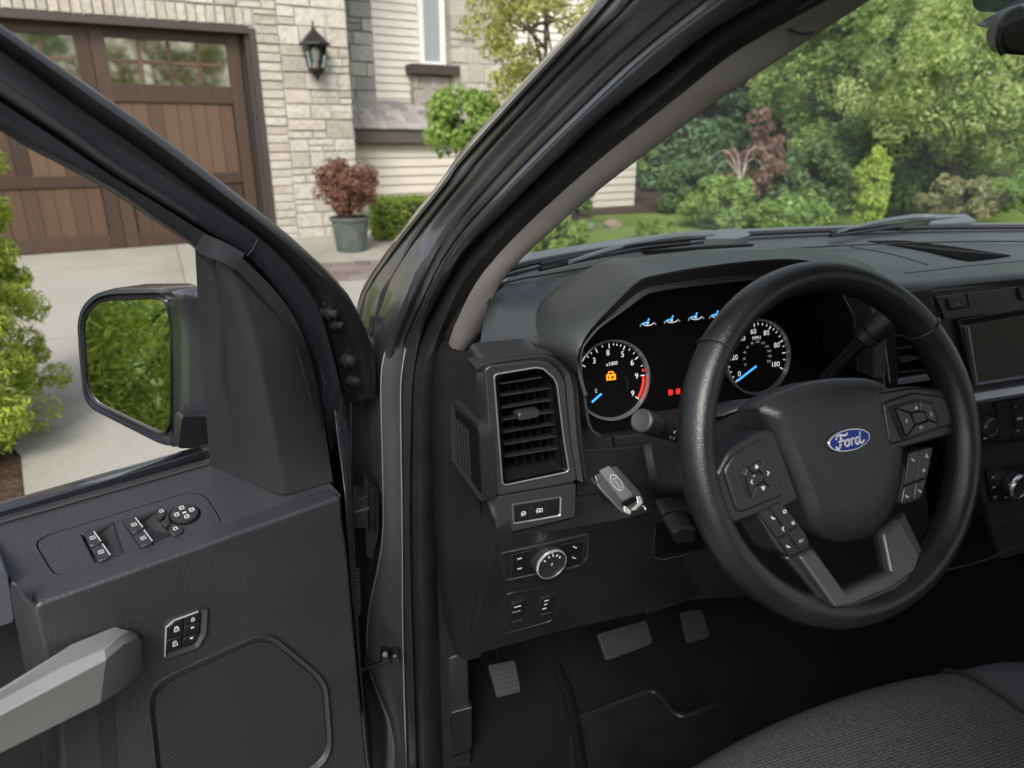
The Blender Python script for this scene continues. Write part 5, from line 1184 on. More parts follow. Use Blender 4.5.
# ------------------------------------------------------------------ key fob on the ledge, floor mat
fO = aty(618, 492, .262)
FK = Fr(fO, (1, 0, 0), (-.15, -.80, .58))
fob = rnd([(592, 469), (603.5, 459), (613, 461), (640, 490), (645.5, 501), (643, 506), (627, 515), (621, 512.5), (597, 487)], 4, 3)
KEY = empty('key_fob', FK.px(632, 510, -.012), 'black key fob with silver end hanging in the dash beside the turn signal stalk', 'key fob')
bm = B(); slab(bm, FK, fob, .004, -.010); obj('fob_body', bm, M['pewter'], KEY, bevel=.003, seg=3)
bm = B(); slabc(bm, FK, rnd([(598, 470), (605, 464.5), (609, 465), (633, 493.5), (633, 496), (624, 501), (621, 500)], 3, 3), .0062, .002, .0012); obj('fob_cover', bm, mat('fob_cover_plastic', (.085, .088, .105), .4), KEY, ang=30)
bm = B(); slab(bm, FK, rnd([(621, 503), (635, 496), (638, 500), (624, 508)], 1.5, 2), .0055, .0); obj('fob_slot', bm, M['void'], KEY)
bm = B(); slab(bm, FK, rnd([(636, 496), (640, 496), (643, 503), (634, 511), (631, 509), (638, 503)], 1.5, 2), .0062, -.008); slab(bm, FK, rnd([(624, 505), (631.5, 511), (630, 515), (624, 511)], 1.5, 2), .0062, -.008)
lo = [FK.px(x, y, -.001) for x, y in rnd([(633, 512), (643, 505), (646, 509), (644, 512), (635.5, 517.5), (632, 515)], 2, 3)]; tube(bm, lo+[lo[0]], .0013, 8, cap=False); obj('fob_end', bm, M['chrome'], KEY, bevel=.0008)
fa, fb = FK.uv(616.5, 482.5, .0062); frot = math.atan2(*(np.array(FK.uv(622, 490))-FK.uv(611, 475))[::-1]); 
def fel(s, n=28): return [(fa+math.cos(frot)*.0125*s*math.cos(2*math.pi*k/n)-math.sin(frot)*.0062*s*math.sin(2*math.pi*k/n), fb+math.sin(frot)*.0125*s*math.cos(2*math.pi*k/n)+math.cos(frot)*.0062*s*math.sin(2*math.pi*k/n)) for k in range(n)]
bm = B(); stroke(bm, FK, fel(1)+fel(1)[:2], .0012, .0070, .005); text(bm, FK, 'Ford', fa, fb, .0085, .0068, rot=frot, shear=.3); obj('fob_emblem', bm, M['satin'], KEY)
bm = B(); rg = [FK.px(x, y, -.006) for x, y in spl([(607, 463), (601, 460.5), (594, 462), (590, 470), (590.5, 479), (594, 484), (599, 481)], 18)]; rg = [p+FK.n*.008 for p in rg]; tube(bm, rg, .0024, 8); obj('key_ring', bm, M['pewter'], KEY)
MT = empty('floor_mat', FLF.px(650, 740, .004), 'dark carpet floor mat lying in the driver footwell below the pedals', 'floor mat')
mo_ = rnd([(572, 800), (572, 727), (578, 718), (650, 690), (660, 694), (672, 712), (684, 717), (736, 697), (748, 706), (800, 790), (800, 900), (575, 900)], 8, 4)
bm = B(); slab(bm, FLF, mo_, .012, .001); obj('mat_carpet', bm, M['mat'], MT, bevel=.003)
bm = B(); pp = [FLF.px(x, y, .012) for x, y in mo_]; tube(bm, pp+[pp[0]], .006, 8, cap=False); obj('mat_binding', bm, M['rubber'], MT)
# ================================================================== GROUND
SL = .022
GR = Fr((0, 0, 0), (1, 0, 0), (0, -SL, 1))
def gz(y): return SL*y
def gpx(x, y): return GR.px(x, y)
def sheet(name, pts, m, off, kind='structure', label=None):
    bm = B(); vs = [bm.verts.new((x, y, gz(y)+off)) for x, y in pts]; bm.faces.new(vs)
    o = obj(name, bm, m, flat=True); o['kind'] = kind
    return o
def groundmat(name, c1, c2, sc1, sc2, rough=.9, bump=.3, dist=.01):
    m = mat(name, c1, rough, spec=.2); nt = m.node_tree; b = nt.nodes['Principled BSDF']
    tc = nt.nodes.new('ShaderNodeTexCoord'); n1 = nt.nodes.new('ShaderNodeTexNoise'); n1.inputs['Scale'].default_value = sc1; n1.inputs['Detail'].default_value = 6
    n2 = nt.nodes.new('ShaderNodeTexNoise'); n2.inputs['Scale'].default_value = sc2; n2.inputs['Detail'].default_value = 4
    r = nt.nodes.new('ShaderNodeValToRGB'); r.color_ramp.elements[0].position = .32; r.color_ramp.elements[1].position = .68
    r.color_ramp.elements[0].color = (*c1, 1); r.color_ramp.elements[1].color = (*c2, 1)
    ad = nt.nodes.new('ShaderNodeMath'); ad.operation = 'MULTIPLY_ADD'; ad.inputs[1].default_value = .5; mu = nt.nodes.new('ShaderNodeMath'); mu.operation = 'MULTIPLY'; mu.inputs[1].default_value = .5
    bp = nt.nodes.new('ShaderNodeBump'); bp.inputs['Strength'].default_value = bump; bp.inputs['Distance'].default_value = dist
    l = nt.links.new
    l(tc.outputs['Object'], n1.inputs['Vector']); l(tc.outputs['Object'], n2.inputs['Vector']); l(n1.outputs['Fac'], ad.inputs[0]); l(n2.outputs['Fac'], mu.inputs[0]); l(mu.outputs[0], ad.inputs[2])
    l(ad.outputs[0], r.inputs['Fac']); l(r.outputs[0], b.inputs['Base Color']); l(n2.outputs['Fac'], bp.inputs['Height']); l(bp.outputs[0], b.inputs['Normal'])
    return m
GM = {'lawn': groundmat('lawn_green', (.10, .16, .035), (.20, .27, .075), 1.2, 60, bump=.8, dist=.03),
      'concrete': groundmat('driveway_concrete', (.275, .265, .235), (.36, .347, .31), .8, 45, bump=.12, dist=.003),
      'mulch': groundmat('bark_mulch', (.022, .014, .010), (.13, .085, .06), 14, 42, bump=1, dist=.03),
      'paver': groundmat('paver_brown', (.16, .135, .12), (.26, .225, .20), 9, 60, bump=.4, dist=.004),
      'apron': groundmat('walk_concrete', (.31, .30, .275), (.39, .375, .345), 1, 50, bump=.12, dist=.003)}
def addjoints(m):
    nt = m.node_tree; b = nt.nodes['Principled BSDF']; l = nt.links.new; src = b.inputs['Base Color'].links[0].from_socket
    tc = nt.nodes.new('ShaderNodeTexCoord'); br = nt.nodes.new('ShaderNodeTexBrick'); br.offset = 0; br.inputs['Scale'].default_value = 1; br.inputs['Brick Width'].default_value = 2.6; br.inputs['Row Height'].default_value = 2.9; br.inputs['Mortar Size'].default_value = .008; br.inputs['Mortar Smooth'].default_value = .4
    br.inputs['Color1'].default_value = (1, 1, 1, 1); br.inputs['Color2'].default_value = (.93, .93, .925, 1); br.inputs['Mortar'].default_value = (.5, .49, .47, 1)
    mp = nt.nodes.new('ShaderNodeMapping'); mp.inputs['Location'].default_value = (.9, .35, 0); mp.inputs['Rotation'].default_value = (0, 0, R(-8)); l(tc.outputs['Object'], mp.inputs[0]); l(mp.outputs[0], br.inputs['Vector'])
    n = nt.nodes.new('ShaderNodeTexNoise'); n.inputs['Scale'].default_value = .55; n.inputs['Detail'].default_value = 8; n.inputs['Roughness'].default_value = .7; mp2 = nt.nodes.new('ShaderNodeMapping'); mp2.inputs['Scale'].default_value = (1.6, .5, 1); l(tc.outputs['Object'], mp2.inputs[0]); l(mp2.outputs[0], n.inputs['Vector'])
    r = nt.nodes.new('ShaderNodeValToRGB'); r.color_ramp.elements[0].position = .34; r.color_ramp.elements[0].color = (.78, .77, .75, 1); r.color_ramp.elements[1].position = .56; l(n.outputs['Fac'], r.inputs[0])
    x1 = nt.nodes.new('ShaderNodeMix'); x1.data_type = 'RGBA'; x1.blend_type = 'MULTIPLY'; x1.inputs['Factor'].default_value = 1; x2 = nt.nodes.new('ShaderNodeMix'); x2.data_type = 'RGBA'; x2.blend_type = 'MULTIPLY'; x2.inputs['Factor'].default_value = 1
    l(src, x1.inputs['A']); l(br.outputs['Color'], x1.inputs['B']); l(x1.outputs['Result'], x2.inputs['A']); l(r.outputs[0], x2.inputs['B']); l(x2.outputs['Result'], b.inputs['Base Color'])
addjoints(GM['concrete'])
sheet('lawn', [(-60, -40), (70, -40), (70, 90), (-60, 90)], GM['lawn'], -.02)
pL0 = gpx(26, 506); pL1 = gpx(21, 456)
sheet('driveway', [(pL0.x-.02, -25), (pL0.x, pL0.y), (pL1.x, pL1.y), (-3.4, 5.2), (-6.6, 7.0), (-7.6, 7.6), (-7.6, 9.0), (1.2, 10.6), (1.6, 8.2), (1.5, 7.62), (1.5, 7.04), (1.3, -25)], GM['concrete'], 0)
sheet('mulch_bed', [(pL0.x-2.6, -6), (pL0.x+.0, -6), (pL0.x, pL0.y), (pL1.x, pL1.y), (-3.4, 5.2), (-5.5, 6.0)], GM['mulch'], -.012)
# darker paver band across the front walk, grown from single pavers
bm = B(); y0 = gpx(352, 281).y; y1 = gpx(352, 262).y
rr_ = random.Random(3); nrow = 4
for r_ in range(nrow):
    x = -.95-.1*(r_ % 2)
    while x < 2.0:
        w_ = rr_.uniform(.19, .24); ya, yb = y0+(y1-y0)*r_/nrow+.006, y0+(y1-y0)*(r_+1)/nrow-.006
        h = .006+rr_.uniform(0, .004); poly3(bm, [V((x+.006, ya, gz(ya)+h)), V((x+w_-.006, ya, gz(ya)+h)), V((x+w_-.006, yb, gz(yb)+h)), V((x+.006, yb, gz(yb)+h))], V((0, 0, -.03))); x += w_
o = obj('paver_path', bm, islemat('paver_clay', [(.12, .10, .09), (.17, .14, .125), (.23, .20, .18), (.15, .135, .125)], .85, bump=(30, .4, .003)), flat=True); o['kind'] = 'structure'
sheet('front_walk', [(.6, y1+.02), (2.1, y1+.05), (2.0, 9.4), (.6, 9.2)], GM['apron'], .004)
sheet('shrub_bed', [(2.2, 10.6), (6, 10.8), (12, 12), (40, 16), (40, 32), (2.6, 18)], GM['mulch'], -.012)

# ================================================================== HOUSE
B0 = gpx(276, 239)
wu = V((.977, .213, 0)).normalized(); wn = V((.213, -.977, 0)).normalized()
H = Fr(B0, wu, wn)                                  # garage front, z up
HS = empty('stone_house', B0, 'pale limestone house with brown wooden garage door, siding wing and white framed window', 'house')
stone = islemat('limestone', [(0.400, 0.376, 0.328), (0.496, 0.472, 0.424), (0.448, 0.408, 0.352), (0.336, 0.312, 0.272), (0.528, 0.512, 0.480), (0.416, 0.392, 0.360)], .9, bump=(16, .9, .018), spec=.2)
stone_shaded = islemat('shaded_limestone', [(0.323, 0.306, 0.289), (0.408, 0.391, 0.365), (0.272, 0.255, 0.238), (0.459, 0.442, 0.408)], .9, bump=(16, .9, .018), spec=.2)  # limestone darkened to paint the shade on the return and strip
brickm = islemat('pale_brick', [(0.400, 0.368, 0.328), (0.480, 0.448, 0.400), (0.432, 0.392, 0.336), (0.360, 0.328, 0.288)], .9, bump=(24, .7, .01), spec=.2)
mortar = mat('mortar', (.32, .30, .275), .95, bump=(60, .5, .004), spec=.1)
def masonry(bm, F, x0, x1, y0, y1, rows, wr, rg, out=(.012, .03), gap=.007, split=.3):
    y = y0
    while y < y1-.03:
        h = min(rg.uniform(*rows), y1-y); 
        if y1-(y+h) < .05: h = y1-y
        x = x0
        while x < x1-.01:
            w = min(rg.uniform(*wr), x1-x)
            if x1-(x+w) < .07: w = x1-x
            parts = [(x, x+w, y, y+h)]
            if rg.random() < split and h > .13:
                k = y+h*rg.uniform(.4, .6)
                parts = [(x, x+w, y, k), (x, x+w, k, y+h)]
                if w > .3: m_ = x+w*rg.uniform(.35, .65); parts = [(x, m_, y, k), (m_, x+w, y, k), (x, x+w, k, y+h)]
            for a0, a1_, c0, c1_ in parts:
                d = rg.uniform(*out); c = .007
                f = [F.loc(p, q, d+rg.uniform(-.004, .004)) for p, q in ((a0+gap+c, c0+gap+c), (a1_-gap-c, c0+gap+c), (a1_-gap-c, c1_-gap-c), (a0+gap+c, c1_-gap-c))]
                g = [F.loc(p+rg.uniform(-.003, .003), q+rg.uniform(-.003, .003), d-.010) for p, q in ((a0+gap, c0+gap), (a1_-gap, c0+gap), (a1_-gap, c1_-gap), (a0+gap, c1_-gap))]
                bk = [F.loc(p, q, -.01) for p, q in ((a0+gap, c0+gap), (a1_-gap, c0+gap), (a1_-gap, c1_-gap), (a0+gap, c1_-gap))]
                fv, gv, bv = [[bm.verts.new(p) for p in s] for s in (f, g, bk)]
                bm.faces.new(fv)
                for q, r_ in ((gv, fv), (bv, gv)):
                    for i in range(4): bm.faces.new((q[i], q[(i+1) % 4], r_[(i+1) % 4], r_[i]))
            x += w
        y += h
rg = random.Random(11)
dl, _ = H.uv(-60, 130); ax0, ay0 = H.uv(262, 241.5); axT, ayT = H.uv(252, 28.5)
DH = ayT            # door height
DWD = 4.82           # door width
ac, _ = H.uv(352, 120)   # corner of the garage block
jw = .30            # brick jamb width
print('door height', DH, 'corner', ac)
bm = B()
fbox(bm, H, .0, ac, -.6, 5.6, -.35, .0); fbox(bm, H, -DWD-3, -DWD, -.6, 5.6, -.35, .0); fbox(bm, H, -DWD, .0, DH, 5.6, -.35, .0)
fbox(bm, H, ac-.35, ac, -.6, 5.6, -1.6, -.35)
wall = obj('wall', bm, mortar, HS, flat=True)
bm = B(); masonry(bm, H, jw, ac+.015, -.05, 5.5, (.12, .24), (.18, .52), rg); masonry(bm, H, -DWD-3, -DWD-jw, -.05, 5.5, (.12, .24), (.18, .52), rg); masonry(bm, H, -DWD-jw, jw, DH+.22, 5.5, (.12, .24), (.18, .52), rg)
obj('stone_facing', bm, stone, wall, flat=True)
RF = Fr(H.loc(ac, 0, 0), V((0, 0, 1)).cross(wu), wu); 
bm = B(); masonry(bm, RF, 0 if RF.u.dot(wn) < 0 else -1.6, 1.6 if RF.u.dot(wn) < 0 else 0, -.05, 5.5, (.12, .24), (.18, .45), rg); obj('return_facing', bm, stone_shaded, wall, flat=True)
bm = B(); masonry(bm, H, .02, jw, -.05, DH+.22, (.10, .11), (.28, .28), rg, split=0); masonry(bm, H, -DWD-jw, -DWD-.02, -.05, DH+.22, (.10, .11), (.28, .28), rg, split=0)
x = -DWD
while x < .02:
    w = .105; masonry(bm, H, x, min(x+w, .02), DH+.02, DH+.22, (.19, .20), (w, w), rg, split=0); x += w
obj('brick_surround', bm, brickm, wall, flat=True)
# garage door
def woodmat(name, c1, c2, isl=.8):
    m = mat(name, c1, .5, spec=.4); nt = m.node_tree; b = nt.nodes['Principled BSDF']
    tc = nt.nodes.new('ShaderNodeTexCoord'); mp = nt.nodes.new('ShaderNodeMapping'); mp.inputs['Scale'].default_value = (7, 7, .5)
    n = nt.nodes.new('ShaderNodeTexNoise'); n.inputs['Scale'].default_value = 3; n.inputs['Detail'].default_value = 7; n.inputs['Roughness'].default_value = .65
    g = nt.nodes.new('ShaderNodeNewGeometry'); ad = nt.nodes.new('ShaderNodeMath'); ad.operation = 'MULTIPLY_ADD'; ad.inputs[1].default_value = .45; mu = nt.nodes.new('ShaderNodeMath'); mu.operation = 'MULTIPLY'; mu.inputs[1].default_value = isl
    r = nt.nodes.new('ShaderNodeValToRGB'); r.color_ramp.elements[0].position = .25; r.color_ramp.elements[1].position = .85
    r.color_ramp.elements[0].color = (*c1, 1); r.color_ramp.elements[1].color = (*c2, 1); l = nt.links.new
    l(tc.outputs['Object'], mp.inputs[0]); l(mp.outputs[0], n.inputs['Vector']); l(n.outputs['Fac'], ad.inputs[0]); l(g.outputs['Random Per Island'], mu.inputs[0]); l(mu.outputs[0], ad.inputs[2]); l(ad.outputs[0], r.inputs[0]); l(r.outputs[0], b.inputs['Base Color'])
    return m
wood = woodmat('stained_wood', (.026, .0145, .0090), (.105, .060, .036)); woodr = woodmat('stained_rail', (.036, .021, .0135), (.088, .053, .036), .3); trimw = mat('brown_trim', (.045, .034, .029), .5, bump=(90, .2, .002))
bm = B(); fbox(bm, H, -DWD, 0, -.02, DH, -.22, -.19); gd = obj('garage_door', bm, trimw, HS, flat=True)
bm = B()
_, ry0 = H.uv(225, 95, -.14); _, ry1 = H.uv(240, 106, -.14); _, my = H.uv(200, 182, -.14)
sec = [(-DWD+.0, -DWD/2-.0), (-DWD/2+.0, 0)]
wx0, wtop_ = H.uv(105, 38, -.15); wx1, wbot = H.uv(230, 86, -.15); wx2, _ = H.uv(80, 80, -.15)
print('win', wx0, wx1, wx2, wtop_, wbot, 'rails', ry0, ry1, my)
stile = .13
cx = [wx1+.02, wx0-.02]
for sx in (0, -(wx1-wx0)-(wx0-wx2), -2*(wx1-wx0)-2*(wx0-wx2)):
    a, b = wx0+sx, wx1+sx
    # rails and stiles proud of the planks
    fbox(bm, H, a-.16, a-.01, .0, DH-.02, -.19, -.135); fbox(bm, H, b+.01, b+.16, .0, DH-.02, -.19, -.135)
    fbox(bm, H, a-.01, b+.01, wtop_+.01, DH-.02, -.19, -.137); fbox(bm, H, a-.01, b+.01, ry0-.10, wbot-.01, -.19, -.137)
    fbox(bm, H, a-.01, b+.01, .0, .16, -.19, -.137); fbox(bm, H, a-.01, b+.01, my-.02, my+.11, -.19, -.139)
obj('door_rail', bm, woodr, gd, bevel=.006)
bm = B()
for sx in (0, -(wx1-wx0)-(wx0-wx2), -2*(wx1-wx0)-2*(wx0-wx2)):
    a, b = wx0+sx, wx1+sx; nplk = 8
    for k in range(nplk):
        p0, p1 = a+(b-a)*k/nplk+.0028, a+(b-a)*(k+1)/nplk-.0028
        fbox(bm, H, p0, p1, .15, my-.01, -.19, -.165+rg.uniform(-.003, .003)); fbox(bm, H, p0, p1, my+.10, ry0-.09, -.19, -.165+rg.uniform(-.003, .003))
obj('door_plank', bm, wood, gd)
panem = mat('dark_pane', (.34, .33, .28), .04, 1); 
for sx in (0, -(wx1-wx0)-(wx0-wx2), -2*(wx1-wx0)-2*(wx0-wx2)):
    a, b = wx0+sx, wx1+sx
    bm = B(); fbox(bm, H, a-.01, b+.01, wbot-.01, wtop_+.01, -.18, -.172); obj('window_pane', bm, panem, gd, flat=True)
    bm = B()
    for k in range(1, 4): q = a+(b-a)*k/4; fbox(bm, H, q-.022, q+.022, wbot, wtop_, -.175, -.148)
    mm = (wbot+wtop_)/2
    for k in range(4): fbox(bm, H, a+(b-a)*k/4+.022, a+(b-a)*(k+1)/4-.022, mm-.02, mm+.02, -.175, -.150)
    obj('window_grid', bm, wood, gd, bevel=.003)
bm = B(); fbox(bm, H, -.055, .018, -.02, DH, -.19, .028); fbox(bm, H, -.10, -.055, -.02, DH-.05, -.19, -.03); fbox(bm, H, -DWD-.02, -DWD+.10, -.02, DH, -.19, .028); fbox(bm, H, -DWD+.10, -.055, DH-.06, DH+.018, -.19, .026)
obj('door_casing', bm, trimw, HS, flat=True)
# siding wing set back behind the garage block
S1 = H.sh(-1.05); S2 = H.sh(-1.75)
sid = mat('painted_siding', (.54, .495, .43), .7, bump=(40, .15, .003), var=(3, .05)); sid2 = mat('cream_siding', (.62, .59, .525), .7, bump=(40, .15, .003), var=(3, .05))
def siding(F, x0, x1, y0, y1, step, m, name):
    bm = B(); y = y0
    while y < y1:
        t = min(step, y1-y); poly3(bm, [F.loc(x0, y, .028), F.loc(x0, y+t, .006), F.loc(x0, y+t, -.02), F.loc(x0, y, -.02)], wu*(x1-x0)); y += t
    return obj(name, bm, m, HS, flat=True)
la, lb_ = S1.uv(357, 137); le, _ = S1.uv(470, 130); _, fy0 = S1.uv(390, 143); _, fy1 = S1.uv(390, 129)
xr = le+3.5
bm = B(); fbox(bm, S1, ac-.3, xr, -.5, fy0+.05, -.3, -.021); fbox(bm, S2, ac-.3, xr, fy0, 5.8, -.3, -.021); obj('wing_wall', bm, sid, HS, flat=True)
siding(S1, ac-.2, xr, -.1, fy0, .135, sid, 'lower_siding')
bm = B(); fbox(bm, S1, ac-.05, xr+.1, fy0, fy1, -.02, .16); obj('fascia', bm, mat('fascia_brown', (.085, .072, .064), .6), HS, bevel=.01)
# small shingled roof above the fascia
bm = B(); rgs = random.Random(5)
p0, p1 = S1.loc(ac-.05, fy1, .20), S2.loc(ac-.05, fy1+.42, .0); dv = p1-p0
for r_ in range(5):
    x = 0
    while x < xr-ac+.1:
        w = rgs.uniform(.14, .30); a = p0+dv*(r_/5)+wu*x; q = [a, a+wu*(w-.01), a+wu*(w-.01)+dv*.25, a+dv*.25]
        up2 = V((0, 0, .012+rgs.uniform(0, .012))); poly3(bm, [k+up2 for k in q], V((0, 0, -.02))); x += w
obj('shingle_roof', bm, islemat('shingle_grey', [(.20, .19, .18), (.30, .285, .27), (.40, .38, .36), (.25, .235, .225)], .95, bump=(40, .6, .006), spec=.1), HS, flat=True)
# upper wall: stone strip, siding, window, brick bay
u0, _ = S2.uv(373, 50); u1, _ = S2.uv(415, 50); _, ub = S2.uv(400, 105)
bm = B(); masonry(bm, S2, ac-.1, u0, fy0+.1, 5.6, (.13, .26), (.16, .40), rg, out=(.02, .05)); obj('stone_strip', bm, stone_shaded, HS, flat=True)
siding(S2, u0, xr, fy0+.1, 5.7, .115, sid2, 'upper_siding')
wa, wb = S2.uv(418, 60)[0], S2.uv(444, 60)[0]; _, wz0 = S2.uv(430, 62)
bm = B(); fbox(bm, S2, wa, wa+.09, wz0, wz0+1.9, -.05, .07); fbox(bm, S2, wb-.09, wb, wz0, wz0+1.9, -.05, .07); fbox(bm, S2, wa, wb, wz0-.09, wz0, -.05, .085); fbox(bm, S2, wa, wb, wz0+1.9, wz0+2.0, -.05, .08)
wf_ = obj('window', bm, mat('white_frame', (.74, .73, .70), .5), HS, bevel=.008)
bm = B(); fbox(bm, S2, wa+.09, wb-.09, wz0, wz0+1.9, -.05, .032); obj('pane', bm, mat('blind_pane', (.27, .29, .29), .15, spec=.8), wf_, flat=True)
sa, sb_ = S2.uv(405, 70)[0], S2.uv(449, 68)[0]; _, s0 = S2.uv(430, 76); _, s1_ = S2.uv(430, 66)
bm = B(); fbox(bm, S2, sa, sb_+.06, s0, s1_, -.02, .30); obj('window_ledge', bm, trimw, HS, bevel=.01)
_, bb0 = S2.uv(430, 103)
bm = B(); masonry(bm, S2, sa+.06, wb+.02, bb0-.25, s0, (.20, .24), (.095, .11), rg, out=(.16, .19), split=0); obj('brick_apron', bm, islemat('apron_brick', [(0.289, 0.255, 0.221), (0.374, 0.340, 0.297), (0.238, 0.212, 0.187)], .9, bump=(24, .7, .01)), HS, flat=True)
qa, qb = wb+.03, S2.uv(497, 60)[0]
bm = B(); masonry(bm, S2, qa, qb, fy0+.2, 5.6, (.22, .30), (.2, .40), rg, out=(.20, .235), split=.1); obj('stone_pier', bm, brickm, HS, flat=True)
bm = B(); fbox(bm, S2, qa+.01, qb-.01, fy0+.2, 5.6, -.02, .205); fbox(bm, S2, sa+.07, wb+.02, bb0-.25, s0-.005, -.02, .165); obj('pier_core', bm, mortar, HS, flat=True)
# roof over everything (out of the picture, closes the building)
bm = B(); pz = 5.6
poly3(bm, [H.loc(-DWD-3.4, pz, .5), H.loc(ac+.4, pz, .5), H.loc(ac+.4, pz+2.6, -4), H.loc(-DWD-3.4, pz+2.6, -4)], V((0, 0, -.15))); poly3(bm, [S2.loc(ac-.3, 5.8, .5), S2.loc(xr+.3, 5.8, .5), S2.loc(xr+.3, 8, -4), S2.loc(ac-.3, 8, -4)], V((0, 0, -.15)))
obj('roof', bm, mat('roof_shingle', (.09, .085, .08), .9), HS, flat=True)

# wall lantern
la_, lz = H.uv(314, 50, .12)
LA = empty('wall_lantern', H.loc(la_, lz-.35, .02), 'black iron carriage lantern with clear glass on the stone garage wall', 'lantern')
k = H.mpp(314, 50)
iron = mat('bronze_iron', (.018, .016, .015), .45, .5)
cxl = H.loc(la_, 0, .16); cxl.z = 0
def lz_(py): return H.loc(*H.uv(314, py, .16), .16).z
Z = lambda py: lz_(py)
base0 = H.loc(la_, 0, .16); base0 = V((base0.x, base0.y, 0))
bm = B()
lathe(bm, base0, (0, 0, 1), [(.002, Z(19)), (.009, Z(21)), (.015, Z(23.5)), (.006, Z(26)), (.026, Z(27)), (.03, Z(30)), (.04, Z(31)), (.10, Z(36)), (.155, Z(41)), (.195, Z(43.5)), (.198, Z(45)), (.14, Z(45.2))], 6)
lathe(bm, base0, (0, 0, 1), [(.095, Z(68)), (.105, Z(69)), (.10, Z(71)), (.065, Z(73.5)), (.03, Z(76)), (.015, Z(79)), (.005, Z(81))], 6)
for q in range(6):
    g = R(60*q+0); a0 = base0+V((math.cos(g)*.140, math.sin(g)*.140, Z(45))); a1_ = base0+V((math.cos(g)*.096, math.sin(g)*.096, Z(68.5))); tube(bm, [a0, a1_], .009, 6)
lm = obj('lantern_frame', bm, iron, LA, ang=20)
bm = B(); lathe(bm, base0, (0, 0, 1), [(.135, Z(45.4)), (.092, Z(68.4))], 6, cap=False); obj('lantern_glass', bm, glassmat('lantern_pane', (.85, .86, .84), 2.0), LA, flat=True)
bm = B(); lathe(bm, base0, (0, 0, 1), [(.025, Z(68)), (.025, Z(62)), (.05, Z(58)), (.055, Z(51)), (.015, Z(47))], 14); obj('bulb', bm, mat('frosted_bulb', (.78, .77, .74), .4), LA)
bm = B(); w0 = H.loc(la_, 0, .035); w0.z = 0
fbox(bm, Fr(V((w0.x, w0.y, Z(58))), wu, wn), -.05, .05, -.17, .12, -.01, .02); tube(bm, [V((w0.x, w0.y, Z(70))), V((w0.x, w0.y, Z(74)))+wn*.05, base0+V((0, 0, Z(74)))], .013, 8); tube(bm, [V((w0.x, w0.y, Z(50))), V((w0.x, w0.y, Z(47)))+wn*.04, base0+V((0, 0, Z(42)))], .010, 8)
obj('wall_bracket', bm, iron, LA, bevel=.004)

# ================================================================== PLANTS
def leaves(name, m, parent, clumps, n, size, rng, aspect=.55, up=.3, spread=1.0, origin=None, fold=True):
    """leaf faces scattered round clump centres [(x,y,z,radius)]"""
    C_ = np.array(clumps); idx = rng.integers(0, len(C_), n)
    d = rng.normal(size=(n, 3)); d /= np.linalg.norm(d, axis=1)[:, None]
    rad_ = C_[idx, 3]*np.cbrt(rng.uniform(.12, 1, n))*spread
    P = C_[idx, :3]+d*rad_[:, None]
    nr = d*.6+rng.normal(size=(n, 3))*.55+np.array([0, 0, up]); nr /= np.linalg.norm(nr, axis=1)[:, None]
    t = rng.normal(size=(n, 3)); t -= nr*(t*nr).sum(1)[:, None]; t /= np.linalg.norm(t, axis=1)[:, None]
    b = np.cross(nr, t); s = size*rng.uniform(.6, 1.35, n)[:, None]
    if fold:
        q = np.stack([P-t*s, P-b*s*aspect*.8+nr*s*.12, P+t*s*1.05-nr*s*.1, P+b*s*aspect*.8+nr*s*.12], 1)
    else:
        q = np.stack([P-t*s, P-b*s*aspect, P+t*s, P+b*s*aspect], 1)
    me = bpy.data.meshes.new(name); 
    off = np.array(wl(parent)) if parent is not None else np.zeros(3)
    me.from_pydata((q.reshape(-1, 3)-off).tolist(), [], np.arange(4*n).reshape(-1, 4).tolist())
    me.materials.append(m); o = bpy.data.objects.new(name, me); COL.objects.link(o); o.parent = parent
    return o
def crownclumps(c, r, n, rng, rr=(.18, .34), shell=.55, zmin=None):
    out = []
    while len(out) < n:
        d = rng.normal(size=3); d /= np.linalg.norm(d); s = rng.uniform(shell, 1)**.6
        p = np.array(c)+d*np.array(r)*s*rng.uniform(.82, 1.08)
        if zmin is not None and p[2] < zmin: continue
        out.append((*p, rng.uniform(*rr)*min(r)))
    return out
def trunk(parent, base, top, r, rng, clumps=None, nb=7, m=None, name='trunk'):
    bm = B(); base, top = V(base), V(top); pts = [base+(top-base)*t+V((rng.normal()*.03, rng.normal()*.03, 0))*(top-base).length*.3*(1 if 0 < t < 1 else 0) for t in (0, .2, .4, .6, .8, 1)]
    tube(bm, pts, [r*1.15, r, r*.85, r*.65, r*.4, r*.2], 9)
    if clumps is not None:
        for i in rng.choice(len(clumps), min(nb, len(clumps)), replace=False):
            c = V(clumps[i][:3]); t = rng.uniform(.3, .9); s = base+(top-base)*t; mid = s.lerp(c, .5)+V((0, 0, -.06*(c-s).length))
            tube(bm, [s, mid, c], [r*.38, r*.25, r*.08], 6)
    return obj(name, bm, m or bark, parent)
bark = mat('bark', (.085, .066, .05), .95, bump=(26, 1, .02), spec=.1); barkg = mat('grey_bark', (.13, .12, .105), .95, bump=(26, 1, .02), spec=.1)
def lm_(name, cols, tr=.42): return islemat(name, cols, .5, tr, spec=.4)
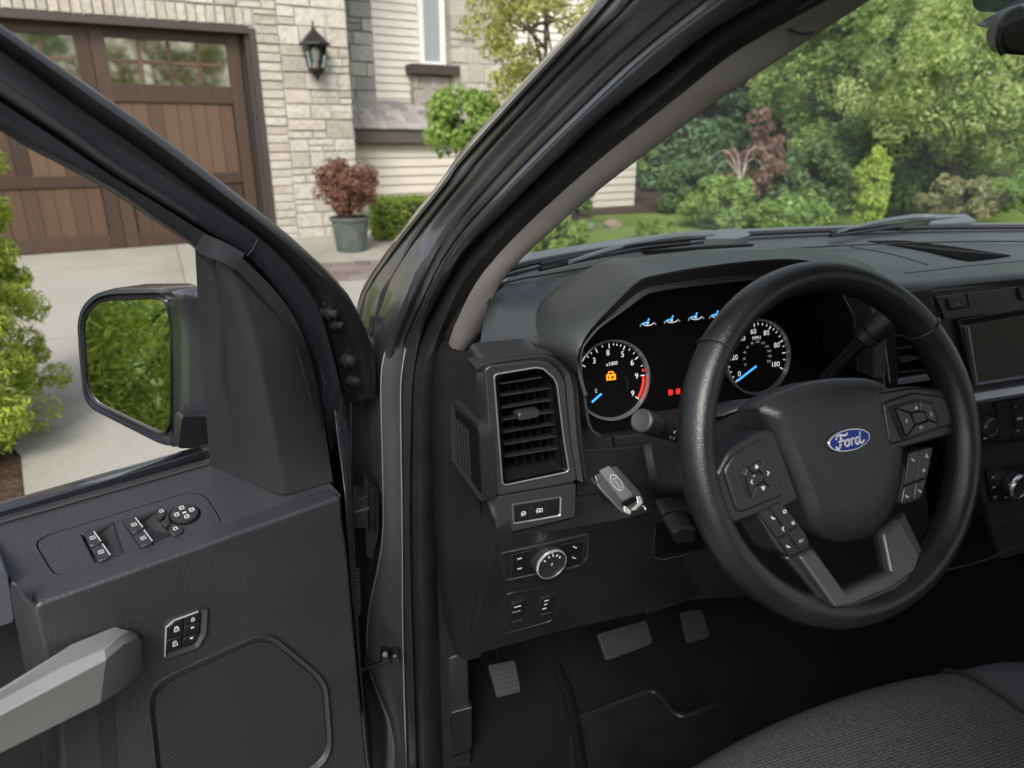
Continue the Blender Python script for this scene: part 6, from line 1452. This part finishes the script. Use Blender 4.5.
LF = {'shrub': lm_('shrub_leaf', [(0.287, 0.383, 0.051), (0.470, 0.555, 0.085), (0.169, 0.252, 0.034), (0.601, 0.683, 0.125), (0.353, 0.449, 0.068)]),
      'box': lm_('boxwood_leaf', [(.12, .19, .025), (.20, .29, .04), (.30, .39, .06), (.08, .13, .02)]),
      'red': lm_('red_brown_leaf', [(0.160, 0.068, 0.045), (0.232, 0.112, 0.072), (0.096, 0.040, 0.029), (0.272, 0.160, 0.101)], .2),
      'light': lm_('light_leaf', [(0.389, 0.492, 0.162), (0.519, 0.606, 0.233), (0.259, 0.365, 0.101), (0.626, 0.685, 0.323), (0.431, 0.525, 0.171)]),
      'mid': lm_('mid_leaf', [(0.234, 0.356, 0.093), (0.340, 0.471, 0.145), (0.158, 0.265, 0.073), (0.447, 0.552, 0.197)]),
      'dark': lm_('dark_leaf', [(0.112, 0.188, 0.069), (0.175, 0.263, 0.094), (0.075, 0.138, 0.050), (0.237, 0.338, 0.125)]),
      'blueg': lm_('blue_green_leaf', [(0.156, 0.252, 0.132), (0.216, 0.324, 0.168), (0.108, 0.192, 0.096)]),
      'bright': lm_('bright_leaf', [(0.230, 0.350, 0.070), (0.313, 0.440, 0.110), (0.156, 0.250, 0.050), (0.386, 0.500, 0.150)]),
      'lime': lm_('lime_leaf', [(.40, .52, .09), (.50, .60, .14), (.28, .40, .06), (.58, .64, .20)]),
      'purple': lm_('purple_leaf', [(.30, .16, .145), (.38, .22, .19), (.20, .11, .10), (.36, .28, .20)]),
      'olive': lm_('olive_leaf', [(0.288, 0.297, 0.126), (0.378, 0.369, 0.189), (0.198, 0.216, 0.090), (0.450, 0.423, 0.252)]),
      'yellow': lm_('yellow_leaf', [(.34, .36, .10), (.44, .44, .14), (.24, .28, .07), (.52, .50, .19)])}
rng = np.random.default_rng(4)

def shrub(name, label, cat, px, base_y, wpx, hpx, t, leaf, n, size, group=None, zadd=0, rr=(.2, .36), nclump=60, stem=True, asp=.55, dep=None, shell=.55):
    """shrub whose middle is seen at px; t = distance along the view axis"""
    c = att(px[0], px[1], t); k = t/FPX; rx, rz = wpx*k/2, hpx*k/2
    g = gz(c.y); zc_ = max(c.z, g+rz*.9)
    o = empty(name, (c.x, c.y, g), label, cat, group)
    cl = crownclumps((c.x, c.y, zc_), (rx, dep or min(rx, 2.2), rz), nclump, rng, rr, zmin=g+.02, shell=shell)
    leaves('foliage', LF[leaf], o, cl, n, size, rng, aspect=asp)
    if stem: trunk(o, (c.x, c.y, g-.05), (c.x, c.y, zc_+rz*.3), max(.015, rx*.035), rng, cl, 9, name='stem')
    return o
def tree(name, label, px, wpx, hpx, t, leaf, n, size, group=None, nclump=70, rr=(.16, .30), r=.12, cat='tree', bk=None, shell=.5, asp=.55, dep=None):
    c = att(px[0], px[1], t); k = t/FPX; rx, rz = wpx*k/2, hpx*k/2; g = gz(c.y)
    o = empty(name, (c.x, c.y, g), label, cat, group)
    cl = crownclumps((c.x, c.y, c.z), (rx, dep or min(rx, 3.0), rz), nclump, rng, rr, zmin=g+.15, shell=shell)
    leaves('crown', LF[leaf], o, cl, n, size, rng, aspect=asp)
    trunk(o, (c.x, c.y, g-.1), (c.x, c.y, c.z+rz*.5), r, rng, cl, 14, m=bk)
    return o
# potted shrub in front of the garage corner
pb = gpx(352, 250.5); kpt = (pb-CAM).dot(FW)/FPX
PO = empty('plant_pot', pb, 'grey green tapered planter pot standing on the pale walk by the garage corner', 'plant pot')
bm = B(); r1 = 14.5*kpt; r2 = 18.5*kpt; hp = 31*kpt*1.07
lathe(bm, pb, (0, 0, 1), [(r1*.96, .0), (r1, .012), (r2*.97, hp*.90), (r2*1.06, hp*.91), (r2*1.07, hp), (r2*.98, hp), (r2*.94, hp*.86)], 36); obj('pot', bm, mat('glazed_pot', (.085, .10, .09), .45, var=(8, .3), bump=(30, .2, .004)), PO)
bm = B(); lathe(bm, pb, (0, 0, 1), [(r2*.93, hp*.85), (r2*.92, hp*.88), (.02, hp*.9)], 24); obj('soil', bm, GM['mulch'], PO)
PP = empty('potted_shrub', pb+V((0, 0, hp*.88)), 'rust brown leafy shrub growing in the grey green pot', 'shrub')
cz = pb.z+hp+27*kpt*1.05
cl = crownclumps((pb.x, pb.y, cz-.01), (29*kpt, 27*kpt, 27*kpt), 110, rng, (.22, .34), zmin=pb.z+hp*.98, shell=.15)
leaves('foliage', LF['red'], PP, cl, 12000, .021, rng); trunk(PP, pb+V((0, 0, hp*.85)), (pb.x, pb.y, cz), .014, rng, cl, 14, name='stem')
# clipped hedge block beside it
hb0 = gpx(378, 243); hb1 = gpx(425, 238); kk = (hb0-CAM).dot(FW)/FPX
HB = empty('clipped_hedge', (hb0.x+.45, hb0.y+.35, gz(hb0.y)), 'low boxwood hedge clipped square behind the potted brown shrub', 'hedge')
hh = 42*kk
bm = B(); nn_ = 11000
P = rng.uniform(0, 1, (nn_, 3)); face = rng.integers(0, 4, nn_)
P[face == 0, 2] = 1; P[face == 1, 1] = 0; P[face == 2, 0] = 0; P[face == 3, 0] = 1
cl = [(hb0.x+p[0]*1.25+.02, hb0.y+.05+p[1]*.65+p[0]*.12, gz(hb0.y)+.03+p[2]*(hh-.06), .035) for p in P[:2600]]
leaves('foliage', LF['box'], HB, cl, nn_, .020, rng)
bm = B(); 
for q in np.linspace(.1, .9, 6): tube(bm, [V((hb0.x+q*1.25, hb0.y+.38, gz(hb0.y)-.03)), V((hb0.x+q*1.25+.05, hb0.y+.40, gz(hb0.y)+hh*.85))], .015, 6)
box(bm, (hb0.x, hb0.y+.1, gz(hb0.y)), (1, .09, 0), (0, 1, 0), (0, 0, 1), .06, 1.20, .04, .56, .05, hh-.08); obj('stem', bm, mat('inner_twigs', (.022, .03, .012), .95), HB)
# shrub beside the driveway, left
SHb = gpx(12, 462); ks = (SHb-CAM).dot(FW)/FPX
def bigshrub(name, label, base, h, r, n, size, leaf='shrub', group=None, nclump=90, taper=.6):
    o = empty(name, base, label, 'shrub', group); cl = []
    for i in range(nclump):
        t = rng.uniform(.04, 1); a = rng.uniform(0, 2*math.pi); rad_ = r*(1-taper*t**1.6)*rng.uniform(.45, 1)
        cl.append((base[0]+math.cos(a)*rad_, base[1]+math.sin(a)*rad_, base[2]+h*t, r*rng.uniform(.16, .28)))
    leaves('foliage', LF[leaf], o, cl, n, size, rng, aspect=.28, up=.5)
    trunk(o, (base[0], base[1], base[2]-.05), (base[0], base[1], base[2]+h*.85), .03, rng, cl, 16, name='stem'); return o
bigshrub('driveway_shrub', 'bushy yellow green shrub in the mulch bed at the edge of the driveway', (SHb.x-.27, SHb.y+.12, gz(SHb.y)), 1.02, .42, 28000, .021, nclump=150)
b2 = gpx(2, 420); bigshrub('driveway_shrub', 'taller pointed yellow green shrub behind the bushy one beside the driveway', (b2.x-.05, b2.y+.1, gz(b2.y)), 1.64, .33, 30000, .022, nclump=150, taper=.30)
# hedge of shrubs left of the driveway, seen in the side mirror
for i, (x, y, r_, h_, lf_, lab) in enumerate([(-4.4, -2.0, .85, 1.75, 'light', 'pale green shrub behind the truck reflected at the right edge of the side mirror'), (-4.3, -.75, .85, 1.8, 'shrub', 'yellow green shrub level with the cab reflected in the middle of the side mirror'), (-4.5, .6, .85, 1.8, 'mid', 'green shrub ahead of the cab reflected at the left of the side mirror'), (-6.2, -.6, 1.1, 2.5, 'mid', 'taller green shrub in the second row reflected along the top of the side mirror')]):
    o = bigshrub('mirrored_shrub', lab, (x, y, gz(y)), h_, r_, 24000, .034, lf_, 'shrubs seen in the side mirror', 190, .2)
for i, (x, y, r_, h_, lf_, lab) in enumerate([(8.5, -24, 3.6, 9, 'yellow', 'golden green street tree behind the truck reflected in the right garage panes'), (2.2, -26, 3.6, 9, 'mid', 'broad green street tree behind the truck reflected in the middle garage panes'), (-4.2, -25, 3.4, 8.5, 'yellow', 'yellow green street tree behind the truck reflected in the left garage panes')]):
    o = empty('street_tree', (x, y, gz(y)), lab, 'tree', 'street trees behind the truck'); cl = crownclumps((x, y, h_*.53), (r_, r_, h_*.45), 80, rng, (.16, .3))
    leaves('crown', LF[lf_], o, cl, 9000, .13, rng); trunk(o, (x, y, gz(y)-.1), (x, y, h_*.7), .16, rng, cl, 12)
# bush and small tree before the siding wing
shrub('round_bush', 'round bright green bush in front of the lower siding of the house', 'bush', (468, 124), 0, 92, 62, 8.6, 'bright', 7000, .036, nclump=60, rr=(.25, .4))
tree('ornamental_tree', 'small yellow green tree with thin branches beside the stone pier', (545, 30), 170, 190, 8.2, 'yellow', 7500, .038, r=.045, nclump=75, rr=(.12, .24), shell=.25)
# seen through the windshield
G1 = 'shrubs and trees beyond the front lawn'
shrub('leafy_shrub', 'low light green shrub at the left edge of the windshield view', 'shrub', (556, 238), 0, 70, 42, 7.6, 'bright', 5200, .045, G1, nclump=40)
shrub('leafy_shrub', 'small bright green mound on the lawn by the mulch', 'shrub', (655, 236), 0, 46, 20, 9.6, 'bright', 2600, .035, G1, nclump=24, stem=False)
tree('leafy_tree', 'bright green small tree left of the distant pale house', (577, 208), 36, 50, 11.5, 'bright', 2600, .05, G1, 30, r=.05)
tree('young_tree', 'thin young tree with a dark trunk before the distant pale house', (624, 150), 60, 46, 13.5, 'mid', 3000, .05, G1, 28, r=.07)
shrub('loose_shrub', 'loose dark shrub standing in front of the distant pale house', 'shrub', (612, 196), 0, 44, 36, 14, 'dark', 2600, .05, G1, nclump=30, shell=.1)
tree('evergreen_tree', 'dark green rounded evergreen right of the distant pale house', (696, 192), 84, 70, 12.5, 'dark', 9000, .055, G1, 60, r=.07)
tree('evergreen_tree', 'tall blue green evergreen behind the red shrub', (690, 120), 120, 150, 16, 'blueg', 11000, .08, G1, 70)
tree('red_leaf_tree', 'small tree with dusty red leaves beside the bare white twigs', (757, 160), 66, 110, 11.0, 'purple', 2600, .046, G1, 46, r=.03, rr=(.12, .24), shell=.2)
shrub('leafy_shrub', 'mid green loose shrub under the red leaved tree', 'shrub', (725, 205), 0, 84, 50, 10.6, 'mid', 5200, .05, G1)
shrub('dark_shrub', 'dark green shrub between the red leaved tree and the bright conical shrub', 'shrub', (800, 190), 0, 92, 74, 11.4, 'dark', 7600, .055, G1)
shrub('leafy_shrub', 'mid green shrub in front of the dark one', 'shrub', (792, 214), 0, 84, 40, 10.0, 'mid', 5000, .045, G1)
shrub('conical_shrub', 'bright lime green upright conical shrub in the middle of the windshield', 'shrub', (872, 186), 0, 32, 74, 9.6, 'lime', 7500, .034, G1, nclump=70, rr=(.3, .5), shell=.2)
shrub('olive_shrub', 'dry olive shrub with pale flower heads right of the conical shrub', 'shrub', (962, 200), 0, 84, 40, 9.8, 'olive', 5500, .045, G1)
shrub('leafy_shrub', 'mid green shrub low at the right edge of the windshield view', 'shrub', (1040, 195), 0, 110, 60, 9.6, 'mid', 6500, .05, G1)
shrub('dark_shrub', 'dark green shrub behind the dry olive shrub', 'shrub', (910, 170), 0, 110, 80, 12.0, 'dark', 8000, .06, G1)
tree('broadleaf_tree', 'large light green tree filling the upper right of the windshield', (975, 70), 240, 210, 10.6, 'light', 60000, .037, G1, 200, rr=(.10, .22), r=.12, shell=.3)
tree('broadleaf_tree', 'mid green tree left of the large light green tree', (845, 70), 170, 220, 12.5, 'mid', 36000, .044, G1, 150, r=.12, rr=(.12, .24))
tree('broadleaf_tree', 'pale green tree at the top centre of the windshield', (800, 20), 170, 150, 15, 'light', 26000, .054, G1, 90, r=.14)
tree('broadleaf_tree', 'dark green tree behind the mid green tree', (760, 90), 150, 190, 17, 'dark', 12000, .09, G1, 80, r=.14)
tree('broadleaf_tree', 'tall mid green tree beyond the right edge of the windshield', (1120, 60), 240, 260, 13, 'mid', 14000, .085, G1, 90, r=.14)
tree('broadleaf_tree', 'big dark green tree far behind the large light green tree', (930, 80), 300, 260, 20, 'dark', 16000, .12, G1, 100, r=.2)
tree('broadleaf_tree', 'light green tree behind the pillar above the blue green evergreen', (640, 60), 170, 200, 21, 'mid', 12000, .11, G1, 80, r=.16)
tree('broadleaf_tree', 'hazy green tree far behind the distant pale house', (600, 130), 150, 150, 27, 'blueg', 9000, .14, G1, 70, r=.16)
o = bpy.data.objects.new('far_wood', None); bpy.data.objects.remove(o)
cl = []
for i in range(240): 
    a = R(rng.uniform(8, 78)); d = rng.uniform(36, 46); cl.append((math.sin(a)*d, math.cos(a)*d, gz(math.cos(a)*d)+rng.uniform(.5, 11), rng.uniform(1.2, 2.4)))
fw = leaves('far_wood', LF['dark'], None, cl, 26000, .26, rng); fw['kind'] = 'stuff'
# bare pale twigs
tw = att(742, 165, 10.4); TW = empty('bare_branch_shrub', (tw.x, tw.y, gz(tw.y)), 'leafless shrub with pale arching twigs before the red leaved tree', 'shrub'); bm = B()
b0 = V((tw.x, tw.y, gz(tw.y))); rt_ = random.Random(2)
for tx, ty, mx_, my_ in ((706, 163, 722, 150), (772, 158, 758, 147), (715, 172, 724, 160), (766, 170, 754, 158), (730, 140, 736, 152)):
    e = att(tx, ty, 10.4); pts = [V(p) for p in spl([tuple(b0), tuple(att(741, 188, 10.4)), tuple(att(740+(mx_-740)*.4, my_+8, 10.4)), tuple(att(mx_, my_, 10.4)), tuple(e)], 16)]; tube(bm, pts, [.010-.0005*k for k in range(16)], 6)
obj('branch', bm, mat('pale_twig', (.46, .44, .40), .9), TW)
# distant pale house
hf = att(628, 205, 24); HF = empty('distant_house', (hf.x, hf.y, gz(hf.y)), 'pale sided neighbouring house partly hidden by trees across the lawn', 'house')
FH = Fr((hf.x, hf.y, gz(hf.y)), (.93, -.37, 0), (-.37, -.93, 0)); bm = B(); y = 0
while y < 2.9: poly3(bm, [FH.loc(-3.5, y, .03), FH.loc(-3.5, y+.2, 0), FH.loc(-3.5, y+.2, -.3), FH.loc(-3.5, y, -.3)], FH.u*5.2); y += .2
fbox(bm, FH, -3.5, 1.7, 0, 2.9, -5, -.3); obj('wall', bm, mat('pale_siding', (.60, .60, .58), .7), HF, flat=True)
bm = B(); poly3(bm, [FH.loc(-3.9, 2.9, .4), FH.loc(2.1, 2.9, .4), FH.loc(2.1, 4.6, -2.6), FH.loc(-3.9, 4.6, -2.6)], V((0, 0, -.15))); obj('roof', bm, mat('grey_shingle', (.14, .13, .125), .9), HF, flat=True)
bm = B(); fbox(bm, FH, -1.0, 0, 1.0, 2.2, -.02, .06); wd = obj('window', bm, mat('white_frame_far', (.7, .7, .68), .5), HF, flat=True)
bm = B(); fbox(bm, FH, -.9, -.1, 1.1, 2.1, .0, .068); obj('pane', bm, panem, wd, flat=True)
# rocks in the bed beyond the lawn
for i, (x, y, s, lab) in enumerate([(583, 229, 7, 'small grey boulder in the mulch left of the lawn'), (612, 226, 6, 'small tan boulder in the mulch near the distant house')]):
    p = gpx(x, y); kz = (p-CAM).dot(FW)/FPX; bm = B(); bmesh.ops.create_icosphere(bm, subdivisions=3, radius=s*kz)
    for v in bm.verts: f = 1+.18*math.sin(v.co.x*9/kz/60+i)*math.cos(v.co.y*140+i*2); v.co = V((v.co.x*1.5*f, v.co.y*f, v.co.z*.7*f))+p+V((0, 0, s*kz*.3))
    tag(obj('boulder', bm, mat('boulder_stone_%s' % ('grey' if i == 0 else 'tan'), ((.24, .23, .22), (.30, .22, .16))[i], .9, bump=(18, .8, .02))), lab, 'boulder', 'boulders in the mulch bed')
#sheet('far_mulch', [(gpx(560, 236).x, gpx(560, 236).y), (gpx(645, 231).x, gpx(645, 231).y), (gpx(645, 216).x, gpx(645, 216).y), (gpx(560, 219).x, gpx(560, 219).y)], GM['paver'], -.006)

# ================================================================== LIGHT
w = bpy.data.worlds.new('World'); sc.world = w; w.use_nodes = True; nt = w.node_tree
sky = nt.nodes.new('ShaderNodeTexSky'); sky.sky_type = 'NISHITA'; sky.sun_disc = False
sd_ = V((-.36, -.80, .82)).normalized()      # towards the sun: behind the left shoulder
sky.sun_elevation = math.asin(sd_.z); sky.sun_rotation = math.atan2(sd_.x, sd_.y); sky.dust_density = 3.0; sky.air_density = 1.0; sky.ozone_density = .6
hs = nt.nodes.new('ShaderNodeHueSaturation'); hs.inputs['Saturation'].default_value = .45
bg = nt.nodes['Background']; bg.inputs['Strength'].default_value = .15
nt.links.new(sky.outputs[0], hs.inputs['Color']); nt.links.new(hs.outputs[0], bg.inputs['Color'])
ld = bpy.data.lights.new('sun', 'SUN'); ld.energy = 1.5; ld.angle = R(20); ld.color = (1, .95, .88)
lo_ = bpy.data.objects.new('sun', ld); COL.objects.link(lo_); lo_.location = (0, 0, 20); lo_.rotation_euler = (-sd_).to_track_quat('-Z', 'Y').to_euler()
vs_ = sc.view_settings; vs_.view_transform = 'Standard'; vs_.look = 'None'; vs_.exposure = 0.92; vs_.gamma = 1
sc.cycles.use_denoising = True; sc.cycles.max_bounces = 8; sc.cycles.transparent_max_bounces = 12; sc.cycles.diffuse_bounces = 4; sc.cycles.glossy_bounces = 4; sc.cycles.sample_clamp_indirect = 6
sc.cycles.caustics_reflective = False; sc.cycles.caustics_refractive = False
bpy.context.view_layer.update()
